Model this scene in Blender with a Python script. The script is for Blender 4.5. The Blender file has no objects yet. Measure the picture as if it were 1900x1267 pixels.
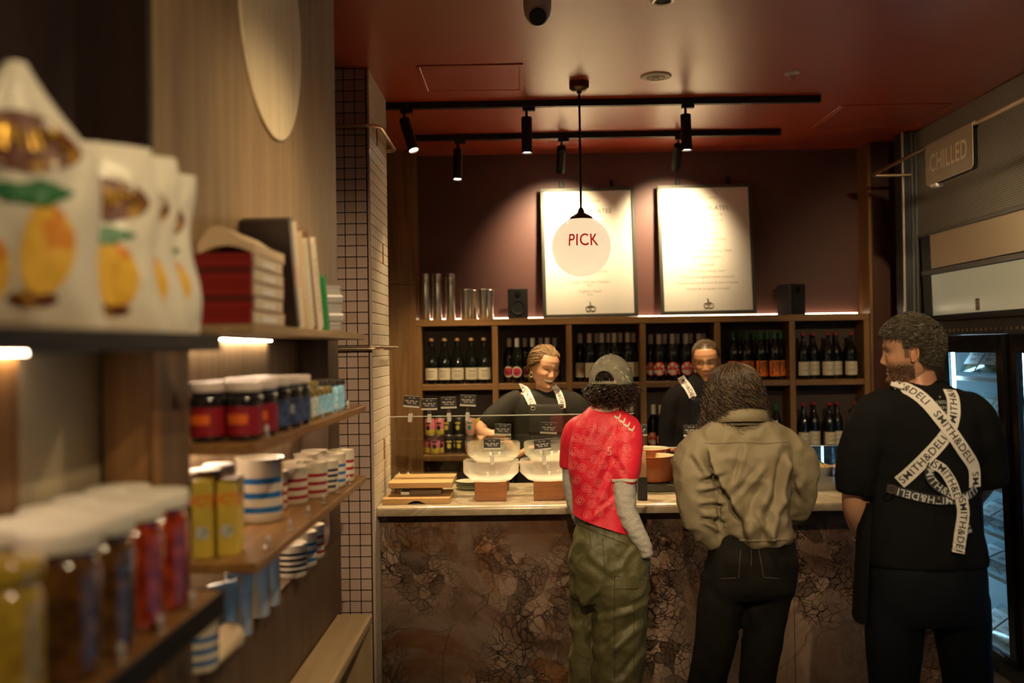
import bpy, bmesh, math, random
import numpy as np
from mathutils import Vector, Matrix, noise
from mathutils.bvhtree import BVHTree

random.seed(7); np.random.seed(7)
scene = bpy.context.scene
COL = scene.collection
PI = math.pi

# ------------------------------------------------------------------ camera
F = 1847.0; H = 1.74; ROLL = 0.0145; YAW = -0.0118189; PITCH = 0.0063983
_f = Vector((math.sin(YAW)*math.cos(PITCH), math.cos(YAW)*math.cos(PITCH), math.sin(PITCH)))
_r0 = Vector((math.cos(YAW), -math.sin(YAW), 0)); _u0 = _r0.cross(_f)
_r = _r0*math.cos(ROLL) - _u0*math.sin(ROLL); _u = _r0*math.sin(ROLL) + _u0*math.cos(ROLL)
cam = bpy.data.cameras.new('camera'); camo = bpy.data.objects.new('camera', cam); COL.objects.link(camo)
camo.matrix_world = Matrix(((_r.x, _u.x, -_f.x, 0), (_r.y, _u.y, -_f.y, 0), (_r.z, _u.z, -_f.z, H), (0, 0, 0, 1)))
cam.sensor_width = 36; cam.lens = F*36/1900; cam.clip_start = .05
cam.dof.use_dof = True; cam.dof.focus_distance = 4.25; cam.dof.aperture_fstop = 1.5; cam.dof.aperture_blades = 9
scene.camera = camo
scene.view_settings.view_transform = 'Standard'; scene.view_settings.look = 'None'
scene.view_settings.gamma = 1; scene.view_settings.use_curve_mapping = False
scene.view_settings.exposure = 0.1
scene.cycles.max_bounces = 8; scene.cycles.diffuse_bounces = 3; scene.cycles.glossy_bounces = 4; scene.cycles.transmission_bounces = 6; scene.cycles.transparent_max_bounces = 12
scene.cycles.caustics_reflective = False; scene.cycles.caustics_refractive = False; scene.cycles.adaptive_threshold = .018
w = bpy.data.worlds.new('world'); scene.world = w; w.use_nodes = True
w.node_tree.nodes['Background'].inputs[0].default_value = (.03, .025, .02, 1)
w.node_tree.nodes['Background'].inputs[1].default_value = .3

def P(px, py, Y):
    """world point seen at photo pixel (px,py) at depth Y"""
    d = _f + _r*((px-950)/F) + _u*((633.5-py)/F)
    return Vector((0, 0, H)) + d*(Y/d.y)
def PX(px, py, X):
    """the same, on the plane of constant X"""
    d = _f + _r*((px-950)/F) + _u*((633.5-py)/F)
    return Vector((0, 0, H)) + d*(X/d.x)

# ------------------------------------------------------------------ lamps, some added out of frame, are built with their fixtures below
WARM = (1.0, .735, .40)
WARM2 = (1.0, .76, .50)
def spot(name, loc, target, power, size=50, blend=.6, color=WARM, radius=.025, parent=None):
    l = bpy.data.lights.new(name, 'SPOT'); l.energy = power; l.spot_size = math.radians(size); l.spot_blend = blend
    l.color = color; l.shadow_soft_size = radius
    o = bpy.data.objects.new(name, l); COL.objects.link(o)
    o.location = loc
    o.rotation_euler = (Vector(target)-Vector(loc)).to_track_quat('-Z', 'Y').to_euler()
    return o

# ------------------------------------------------------------------ mesh helpers
class MB:
    def __init__(s): s.v = []; s.f = []; s.m = []; s.sm = []; s.col = None
    def add(s, verts, faces, mi=0, smooth=False):
        o = len(s.v); s.v.extend([tuple(p) for p in verts])
        for f in faces: s.f.append(tuple(i+o for i in f)); s.m.append(mi); s.sm.append(smooth)
        return s
    def box(s, x0, x1, y0, y1, z0, z1, mi=0):
        return s.add([(x0,y0,z0),(x1,y0,z0),(x1,y1,z0),(x0,y1,z0),(x0,y0,z1),(x1,y0,z1),(x1,y1,z1),(x0,y1,z1)],
              [(3,2,1,0),(4,5,6,7),(0,1,5,4),(1,2,6,5),(2,3,7,6),(3,0,4,7)], mi)
    def cbox(s, x0, x1, y0, y1, z0, z1, b=.002, mi=0):
        lo = (x0,y0,z0); hi = (x1,y1,z1); V = []; idx = {}
        b = min(b, (x1-x0)*.49, (y1-y0)*.49, (z1-z0)*.49)
        for c in range(8):
            sg = [(c >> k) & 1 for k in range(3)]
            for a in range(3):
                p = []
                for k in range(3):
                    e = hi[k] if sg[k] else lo[k]
                    if k != a: e += -b if sg[k] else b
                    p.append(e)
                idx[(c, a)] = len(V); V.append(p)
        cen = Vector(((x0+x1)/2,(y0+y1)/2,(z0+z1)/2)); Fc = []
        def face(ids):
            ps = [Vector(V[i]) for i in ids]; n = (ps[1]-ps[0]).cross(ps[2]-ps[0]); c = sum(ps, Vector())/len(ps)
            Fc.append(tuple(ids) if n.dot(c-cen) > 0 else tuple(reversed(ids)))
        for a in range(3):
            o1, o2 = [k for k in range(3) if k != a]
            for sa in (0, 1):
                face([idx[((sa << a) | (i << o1) | (j << o2), a)] for i, j in ((0,0),(1,0),(1,1),(0,1))])
            for s1 in (0, 1):
                for s2 in (0, 1):
                    c0 = (s1 << o1) | (s2 << o2); c1 = c0 | (1 << a)
                    face([idx[(c0, o1)], idx[(c1, o1)], idx[(c1, o2)], idx[(c0, o2)]])
        for c in range(8): face([idx[(c, 0)], idx[(c, 1)], idx[(c, 2)]])
        return s.add(V, Fc, mi)
    def loft(s, rings, mi=0, smooth=True, caps=True, close=True):
        n = len(rings[0]); V = [p for r in rings for p in r]; Fc = []
        for i in range(len(rings)-1):
            for j in range(n if close else n-1):
                k = (j+1) % n
                Fc.append((i*n+j, i*n+k, (i+1)*n+k, (i+1)*n+j))
        if caps and close:
            Fc.append(tuple(reversed(range(n)))); Fc.append(tuple((len(rings)-1)*n+j for j in range(n)))
        return s.add(V, Fc, mi, smooth)
    def lathe(s, prof, c=(0,0,0), seg=20, mi=0, smooth=True, mis=None, caps=True):
        rings = []
        for r, z in prof:
            rings.append([(c[0]+r*math.cos(2*PI*j/seg), c[1]+r*math.sin(2*PI*j/seg), c[2]+z) for j in range(seg)])
        o = len(s.f); s.loft(rings, mi, smooth, caps)
        if mis:
            for i in range(len(prof)-1):
                for j in range(seg): s.m[o+i*seg+j] = mis[i]
        return s
    def tube(s, pts, r, seg=8, mi=0, smooth=True, flat=1.0):
        pts = [Vector(p) for p in pts]; n = len(pts)
        rr = [r]*n if not hasattr(r, '__len__') else r
        rings = []; up = None
        for i in range(n):
            t = (pts[min(i+1,n-1)]-pts[max(i-1,0)])
            t = t.normalized() if t.length > 1e-9 else Vector((0,0,1))
            if up is None:
                a = Vector((0,0,1)) if abs(t.z) < .9 else Vector((1,0,0)); up = (a-t*a.dot(t)).normalized()
            else:
                u2 = up-t*up.dot(t); up = u2.normalized() if u2.length > 1e-6 else up
            b = t.cross(up)
            rings.append([tuple(pts[i]+(up*math.cos(2*PI*j/seg)*flat+b*math.sin(2*PI*j/seg))*rr[i]) for j in range(seg)])
        return s.loft(rings, mi, smooth)
    def cyl(s, p0, p1, r0, r1=None, seg=16, mi=0, smooth=True):
        return s.tube([p0, p1], [r0, r1 if r1 is not None else r0], seg, mi, smooth)
    def sphere(s, c, r, nu=16, nv=10, mi=0, sc=(1,1,1)):
        rings = []
        for i in range(nv+1):
            t = PI*(i+.02)/(nv+.04)
            rings.append([(c[0]+r*sc[0]*math.sin(t)*math.cos(2*PI*j/nu), c[1]+r*sc[1]*math.sin(t)*math.sin(2*PI*j/nu), c[2]-r*sc[2]*math.cos(t)) for j in range(nu)])
        return s.loft(rings, mi, True)
    def xf(s, M, start=0):
        s.v[start:] = [tuple(M @ Vector(p)) for p in s.v[start:]]; return s
    def mesh(s, name='mesh', sharp=35):
        me = bpy.data.meshes.new(name); me.from_pydata(s.v, [], s.f)
        me.polygons.foreach_set('material_index', s.m); me.polygons.foreach_set('use_smooth', s.sm)
        if any(s.sm): me.set_sharp_from_angle(angle=math.radians(sharp))
        me.update(); return me
    def obj(s, name, mats, parent=None, loc=None, rot=None, sharp=35):
        return mk(name, s.mesh(name, sharp), mats, parent, loc, rot)
def mk(name, me, mats, parent=None, loc=None, rot=None):
    if mats is not None:
        for m in (mats if isinstance(mats, (list, tuple)) else [mats]): me.materials.append(m)
    o = bpy.data.objects.new(name, me); COL.objects.link(o)
    if parent: o.parent = parent
    if loc is not None: o.location = loc
    if rot is not None: o.rotation_euler = rot
    return o
def share(name, me, parent=None, loc=None, rot=None):
    o = bpy.data.objects.new(name, me); COL.objects.link(o)
    if parent: o.parent = parent
    if loc is not None: o.location = loc
    if rot is not None: o.rotation_euler = rot
    return o
def tag(o, label, cat, group=None):
    o['label'] = label; o['category'] = cat
    if group: o['group'] = group
    return o
def struct(o, label=None):
    o['kind'] = 'structure'
    if label: o['label'] = label
    return o
def thing(name, label, cat, loc=(0,0,0), group=None, rot=None):
    o = bpy.data.objects.new(name, None); COL.objects.link(o); o.location = loc; o.empty_display_size = .05
    if rot is not None: o.rotation_euler = rot
    return tag(o, label, cat, group)
def copytree(o, parent=None, loc=None, rot=None, label=None):
    c = o.copy(); COL.objects.link(c); c.parent = parent
    if loc is not None: c.location = loc
    if rot is not None: c.rotation_euler = rot
    if label: c['label'] = label
    for ch in o.children:
        copytree(ch, c)
    return c
def text_mesh(txt, size=1.0, ext=0.0, space=1.0, align='CENTER', word=1.0, bold=0.0):
    cu = bpy.data.curves.new('t', 'FONT'); cu.body = txt; cu.size = size; cu.extrude = ext
    cu.align_x = align; cu.align_y = 'CENTER'; cu.space_character = space; cu.space_word = word; cu.resolution_u = 4; cu.offset = bold*size
    o = bpy.data.objects.new('t', cu); COL.objects.link(o)
    dg = bpy.context.evaluated_depsgraph_get(); me = bpy.data.meshes.new_from_object(o.evaluated_get(dg))
    bpy.data.objects.remove(o); bpy.data.curves.remove(cu)
    return me
def mesh_eval(me, mods):
    o = bpy.data.objects.new('tmp', me); COL.objects.link(o)
    for typ, kw in mods:
        m = o.modifiers.new('m', typ)
        for k, v in kw.items(): setattr(m, k, v)
    dg = bpy.context.evaluated_depsgraph_get(); r = bpy.data.meshes.new_from_object(o.evaluated_get(dg))
    bpy.data.objects.remove(o); return r

# ------------------------------------------------------------------ materials
def newmat(name):
    m = bpy.data.materials.new(name); m.use_nodes = True
    return m, m.node_tree, m.node_tree.nodes['Principled BSDF']
def plain(name, col, rough=.5, metal=0, spec=.5, noise_amt=0.0, noise_scale=40, bump=0.0, bump_scale=200, coat=0, emis=None, estr=0, stretch=None, sheen=0, trans=0):
    m, nt, b = newmat(name)
    b.inputs['Base Color'].default_value = (*col, 1); b.inputs['Roughness'].default_value = rough
    b.inputs['Metallic'].default_value = metal; b.inputs['Specular IOR Level'].default_value = spec
    if coat: b.inputs['Coat Weight'].default_value = coat; b.inputs['Coat Roughness'].default_value = .1 if name != 'ceiling_paint' else .36
    if sheen: b.inputs['Sheen Weight'].default_value = sheen
    if trans: b.inputs['Transmission Weight'].default_value = trans
    if emis: b.inputs['Emission Color'].default_value = (*emis, 1); b.inputs['Emission Strength'].default_value = estr
    if noise_amt or bump:
        tc = nt.nodes.new('ShaderNodeTexCoord'); mp = nt.nodes.new('ShaderNodeMapping')
        nt.links.new(tc.outputs['Object'], mp.inputs[0])
        if stretch: mp.inputs['Scale'].default_value = stretch
    if noise_amt:
        n = nt.nodes.new('ShaderNodeTexNoise'); n.inputs['Scale'].default_value = noise_scale; n.inputs['Detail'].default_value = 5
        r = nt.nodes.new('ShaderNodeValToRGB')
        r.color_ramp.elements[0].position = .3; r.color_ramp.elements[1].position = .7
        r.color_ramp.elements[0].color = (*[c*(1-noise_amt) for c in col], 1); r.color_ramp.elements[1].color = (*[min(1, c*(1+noise_amt)) for c in col], 1)
        nt.links.new(mp.outputs[0], n.inputs['Vector']); nt.links.new(n.outputs['Fac'], r.inputs[0]); nt.links.new(r.outputs[0], b.inputs['Base Color'])
    if bump:
        n2 = nt.nodes.new('ShaderNodeTexNoise'); n2.inputs['Scale'].default_value = bump_scale; n2.inputs['Detail'].default_value = 3
        bp = nt.nodes.new('ShaderNodeBump'); bp.inputs['Strength'].default_value = bump; bp.inputs['Distance'].default_value = .005
        nt.links.new(mp.outputs[0], n2.inputs['Vector']); nt.links.new(n2.outputs['Fac'], bp.inputs['Height']); nt.links.new(bp.outputs[0], b.inputs['Normal'])
    return m
def wood(name, dark, light, axis='Z', rough=.42, scale=1.0, contrast=1.0, spec=.4):
    m, nt, b = newmat(name)
    tc = nt.nodes.new('ShaderNodeTexCoord'); mp = nt.nodes.new('ShaderNodeMapping')
    st = [16*scale]*3; st['XYZ'.index(axis)] = .9*scale; mp.inputs['Scale'].default_value = st
    nt.links.new(tc.outputs['Object'], mp.inputs[0])
    n = nt.nodes.new('ShaderNodeTexNoise'); n.inputs['Scale'].default_value = 1.2; n.inputs['Detail'].default_value = 7; n.inputs['Roughness'].default_value = .65; n.inputs['Distortion'].default_value = .6
    nt.links.new(mp.outputs[0], n.inputs['Vector'])
    mp2 = nt.nodes.new('ShaderNodeMapping'); st2 = [150*scale]*3; st2['XYZ'.index(axis)] = 5*scale; mp2.inputs['Scale'].default_value = st2
    nt.links.new(tc.outputs['Object'], mp2.inputs[0])
    n2 = nt.nodes.new('ShaderNodeTexNoise'); n2.inputs['Scale'].default_value = 1; n2.inputs['Detail'].default_value = 4
    nt.links.new(mp2.outputs[0], n2.inputs['Vector'])
    mx = nt.nodes.new('ShaderNodeMath'); mx.operation = 'MULTIPLY_ADD'; mx.inputs[1].default_value = .35; nt.links.new(n2.outputs['Fac'], mx.inputs[0])
    sb = nt.nodes.new('ShaderNodeMath'); sb.operation = 'SUBTRACT'; sb.inputs[1].default_value = .175
    nt.links.new(n.outputs['Fac'], sb.inputs[0]); nt.links.new(sb.outputs[0], mx.inputs[2])
    r = nt.nodes.new('ShaderNodeValToRGB'); e = r.color_ramp.elements
    e[0].position = .5-.2/contrast; e[1].position = .5+.2/contrast; e[0].color = (*dark, 1); e[1].color = (*light, 1)
    nt.links.new(mx.outputs[0], r.inputs[0]); nt.links.new(r.outputs[0], b.inputs['Base Color'])
    b.inputs['Roughness'].default_value = rough; b.inputs['Specular IOR Level'].default_value = spec
    bp = nt.nodes.new('ShaderNodeBump'); bp.inputs['Strength'].default_value = .12; bp.inputs['Distance'].default_value = .002
    nt.links.new(n2.outputs['Fac'], bp.inputs['Height']); nt.links.new(bp.outputs[0], b.inputs['Normal'])
    return m
def emit(name, col, strength):
    m, nt, b = newmat(name); b.inputs['Base Color'].default_value = (*[c*.2 for c in col], 1)
    b.inputs['Emission Color'].default_value = (*col, 1); b.inputs['Emission Strength'].default_value = strength; return m
def thin_glass(name, tint=(1,1,1), refl=.5, rough=.02):
    m = bpy.data.materials.new(name); m.use_nodes = True; nt = m.node_tree; nt.nodes.clear()
    o = nt.nodes.new('ShaderNodeOutputMaterial'); t = nt.nodes.new('ShaderNodeBsdfTransparent'); g = nt.nodes.new('ShaderNodeBsdfGlossy')
    t.inputs[0].default_value = (*tint, 1); g.inputs['Roughness'].default_value = rough; g.inputs[0].default_value = (refl*2,)*3+(1,) if refl <= .5 else (1,1,1,1)
    lw = nt.nodes.new('ShaderNodeLayerWeight'); pw = nt.nodes.new('ShaderNodeMath'); pw.operation = 'POWER'; pw.inputs[1].default_value = 5
    nt.links.new(lw.outputs['Facing'], pw.inputs[0]); fr = nt.nodes.new('ShaderNodeMath'); fr.operation = 'MULTIPLY_ADD'; fr.inputs[1].default_value = .9; fr.inputs[2].default_value = .04
    nt.links.new(pw.outputs[0], fr.inputs[0]); mx = nt.nodes.new('ShaderNodeMixShader'); lw.inputs[0].default_value = .5
    nt.links.new(fr.outputs[0], mx.inputs[0]); nt.links.new(t.outputs[0], mx.inputs[1]); nt.links.new(g.outputs[0], mx.inputs[2]); nt.links.new(mx.outputs[0], o.inputs[0])
    return m
def vcol(name, rough=.5, spec=.4, sss=0, bump=0, bump_scale=300, sheen=0, stretch=None):
    m, nt, b = newmat(name); a = nt.nodes.new('ShaderNodeVertexColor'); a.layer_name = 'Col'
    nt.links.new(a.outputs[0], b.inputs['Base Color']); b.inputs['Roughness'].default_value = rough; b.inputs['Specular IOR Level'].default_value = spec
    if sss: b.inputs['Subsurface Weight'].default_value = sss; b.inputs['Subsurface Radius'].default_value = (.012, .004, .002); b.inputs['Subsurface Scale'].default_value = 1
    if sheen: b.inputs['Sheen Weight'].default_value = sheen
    if bump:
        tc = nt.nodes.new('ShaderNodeTexCoord'); n2 = nt.nodes.new('ShaderNodeTexNoise'); n2.inputs['Scale'].default_value = bump_scale
        bp = nt.nodes.new('ShaderNodeBump'); bp.inputs['Strength'].default_value = bump; bp.inputs['Distance'].default_value = .003
        nt.links.new(tc.outputs['Object'], n2.inputs['Vector']); nt.links.new(n2.outputs['Fac'], bp.inputs['Height']); nt.links.new(bp.outputs[0], b.inputs['Normal'])
    return m

M = {}
M['ceil'] = plain('ceiling_paint', (.44, .042, .003), .40, spec=.85, coat=1.0, noise_amt=.06, noise_scale=3, bump=.03, bump_scale=300)
M['wallback'] = plain('burgundy_paint', (.115, .044, .033), .55, noise_amt=.05, noise_scale=2)
M['dark'] = plain('dark_paint', (.02, .014, .012), .6)
M['white'] = plain('white_paint', (.75, .72, .68), .6)
M['floor'] = plain('floor_concrete', (.16, .14, .12), .35, noise_amt=.15, noise_scale=4)
M['maroon'] = wood('maroon_panel', (.009, .003, .002), (.018, .0055, .0035), 'Z', .5)
WD, WL = (.15, .068, .019), (.34, .175, .058)
for a in 'XYZ': M['wal'+a] = wood('walnut_'+a, WD, WL, a)
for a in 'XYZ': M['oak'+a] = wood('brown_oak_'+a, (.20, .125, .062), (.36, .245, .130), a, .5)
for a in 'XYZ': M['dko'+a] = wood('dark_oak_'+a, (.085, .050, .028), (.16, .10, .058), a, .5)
for a in 'XYZ': M['ply'+a] = wood('pale_ply_'+a, (.50, .36, .19), (.66, .50, .29), a, .5)
M['discw'] = wood('pale_disc_wood', (.66, .53, .34), (.84, .72, .50), 'Z', .5, 1.4)
M['redwd'] = wood('red_dark_wood', (.045, .014, .008), (.085, .028, .014), 'Z', .4)
M['tile'] = plain('mauve_tile', (.52, .375, .325), .22, noise_amt=.05, noise_scale=6)
M['tile2'] = plain('mauve_tile_warm', (.48, .33, .25), .22, noise_amt=.05, noise_scale=6)
M['tiles'] = plain('cream_tile', (.60, .52, .40), .5, noise_amt=.05, noise_scale=6)
M['tileo'] = plain('amber_tile', (.40, .17, .05), .22)
M['grout'] = plain('dark_grout', (.02, .016, .022), .8)
M['black'] = plain('black_metal', (.008, .007, .007), .5, spec=.3)
M['blackm'] = plain('matte_black', (.018, .017, .016), .7)
M['bronze'] = plain('bronze', (.10, .065, .035), .3, metal=1)
M['steel'] = plain('brushed_steel', (.70, .65, .57), .30, metal=.95, bump=.05, bump_scale=300, stretch=(1, 1, .03))
M['brass'] = plain('satin_brass', (.75, .60, .40), .28, metal=1)
M['grey'] = plain('grey_metal', (.16, .16, .155), .4, metal=.4)
M['led'] = emit('led_strip', (1, .76, .52), 30)
M['ledshelf'] = emit('led_shelf', (1, .74, .50), 9)
M['bulb'] = emit('lamp_face', (1, .80, .55), 40)
M['glass'] = thin_glass('clear_glass', (.96, .97, .96))
M['sneeze'] = thin_glass('sneeze_glass', (.93, .94, .92), .5)
M['fridgeglass'] = thin_glass('fridge_glass', (.86, .93, .97), .35)
M['acryl'] = thin_glass('clear_plastic', (.90, .90, .88), .5, .08)
# ================================================================== THE SETTING
CZ = 3.018; YB = 6.57; YS = 6.37; XL = -.95; XR = 3.15; YF = -2.6
struct(MB().box(XL-.1, XR+.1, YF-.1, YB+.1, -.1, 0).obj('floor', M['floor']))
ceil = struct(MB().box(XL-.1, XR+.1, YF-.1, YB+.1, CZ, CZ+.1).obj('ceiling', M['ceil']))
struct(MB().box(XL-.1, XR+.1, YB, YB+.1, 0, CZ).obj('wall_back', M['wallback']))
struct(MB().box(XL-.1, XL, YF, YB, 0, CZ).obj('wall_left', M['maroon']))
struct(MB().box(XR, XR+.1, YF, YB, 0, CZ).obj('wall_right', M['dark']))
struct(MB().box(XL-.1, XR+.1, YF-.1, YF, 0, CZ).obj('wall_front', M['dark']))

# ceiling access panels: a raised frame and a lid inside it
def access_panel(x0, x1, y0, y1, label):
    t = thing('ceiling_access_panel', label, 'access panel', ((x0+x1)/2, (y0+y1)/2, CZ))
    hx, hy = (x1-x0)/2, (y1-y0)/2; b = .018
    f = MB()
    f.cbox(-hx, hx, -hy, -hy+b, -.006, 0, .002); f.cbox(-hx, hx, hy-b, hy, -.006, 0, .002)
    f.cbox(-hx, -hx+b, -hy+b, hy-b, -.006, 0, .002); f.cbox(hx-b, hx, -hy+b, hy-b, -.006, 0, .002)
    f.obj('frame', M['ceil'], t)
    MB().cbox(-hx+b+.006, hx-b-.006, -hy+b+.006, hy-b-.006, -.003, 0, .0015).obj('lid', M['ceil'], t)
access_panel(-.47, .015, 4.47, 4.93, 'flush ceiling hatch left of the globe lamp')
access_panel(1.72, 2.32, 5.36, 5.92, 'flush ceiling hatch by the black fridge surround')

# tiled column -------------------------------------------------------
CX, CY0, CY1 = -.687, 4.5, 5.08
col = thing('tiled_column', 'square column clad in mauve and cream mosaic tiles beside the counter', 'column', (CX, CY0, 0))
del col['category']; col['kind'] = 'structure'; col.name = 'wall_column'
MB().box(-.28, -.006, .006, CY1-CY0, 0, CZ).obj('column_core', M['grout'], col)
tp = .0503
tm = MB().cbox(-.0232, .0232, 0, .006, -.0232, .0232, .0018).mesh('tile')
tm.materials.append(M['tile'])
tm2 = tm.copy(); tm2.materials.clear(); tm2.materials.append(M['tile2'])
for r in range(60):
    for c in range(5):
        share('tile', tm2 if (r == 4 or random.random() < .12) else tm, col, (-.012-.0285-c*tp, 0, CZ-.0255-r*tp))
MB().cbox(-.011, 0, -.001, .012, 0, CZ, .002).obj('edge_trim', M['tile'], col)
s = MB(); accents = {(4, 4), (5, 4), (34, 6), (35, 6), (15, 7), (16, 7)}
for r in range(60):
    for c in range(11):
        y = .016+c*.0505; z = CZ-.0255-r*tp
        s.cbox(-.006, 0, y+.0015, y+.049, z-.0237, z+.0237, .0015, 1 if (r, c) in accents else 0)
o = s.obj('side_tiles', [M['tiles'], M['tileo']], col); o['kind'] = 'stuff'

def rail(name, label, Zr, sag=0):
    t = thing(name, label, 'rail', (CX, CY0, Zr), 'steel rails wrapped around the tiled column')
    pts = [(-.26, -.035, 0), (-.01, -.035, 0)]
    for k in range(1, 7):
        a = k/6*PI/2; pts.append((.0+.05*math.sin(a), -.035+.05*(1-math.cos(a)), 0))
    pts += [(.05, .50, 0)]
    for k in range(1, 7):
        a = k/6*PI/2; pts.append((.05-.04*(1-math.cos(a)), .50+.05*math.sin(a), 0))
    pts += [(-.0, .551, 0)]
    MB().tube(pts, .0095, 10).obj('rail_bar', M['brass'], t)
    m = MB()
    for x in (-.2,): m.cyl((x, -.035, -.012), (x, .0, -.012), .006, seg=8)
    m.obj('bracket', M['brass'], t)
rail('column_rail', 'upper brass rail bent round the tiled column near the ceiling', P(690, 236, CY0).z)
rail('column_rail', 'lower brass rail bent round the tiled column above the counter', P(690, 646, CY0).z)

# wooden pilaster left of the wine shelf and right-hand post ---------------------------------
xl0, xl1 = P(690, 500, YS).x, P(771, 500, YS).x
pil = MB(); zs = P(745, 528, YS).z
p = thing('wall_pilaster', 'tall walnut pilaster between tiled column and wine shelf', 'pilaster', ((xl0+xl1)/2, YS, 0))
del p['category']; p['kind'] = 'structure'; p.name = 'trim_1'
hw = (xl1-xl0)/2
MB().cbox(-hw, hw, 0, YB-YS, 0, zs-.0015, .002).obj('panel', M['walZ'], p)
MB().cbox(-hw, hw, 0, YB-YS, zs+.0015, CZ, .002).obj('panel', M['walZ'], p)
xr0 = P(1613, 500, YS).x
struct(MB().cbox(xr0, xr0+.02, YS+.001, YB, 0, CZ, .002).obj('trim_2', M['walZ']), 'pale walnut edge of the post right of the menus')
struct(MB().cbox(xr0+.02, 2.75, YS, YB, 0, CZ, .002).obj('trim_3', M['redwd']), 'dark red wood panel beside the fridge frame')

# ================================================================== LEFT SHELVING
XP, XN, XE = -.635, -.725, -.515
far = thing('display_shelving', 'walnut wall shelving holding striped mugs, jars and books', 'shelving', (XP, 2.5, 0))
def wb(x0, x1, y0, y1, z0, z1, b=.002): return MB().cbox(x0-XP, x1-XP, y0-2.5, y1-2.5, z0, z1, b)
ZS1, ZS2, ZS3, ZN = 1.793, 1.562, 1.335, 1.125
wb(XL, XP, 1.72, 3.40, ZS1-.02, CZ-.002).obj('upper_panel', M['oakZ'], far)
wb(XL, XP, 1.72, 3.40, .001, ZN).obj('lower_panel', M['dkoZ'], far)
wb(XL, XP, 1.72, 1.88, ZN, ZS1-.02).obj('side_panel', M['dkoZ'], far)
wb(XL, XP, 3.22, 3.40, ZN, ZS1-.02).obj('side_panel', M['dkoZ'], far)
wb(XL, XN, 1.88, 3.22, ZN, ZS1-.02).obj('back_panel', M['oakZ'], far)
# rounded lower far corner of the niche
m = MB(); pts = [(0, 0)]+[(.06-.06*math.sin(a*PI/16), .06-.06*math.cos(a*PI/16)) for a in range(9)]
for side in (1,):
    ring0 = [(XN-XP, 3.22-2.5-p_[0], ZN+p_[1]) for p_ in [(0,0)]+[(.055*(1-math.sin(a*PI/16)), .055*(1-math.cos(a*PI/16))) for a in range(9)]]
    ring1 = [(0-.0005, q[1], q[2]) for q in ring0]
    m.loft([ring0, ring1], smooth=False)
m.obj('corner_block', M['dkoZ'], far)
for z, y1 in ((ZS1, 3.22), (ZS2, 3.225), (ZS3, 3.215)):
    s = wb(XN, XE, 1.90, y1, z-.02, z).obj('shelf', M['oakY' if z == ZS1 else 'walY'], far)
    s2 = wb(XN+.001, XN+.016, 2.0, 3.15 if z != ZS1 else 2.80, z-.026, z-.0205, .001).obj('led_strip', M['led'], s)
near = thing('display_shelving', 'dark edged wall shelving nearest the camera with lemon chip bags and jars', 'shelving', (XP, 1.1, 0))
def nb(x0, x1, y0, y1, z0, z1, b=.002): return MB().cbox(x0-XP, x1-XP, y0-1.1, y1-1.1, z0, z1, b)
nb(XL, XN, .3, 1.719, 1.77, CZ-.002).obj('upper_panel', M['maroon'], near)
nb(XL, XP-.001, 1.696, 1.719, 1.775, CZ-.002).obj('end_panel', M['maroon'], near)
nb(XL, XP, .3, 1.719, .001, ZN).obj('lower_panel', M['oakZ'], near)
nb(XL, XN, .3, 1.42, ZN, 1.77).obj('back_panel', M['walZ'], near)
nb(XL, XN-.012, 1.425, 1.719, ZN, 1.77).obj('back_panel', plain('champagne_metal', (.56, .48, .33), .45, metal=.0), near)
nb(XN-.0, XP-.002, 1.707, 1.719, ZN, 1.77).obj('side_panel', M['walZ'], near)
nb(XP-.002, XP+.004, 1.69, 1.7195, ZN, 1.77).obj('post_edge', M['walZ'], near)
for z in (1.768, 1.335):
    s = nb(XN, XE-.004, .3, 1.69, z-.022, z).obj('shelf', M['walY'], near)
    nb(XE-.004, XE, .3, 1.69, z-(.040 if z < 1.5 else .026), z+.002, .001).obj('front_trim', M['black'], s)
    nb(XN, XE-.004, 1.69, 1.694, z-.026, z+.002, .001).obj('end_trim', M['black'], s)
    nb(XN+.002, XN+.014, .35, 1.42, z-.029, z-.0225, .001).obj('led_strip', M['led'], s)

# round pale disc on the upper panel
t = thing('wood_disc', 'round pale timber disc mounted on the upper shelving panel', 'disc', (XP, 2.536, 2.596))
M2 = Matrix.Rotation(PI/2, 4, 'Y')
MB().lathe([(.01, 0), (.307, 0), (.311, .002), (.311, .006), (.309, .008), (.01, .008)], seg=72).xf(M2).obj('disc_face', M['discw'], t)
MB().lathe([(.10, -.0), (.10, .003)], seg=24).xf(M2).obj('backing', M['dkoZ'], t)

# pale box bench at the foot of the shelving
t = thing('display_bench', 'pale timber display box standing below the walnut shelving', 'bench', (-.56, 2.6, 0))
zb = .865
MB().cbox(-.073, .045, -1.4, .70, zb-.03, zb, .004).obj('top_board', M['plyY'], t)
MB().cbox(-.073, .045, .672, .70, 0, zb-.03, .003).obj('end_panel', M['plyZ'], t)
MB().cbox(-.073, .045, -1.4, -1.37, 0, zb-.03, .003).obj('end_panel', M['plyZ'], t)
MB().cbox(-.073, -.063, -1.37, .672, 0, zb-.03, .002).obj('back_panel', M['plyZ'], t)
MB().cbox(-.062, .04, -1.37, .672, .40, .425, .003).obj('shelf', M['plyY'], t)

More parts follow.
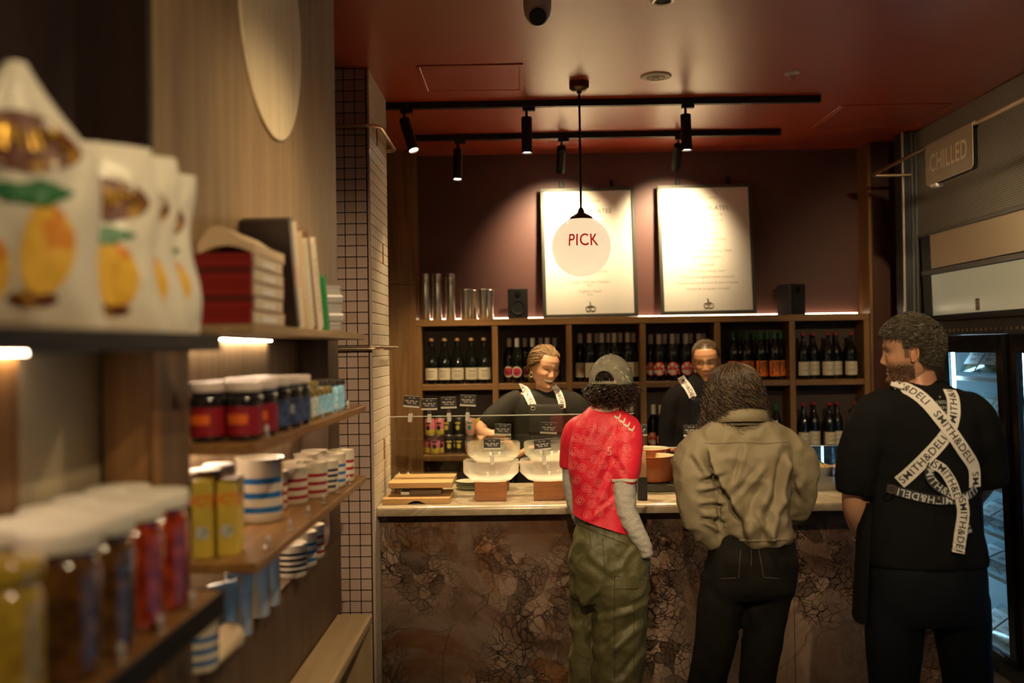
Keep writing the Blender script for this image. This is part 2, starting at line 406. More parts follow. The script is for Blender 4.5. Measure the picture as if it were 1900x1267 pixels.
# ================================================================== BACK WINE SHELF
sx = [P(p_, 650, YS).x for p_ in (777, 918.5, 1056, 1193, 1332, 1470.5, 1609)]
zt1, zt0 = P(800, 593, YS).z, P(800, 605.5, YS).z
zm1, zm0 = P(800, 713.8, YS).z, P(800, 724.5, YS).z
zl1, zl0 = P(800, 844.7, YS).z, P(800, 855.9, YS).z
SXC = (sx[0]+sx[-1])/2
ws = thing('wine_shelf', 'long walnut wine shelf on the back wall behind the counter', 'shelf', (SXC, YS, 0))
def sb(x0, x1, y0, y1, z0, z1, b=.002): return MB().cbox(x0-SXC, x1-SXC, y0-YS, y1-YS, z0, z1, b)
sb(sx[0]-.02, sx[-1]+.018, YS, YB-.001, zt0, zt1).obj('top_board', M['walX'], ws)
for i, x in enumerate(sx): sb(x-.019, x+.019, YS+.002, YB-.001, .101, zt0).obj('divider', M['walZ'], ws)
for i in range(6):
    for a, b_ in ((zm0, zm1), (zl0, zl1), (.60, .638)):
        sb(sx[i]+.019, sx[i+1]-.019, YS+.003, YB-.02, a, b_).obj('shelf_board', M['walX'], ws)
    sb(sx[i]+.019, sx[i+1]-.019, YB-.02, YB-.001, .1, zt0).obj('back_panel', wb_mat if i else (wb_mat := plain('shelf_back', (.045, .020, .012), .6)), ws)
sb(sx[0]-.02, sx[-1]+.018, YS+.03, YB-.001, .001, .10).obj('plinth', M['black'], ws)
sb(sx[0], sx[-1], YB-.030, YB-.018, zt1, zt1+.010, .001).obj('led_strip', M['ledshelf'], ws)

# ================================================================== CEILING FITTINGS
def track(y, x0, x1, label):
    t = thing('light_track', label, 'track', ((x0+x1)/2, y, CZ), 'black lighting tracks')
    h = (x1-x0)/2
    MB().cbox(-h, h, -.018, .018, -.034, 0, .002).obj('rail', M['black'], t)
    MB().cbox(-h-.004, -h, -.019, .019, -.035, 0, .001).obj('end_cap', M['blackm'], t)
    MB().cbox(h, h+.004, -.019, .019, -.035, 0, .001).obj('end_cap', M['blackm'], t)
YT1, YT2, YT3 = 5.15, 5.94, 2.75
track(YT1, -.86, P(1520, 180, YT1).x, 'front black lighting track with the straight hanging spots')
track(YT2, -.66, P(1447, 241, YT2).x, 'rear black lighting track nearest the menu boards')
def track_spot(x, y, target, power, label, size=55, glow=True, length=.185, blend=.6, col=WARM):
    t = thing('track_spotlight', label, 'spotlight', (x, y, CZ-.035), 'black track spotlights')
    MB().cbox(-.02, .045, -.014, .014, -.018, 0, .002).obj('adapter', M['black'], t)
    MB().cyl((0, 0, -.018), (0, 0, -.055), .007, seg=8).obj('stem', M['black'], t)
    piv = Vector((0, 0, -.05)); d = (Vector(target)-(Vector((x, y, CZ-.035))+piv)).normalized()
    q = d.to_track_quat('-Z', 'Y').to_matrix().to_4x4()
    body = MB().lathe([(.0255, 0), (.0275, -.003), (.0275, -length), (.0255, -length-.001), (.0235, -length+.012), (.001, -length+.012)], seg=24)
    body.xf(Matrix.Translation(piv+Vector((0, 0, .0))) @ q); body.obj('lamp_body', M['black'], t)
    fc = MB().lathe([(.001, -length+.008), (.0225, -length+.008), (.0225, -length+.006), (.001, -length+.006)], seg=20)
    fc.xf(Matrix.Translation(piv) @ q); fc.obj('lamp_lens', M['bulb'], t)
    wp = Vector((x, y, CZ-.035))+piv+d*(length+.004)
    l = spot('track_lamp', wp, wp+d, power, size, blend, col)
    return t
x_ = lambda px, Y: P(px, 220, Y).x
track_spot(x_(750, YT1), YT1, (.02, 4.60, .9), 140, 'black track spotlight tilted beside the tiled column', 72, blend=.8)
track_spot(x_(977, YT1), YT1, (.03, 5.12, .9), 170, 'straight hanging black track spotlight left of the globe lamp', 84, blend=.8)
track_spot(x_(1272, YT1), YT1, (.90, 5.12, .9), 125, 'straight hanging black track spotlight right of the globe lamp', 75, blend=.8)
track_spot(x_(849, YT2), YT2, (-.42, 5.80, 1.2), 110, 'rear track spotlight with its bright lens showing', 88, blend=.8)
track_spot(x_(1041, YT2), YT2, (.23, 6.50, 2.46), 92, 'rear track spotlight tilted at the left menu board', 92, blend=1, col=(1, .78, .47))
track_spot(x_(1258, YT2), YT2, (.96, 6.50, 2.46), 92, 'rear track spotlight tilted at the right menu board', 92, blend=1, col=(1, .78, .47))
# two unseen tracks above the aisle, added for light from the camera side
track(YT3, -.5, 2.2, 'unseen black lighting track above the aisle in front of the queue')
track_spot(-.1, YT3, (.36, 4.2, 1.25), 60, 'unseen aisle track spotlight aimed at the red shirt', 46, blend=.8)
track_spot(.55, YT3, (.93, 3.85, 1.4), 60, 'unseen aisle track spotlight aimed at the khaki jacket', 42, blend=.8)
track_spot(1.15, YT3, (1.45, 3.5, 1.55), 30, 'unseen aisle track spotlight aimed at the man in the apron', 50, blend=.8)
track_spot(1.75, YT3, (2.42, 5.0, 2.12), 160, 'unseen aisle track spotlight aimed at the fridge surround', 48, blend=1)
track_spot(.45, YT3, (-.62, 2.4, 1.5), 40, 'unseen aisle track spotlight aimed at the walnut shelving', 80, blend=.9)
YT4 = .3  # second unseen track, its spots added to light shelves, column and counter
track(YT4, -.3, 2.2, 'unseen black lighting track added near the camera')
track_spot(.85, YT4, (-.60, 1.35, 1.72), 44, 'unseen added track spotlight aimed at the chip bags', 42, blend=.9)
track_spot(.45, YT4, (-.60, 2.25, 1.85), 55, 'unseen added track spotlight aimed at the mugs', 58, blend=.9)
track_spot(.2, YT4, (-.72, 4.5, 1.4), 230, 'unseen added track spotlight aimed at the tiled column', 30, blend=.9)
track_spot(-.1, YT4, (.30, 4.5, 1.0), 260, 'unseen added track spotlight aimed at the counter front', 30, blend=.9)
track_spot(.7, YT4, (1.15, 4.4, 1.0), 260, 'unseen added track spotlight aimed at the jacket and counter', 30, blend=.9)

# globe pendant with lettering
gp = P(1079, 458, 4.80); gr = .1435
t = thing('globe_pendant', 'glowing opal globe pendant lettered PICK in red', 'pendant lamp', (gp.x, gp.y, CZ))
zc = gp.z-CZ
MB().lathe([(.02, 0), (.048, 0), (.048, -.03), (.036, -.042), (.014, -.046), (.010, -.058)], seg=28).obj('canopy', M['bronze'], t)
MB().cyl((0, 0, -.05), (0, 0, zc+gr+.03), .0055, seg=10).obj('stem', M['black'], t)
MB().lathe([(.008, zc+gr+.045), (.014, zc+gr+.035), (.018, zc+gr+.02), (.050, zc+gr+.002), (.057, zc+gr-.010), (.057, zc+gr-.022), (.052, zc+gr-.022)], seg=32).obj('gallery', M['bronze'], t)
mg, nt, b = newmat('opal_glass'); b.inputs['Base Color'].default_value = (.85, .78, .66, 1); b.inputs['Roughness'].default_value = .08
b.inputs['Emission Color'].default_value = (1, .76, .46, 1); b.inputs['Emission Strength'].default_value = .85
gl = MB().sphere((0, 0, zc), gr, 48, 32).obj('globe', mg, t)
tmx = text_mesh('PICK', .070, 0, 1.06, bold=.010)
Mred = plain('red_lettering', (.55, .012, .012), .4, emis=(.75, .02, .015), estr=.35)  # glow added to the print, standing for globe light passing through
bm = bmesh.new(); bm.from_mesh(tmx); bmesh.ops.subdivide_edges(bm, edges=bm.edges[:], cuts=1); 
for v in bm.verts:
    a = v.co.x*.95/gr; e = (v.co.y*1.15+.018)/gr
    v.co = Vector((math.sin(a)*math.cos(e), -math.cos(a)*math.cos(e), math.sin(e)))*(gr+.0012)+Vector((0, 0, zc))
bm.to_mesh(tmx); bm.free()
mk('lettering', tmx, Mred, gl)

# dome camera
cp = P(997, 20, 3.62)
t = thing('security_camera', 'grey turret security camera under the ceiling', 'camera', (cp.x, cp.y, CZ))
Mcam = plain('camera_shell', (.55, .50, .43), .4)
MB().lathe([(.05, 0), (.052, -.01), (.050, -.05), (.045, -.075), (.03, -.088), (.01, -.09)], seg=32).obj('housing', Mcam, t)
MB().sphere((0, -.022, -.075), .040, 24, 16).obj('eyeball', Mcam, t)
MB().cyl((0, -.045, -.086), (0, -.064, -.094), .030, .030, 24).obj('lens', plain('dark_lens', (.01, .008, .008), .12), t)
MB().cyl((0, -.058, -.0915), (0, -.0645, -.0943), .0315, .0315, 24).obj('lens_ring', M['blackm'], t)
# recessed downlight, ceiling speaker, sprinkler
q = P(1230, -6, 3.68)
t = thing('recessed_downlight', 'small chrome recessed downlight at the top of the picture', 'downlight', (q.x, q.y, CZ))
MB().lathe([(.030, 0), (.044, 0), (.046, -.004), (.042, -.008), (.031, -.006)], seg=28, caps=False).obj('trim_ring', M['steel'], t)
MB().lathe([(.001, -.003), (.030, -.003), (.031, -.001), (.001, -.001)], seg=24).obj('lens', M['blackm'], t)
q = P(1217, 141, 4.72)
t = thing('ceiling_vent', 'round cream ceiling vent right of the globe lamp', 'vent', (q.x, q.y, CZ))
Mcr = plain('cream_plastic', (.62, .52, .38), .4)
MB().lathe([(.001, -.008), (.035, -.008), (.04, -.012), (.045, -.008), (.068, -.007), (.074, -.002), (.074, 0), (.001, 0)], seg=36).obj('disc', Mcr, t)
MB().lathe([(.001, -.017), (.012, -.016), (.018, -.011), (.001, -.008)], seg=16).obj('boss', Mcr, t)
q = P(1470, 138, 4.70)
t = thing('fire_sprinkler', 'small chrome fire sprinkler head on the ceiling', 'sprinkler', (q.x, q.y, CZ))
MB().lathe([(.001, 0), (.038, 0), (.036, -.006), (.02, -.010), (.001, -.01)], seg=24).obj('rose', M['steel'], t)
MB().tube([(-.008, 0, -.01), (-.011, 0, -.024), (0, 0, -.036), (.011, 0, -.024), (.008, 0, -.01)], .0022, 6).obj('yoke', M['steel'], t)
MB().lathe([(.001, -.036), (.014, -.036), (.014, -.038), (.001, -.038)], seg=16).obj('deflector', M['steel'], t)

# ================================================================== COUNTER
ZC = 1.018; CXL, CXR = -.684, 1.93; YC0, YC1 = 4.56, 5.32
def stone(name, top):
    m, nt, b = newmat(name); N = nt.nodes.new; L = nt.links.new
    tc = N('ShaderNodeTexCoord')
    ns = N('ShaderNodeTexNoise'); ns.inputs['Scale'].default_value = 3.0 if not top else 5; ns.inputs['Detail'].default_value = 6; L(tc.outputs['Object'], ns.inputs['Vector'])
    mixv = N('ShaderNodeMix'); mixv.data_type = 'VECTOR'; mixv.inputs['Factor'].default_value = .22 if not top else .3
    L(tc.outputs['Object'], mixv.inputs[4]); L(ns.outputs['Color'], mixv.inputs[5])
    def crack(sc, w):
        v = N('ShaderNodeTexVoronoi'); v.feature = 'DISTANCE_TO_EDGE'; v.inputs['Scale'].default_value = sc; L(mixv.outputs[1], v.inputs['Vector'])
        wn = N('ShaderNodeTexNoise'); wn.inputs['Scale'].default_value = 7; wn.inputs['Detail'].default_value = 3; L(tc.outputs['Object'], wn.inputs['Vector'])
        wm = N('ShaderNodeMapRange'); wm.inputs[1].default_value = .35; wm.inputs[2].default_value = .68; wm.inputs[3].default_value = w*.12; wm.inputs[4].default_value = w*1.7; L(wn.outputs['Fac'], wm.inputs[0])
        r = N('ShaderNodeMapRange'); r.inputs[1].default_value = 0; L(wm.outputs[0], r.inputs[2]); L(v.outputs['Distance'], r.inputs[0]); return r.outputs[0]
    n1 = N('ShaderNodeTexNoise'); n1.inputs['Scale'].default_value = 1.6 if not top else 3.4; n1.inputs['Detail'].default_value = 8; n1.inputs['Roughness'].default_value = .62; n1.inputs['Distortion'].default_value = 1.2; L(tc.outputs['Object'], n1.inputs['Vector'])
    rc = N('ShaderNodeValToRGB'); e = rc.color_ramp.elements
    if top:
        cs = [(.3, (.22, .165, .105)), (.44, (.37, .30, .205)), (.52, (.30, .235, .155)), (.62, (.43, .36, .26)), (.75, (.25, .19, .125))]
    else:
        cs = [(.26, (.045, .024, .015)), (.40, (.105, .062, .042)), (.50, (.15, .105, .082)), (.60, (.11, .047, .021)), (.76, (.165, .118, .078))]
    e[0].position, e[0].color = cs[0][0], (*cs[0][1], 1); e[1].position, e[1].color = cs[-1][0], (*cs[-1][1], 1)
    for p_, c in cs[1:-1]: k = e.new(p_); k.color = (*c, 1)
    L(n1.outputs['Fac'], rc.inputs[0])
    # cell tint
    vc = N('ShaderNodeTexVoronoi'); vc.inputs['Scale'].default_value = 15; L(mixv.outputs[1], vc.inputs['Vector'])
    hs = N('ShaderNodeSeparateColor'); L(vc.outputs['Color'], hs.inputs[0])
    mr = N('ShaderNodeMapRange'); mr.inputs[3].default_value = .45; mr.inputs[4].default_value = 2.0; L(hs.outputs[0], mr.inputs[0])
    tint = N('ShaderNodeMix'); tint.data_type = 'RGBA'; tint.blend_type = 'MULTIPLY'; tint.inputs['Factor'].default_value = 1 if not top else .4
    L(rc.outputs[0], tint.inputs[6]); L(mr.outputs[0], tint.inputs[7])
    mask = N('ShaderNodeTexNoise'); mask.inputs['Scale'].default_value = 1.5; mask.inputs['Detail'].default_value = 3
    mpm = N('ShaderNodeMapping'); mpm.inputs['Location'].default_value = (3.1, 0, 1.7); L(tc.outputs['Object'], mpm.inputs[0]); L(mpm.outputs[0], mask.inputs['Vector'])
    mk_ = N('ShaderNodeMapRange'); mk_.inputs[1].default_value = .47 if not top else .8; mk_.inputs[2].default_value = .58 if not top else 1.2; L(mask.outputs['Fac'], mk_.inputs[0])
    c1 = crack(15, .055); c2 = crack(36, .11); c3 = crack(1.7, .010)
    mn = N('ShaderNodeMath'); mn.operation = 'MULTIPLY'; L(c1, mn.inputs[0]); L(c2, mn.inputs[1])
    # thin veins everywhere, crackle only inside the mask
    mx = N('ShaderNodeMix'); mx.inputs[2].default_value = 1.0; L(mk_.outputs[0], mx.inputs[0]); L(mn.outputs[0], mx.inputs[3])
    c3b = N('ShaderNodeMapRange'); c3b.inputs[3].default_value = .55; L(c3, c3b.inputs[0]); m2 = N('ShaderNodeMath'); m2.operation = 'MULTIPLY'; L(mx.outputs[0], m2.inputs[0]); L(c3b.outputs[0], m2.inputs[1])
    fin = N('ShaderNodeMix'); fin.data_type = 'RGBA'; L(m2.outputs[0], fin.inputs[0]); fin.inputs[6].default_value = (.012, .008, .007, 1) if not top else (.26, .19, .12, 1)
    tm_ = N('ShaderNodeMix'); tm_.data_type = 'RGBA'; L(mk_.outputs[0], tm_.inputs[0]); L(rc.outputs[0], tm_.inputs[6]); L(tint.outputs[2], tm_.inputs[7])
    L(tm_.outputs[2], fin.inputs[7]); L(fin.outputs[2], b.inputs['Base Color'])
    b.inputs['Roughness'].default_value = .22 if not top else .2; b.inputs['Specular IOR Level'].default_value = .5
    return m
M['stone'] = stone('breccia_stone', False); M['stonetop'] = stone('pale_quartzite', True)
ct = thing('service_counter', 'stone service counter with pale top and brown breccia front', 'counter', ((CXL+CXR)/2, YC0, 0))
hx = (CXR-CXL)/2
def rtop():
    m = MB(); prof = []
    r = .018
    for k in range(9):
        a = -PI/2-k/8*PI/2 if False else 0
    ring = [(YC1-YC0, ZC-.044), (YC1-YC0, ZC)]+[(r-r*math.sin(k/6*PI/2), ZC-r+r*math.cos(k/6*PI/2)) for k in range(7)]+[(.0, ZC-.040), (.004, ZC-.044)]
    m.loft([[(x, y, z) for y, z in ring] for x in (-hx, hx)], smooth=True)
    return m
rtop().obj('countertop', M['stonetop'], ct, sharp=50)
xs = [-hx+.0, -.28, .62, hx-.02]
for i in range(3):
    MB().cbox(xs[i]+.001, xs[i+1]-.001, .100, .120, .09, ZC-.060, .002).obj('front_slab', M['stone'], ct)
MB().box(-hx+.002, hx-.03, .121, YC1-YC0-.05, .0, ZC-.0445).obj('carcass', M['blackm'], ct)
MB().box(-hx+.002, hx-.03, .14, .145, .0, .09).obj('toe_kick', M['black'], ct)
MB().cbox(hx-.02, hx, .100, YC1-YC0-.02, 0, ZC-.0445, .002).obj('end_panel', M['stone'], ct)
# grey gate between counter and fridge
t = thing('staff_gate', 'plain grey gate between the counter end and the fridge', 'gate', (2.075, 4.95, 0))
MB().cbox(-.125, .125, -.015, .015, .05, .78, .003).obj('leaf', plain('grey_laminate', (.17, .18, .17), .5), t)
MB().cbox(-.131, -.126, -.018, .018, .03, .79, .002).obj('edge_strip', M['steel'], t)
# ================================================================== FRIDGE WALL
def perf(name):
    m, nt, b = newmat(name); N = nt.nodes.new; L = nt.links.new
    tc = N('ShaderNodeTexCoord'); sp = N('ShaderNodeSeparateXYZ'); L(tc.outputs['Object'], sp.inputs[0])
    def cell(o):
        a = N('ShaderNodeMath'); a.operation = 'MULTIPLY'; a.inputs[1].default_value = 84; L(o, a.inputs[0])
        f = N('ShaderNodeMath'); f.operation = 'FRACT'; L(a.outputs[0], f.inputs[0])
        s = N('ShaderNodeMath'); s.operation = 'SUBTRACT'; s.inputs[1].default_value = .5; L(f.outputs[0], s.inputs[0])
        p = N('ShaderNodeMath'); p.operation = 'POWER'; p.inputs[1].default_value = 2; L(s.outputs[0], p.inputs[0]); return p.outputs[0]
    ad = N('ShaderNodeMath'); L(cell(sp.outputs[1]), ad.inputs[0]); L(cell(sp.outputs[2]), ad.inputs[1])
    lt = N('ShaderNodeMath'); lt.operation = 'LESS_THAN'; lt.inputs[1].default_value = .085; L(ad.outputs[0], lt.inputs[0])
    mx = N('ShaderNodeMix'); mx.data_type = 'RGBA'; L(lt.outputs[0], mx.inputs[0]); mx.inputs[6].default_value = (.30, .28, .24, 1); mx.inputs[7].default_value = (.008, .008, .01, 1)
    L(mx.outputs[2], b.inputs['Base Color']); b.inputs['Roughness'].default_value = .42; b.inputs['Metallic'].default_value = .35
    return m
FX = 2.40; FY = 6.07
t = thing('fridge_surround', 'black metal surround with perforated fascia above the glass door fridge', 'surround', (FX, FY, 0))
MB().cbox(0, .03, -5.2, 0, 2.39, CZ-.002, .003).obj('perforated_fascia', perf('perforated_metal'), t)
MB().cbox(-.008, .05, -5.2, 0, 2.368, 2.39, .003).obj('fascia_edge', M['grey'], t)
Mfr = plain('blue_grey_metal', (.055, .06, .068), .35, metal=.6)
m = MB()
m.cbox(-.088, .02, .0, .12, 0, CZ-.002, .004); m.obj('side_post', Mfr, t)
m = MB(); m.cbox(-.092, -.078, -.010, 0, 0, CZ-.002, .002); m.obj('post_trim', M['steel'], t)
m = MB(); m.cbox(-.035, -.022, -.008, 0, 0, CZ-.002, .002); m.obj('post_trim', M['grey'], t)
m = MB(); m.cbox(-.012, .0, -.012, 0, 0, CZ-.002, .002); m.obj('post_trim', M['grey'], t)
MB().cbox(.03, .75, -.001, .02, 0, CZ-.002, .003).obj('side_wall', Mfr, t)
# hanging rail with sign
Rx, Rz = 2.09, 2.74
t = thing('sign_rail', 'thin brass rail projecting in front of the perforated fascia', 'rail', (Rx, 5.98, Rz))
pts = [(.24, .0, 0), (.03, .0, 0)]+[(.03-.03*math.sin(k/5*PI/2), -.03+.03*math.cos(k/5*PI/2), 0) for k in range(6)]+[(0, -4.6, 0)]
MB().tube(pts, .010, 10).obj('rail_bar', M['brass'], t)
y0s, y1s = PX(1722, 300, Rx).y, PX(1810, 265, Rx).y
t = thing('chilled_sign', 'grey enamel blade sign lettered CHILLED hanging on the brass rail', 'sign', (Rx, (y0s+y1s)/2, Rz))
hy = (y0s-y1s)/2
Msg = plain('sign_taupe', (.27, .21, .145), .4)
# folded sheet over the rail: two faces
def plate(x):
    m = MB(); r = .03; pts = []
    for cy, cz, a0 in ((hy-r, -.205+r, -90), (hy-r, .0, 0), (-hy+r, .0, 90), (-hy+r, -.205+r, 180)):
        if cz == 0: pts.append((hy if cy > 0 else -hy, .0)); continue
        for k in range(6):
            a = math.radians(a0+k*18); pts.append((cy+r*math.cos(a), cz+r*math.sin(a)))
    m.loft([[(x, a, b) for a, b in pts], [(x+.003, a, b) for a, b in pts]], smooth=False); return m
fp = plate(-.0135).obj('front_plate', Msg, t); plate(.0105).obj('rear_plate', M['blackm'], t)
m = MB(); ring = [[(.0135*math.cos(a*PI/8), s_, .0135*math.sin(a*PI/8)) for a in range(9)]+[(.0105*math.cos(a*PI/8), s_, .0105*math.sin(a*PI/8)) for a in range(8, -1, -1)] for s_ in (-hy, hy)]
m.loft(ring); m.obj('fold', Msg, t)
tmx = text_mesh('CHILLED', .122, 0, 1.08, bold=.012)
for v in tmx.vertices: v.co = Vector((-.0142, -v.co.x*.84, v.co.y*1.05-.103))
mk('lettering', tmx, plain('sign_letters', (.62, .52, .36), .4), fp)
MB().cbox(-.02, .02, .13, .20, -.222, -.205, .003).obj('clip', M['white'], t)

# glass door fridge
fr = thing('display_fridge', 'black glass door fridge glowing cold blue beside the queue', 'fridge', (2.475, 6.02, 0), rot=(0, -.03, 0))
L0 = -5.2
Mshell = plain('fridge_shell', (.03, .032, .035), .3); Minner = plain('fridge_liner', (.72, .78, .80), .4)
MB().cbox(.002, .62, L0, 0, 2.30, 2.35, .003).obj('roof', Mshell, fr)
MB().cbox(.60, .62, L0, 0, .05, 2.30, .002).obj('back_liner', Minner, fr)
MB().cbox(.0, .60, -.06, -.0, .05, 2.30, .002).obj('end_wall', Mshell, fr)
MB().cbox(.02, .60, -.075, -.061, .1, 1.8, .002).obj('end_liner', Minner, fr)
MB().cbox(.002, .60, L0, -.06, .05, .09, .002).obj('base_tray', Minner, fr)
MB().cbox(-.02, .02, L0, 0, 0, .085, .003).obj('kick_plate', Mshell, fr)
Mbeige = plain('brushed_beige', (.62, .52, .37), .35, metal=.15, bump=.04, stretch=(1, .03, 1))
MB().cbox(-.004, .0, L0, -.13, 2.17, 2.385, .002).obj('upper_panel', Mbeige, fr)
MB().cbox(-.006, .002, -.128, -.0, 1.88, 2.385, .002).obj('corner_panel', Mshell, fr)
MB().cbox(-.012, .0, L0, -.0, 2.135, 2.165, .003).obj('panel_rail', M['grey'], fr)
ml, nt, b = newmat('frosted_panel'); b.inputs['Base Color'].default_value = (.46, .43, .28, 1); b.inputs['Roughness'].default_value = .22
b.inputs['Emission Color'].default_value = (.78, .80, .52, 1); b.inputs['Emission Strength'].default_value = .13
MB().cbox(-.006, .0, L0, -.13, 1.895, 2.133, .002).obj('frosted_panel', ml, fr)
MB().cbox(-.010, .004, L0, -.0, 1.86, 1.893, .003).obj('panel_rail', M['black'], fr)
MB().cbox(-.002, .03, L0, -.0, 1.775, 1.86, .003).obj('door_header', Mshell, fr)
m = MB()
for k in range(40): m.cbox(-.004, -.002, -.30-k*.055, -.275-k*.055, 1.795, 1.812, .001)
m.obj('vent_slots', M['brass'], fr)
lb = MB().cbox(-.009, -.006, -.735, -.69, 1.905, 1.968, .001).obj('rating_sticker', plain('sticker_brown', (.14, .10, .05), .5), fr)
tmx = text_mesh('COLD\nFOOD', .018)
for v in tmx.vertices: v.co = Vector((-.0096, -v.co.x-.7125, v.co.y+1.94))
mk('print', tmx, Mbeige, lb)
Mledc = emit('cold_led', (.50, .82, 1.0), 20)
d0 = -.27
Mdoor = plain('black_door_frame', (.008, .008, .009), .18)
ds = [(-.27, -1.002), (-1.089, -1.82), (-1.907, -2.64), (-2.727, -3.46), (-3.547, -4.28)]
MB().cbox(-.02, .02, -.27, -.0, .085, 1.775, .003).obj('end_stile', Mshell, fr)
for i, (a, b_) in enumerate(ds):
    d = MB().cbox(-.03, .0, a-.045, a, .085, 1.775, .003)
    d.cbox(-.03, .0, b_, b_+.07, .085, 1.775, .003); d.cbox(-.03, .0, b_+.07, a-.045, .085, .13, .003); d.cbox(-.03, .0, b_+.07, a-.045, 1.68, 1.775, .003)
    d = d.obj('door', Mdoor, fr)
    MB().box(-.018, -.014, b_+.068, a-.043, .128, 1.682).obj('glass_pane', M['fridgeglass'], d)
    MB().cbox(-.036, -.0305, b_+.12, a-.06, .118, .128, .001).obj('sill_strip', M['steel'], d)
    if i: MB().tube([(-.03, b_+.03, .8), (-.06, b_+.03, .8), (-.06, b_+.03, 1.3), (-.03, b_+.03, 1.3)], .008, 8).obj('handle', M['black'], d)
    MB().cbox(-.01, .03, b_-.0865, b_-.0005, .085, 1.775, .003).obj('mullion', Mdoor, fr)
    MB().cbox(.03, .045, b_-.065, b_-.045, .13, 1.72, .001).obj('cold_led', Mledc, fr)
MB().cbox(.022, .036, -.30, -.285, .13, 1.72, .001).obj('cold_led', Mledc, fr)
Msh = thin_glass('shelf_glass', (.75, .88, .93), .5)
zsh = [.47, .70, .95, 1.25, 1.53]
for z in zsh:
    s = MB().cbox(.06, .58, L0+.02, -.09, z-.006, z, .001).obj('shelf', Msh, fr)
    MB().cbox(.05, .06, L0+.02, -.09, z-.012, z+.012, .002).obj('front_rail', Minner, s)
for y in (-.5, -1.0):
    MB().cbox(.30, .325, y-.012, y+.012, .1, 1.7, .002).obj('shelf_post', M['steel'], fr)
# packs in the fridge: clear trays with a printed sleeve
Mfood = [plain('salad_green', (.20, .28, .08), .5, noise_amt=.6, noise_scale=60), plain('deli_cream', (.60, .55, .42), .5, noise_amt=.3, noise_scale=50),
         plain('deli_brown', (.24, .12, .08), .5, noise_amt=.7, noise_scale=70), plain('deli_pink', (.48, .30, .26), .5, noise_amt=.4, noise_scale=50)]
Mlab = plain('pack_label', (.74, .78, .78), .5); Mink = plain('ink', (.03, .03, .035), .6)
def pack(k, y, z, tilt, label, x=.17):
    t = thing('food_pack', label, 'food pack', (0, 0, 0), 'chilled packs on the fridge shelves')
    t.parent = None
    base = Vector((2.475, 6.02, 0)); R_ = Matrix.Rotation(-.03, 4, 'Y')
    t.location = base + R_ @ Vector((x, y, z+.006)); t.rotation_euler = (0, -.03-tilt, 0)
    L, W, Hh = .20, .085, .05
    m = MB().loft([[(sx_*(L/2-.012)*q*1+L/2*0, sy*(W-.01)*q, 0) for sx_, sy in ((-1,-1),(1,-1),(1,1),(-1,1))] for q in (1,)]+[[(sx_*L/2, sy*W, Hh) for sx_, sy in ((-1,-1),(1,-1),(1,1),(-1,1))]], smooth=False)
    m.obj('tray', M['acryl'], t)
    f = MB(); n = 7
    rings = []
    for i in range(n):
        a = i/(n-1)*2-1
        rings.append([(a*(L/2-.02), s_*(W-.018), .008+.036*(.75+.3*noise.noise(Vector((a*3+k*7, s_*3, k))))) for s_ in (-1, -.6, -.2, .2, .6, 1)]+[(a*(L/2-.02), W-.02, .004), (a*(L/2-.02), -W+.02, .004)])
    f.loft(rings); f.obj('food', Mfood[k % 4], t)
    lb = MB().box(-.05, .055, -W-.001, W+.001, Hh+.001, Hh+.002).obj('label', Mlab, t)
    tx = text_mesh(('SALAD\nbowl', 'VEGAN\ncheese', 'NUTS &\nraisins', 'HAM\nstyle')[k % 4], .034)
    for v in tx.vertices: v.co = Vector((v.co.y, -v.co.x, Hh+.0026))
    mk('print', tx, Mink, lb)
    return t
pk = ['salad pack leaning on the top fridge shelf', 'cream cheese pack on the second fridge shelf', 'brown nut pack on the third fridge shelf', 'pink deli pack at the bottom of the fridge']
zz = [1.53, 1.25, .95, .70, .47, .09]
names = ['top', 'second', 'third', 'fourth', 'fifth', 'bottom']
for r, z in enumerate(zz):
    for c in range(4):
        y = -.40-c*.19-(.05 if r % 2 else 0)
        k = (0, 1, 1, 2, 3, 1)[r] if c != 2 else (0, 0, 3, 2, 1, 3)[r]
        pos = ('far end', 'left middle', 'right middle', 'near end')[c]
        tl = (.95, .9, .7, .5, .35, .6)[r]; pack(k, y, z+.1*math.sin(tl)+.004, tl, f'clear sleeved food pack on the {names[r]} fridge shelf, {pos}', .15)

# ================================================================== ON THE WINE SHELF
Mgl = plain('dark_bottle_glass', (.006, .007, .005), .06, spec=.6)
Mgl.node_tree.nodes['Principled BSDF'].inputs['Coat Weight'].default_value = .3
def label_mat(name, base, marks):
    """printed label: base colour with coloured blotches along object coordinates"""
    m, nt, b = newmat(name); N = nt.nodes.new; L = nt.links.new
    tc = N('ShaderNodeTexCoord'); n = N('ShaderNodeTexNoise'); n.inputs['Scale'].default_value = marks[1]; n.inputs['Detail'].default_value = 1
    L(tc.outputs['Object'], n.inputs['Vector']); r = N('ShaderNodeValToRGB'); r.color_ramp.interpolation = 'CONSTANT'
    r.color_ramp.elements[0].color = (*base, 1); r.color_ramp.elements[1].position = marks[2]; r.color_ramp.elements[1].color = (*marks[0], 1)
    L(n.outputs['Fac'], r.inputs[0]); L(r.outputs[0], b.inputs['Base Color']); b.inputs['Roughness'].default_value = .55
    return m
Mcream = plain('cream_label', (.66, .58, .42), .6); Mprint = plain('label_print', (.30, .24, .17), .6)
Mcork = plain('cork_foil', (.52, .30, .12), .4); Mwcap = plain('white_capsule', (.72, .66, .56), .4); Mgcap = plain('green_capsule', (.03, .16, .05), .3)
Mrwax = plain('red_wax', (.36, .02, .02), .35); Mdkcap = plain('dark_capsule', (.03, .012, .012), .4)
Mredl = plain('red_label', (.92, .085, .03), .5); Mspot = plain('white_print', (.70, .66, .58), .5); Moral = plain('orange_label', (.95, .22, .02), .5)
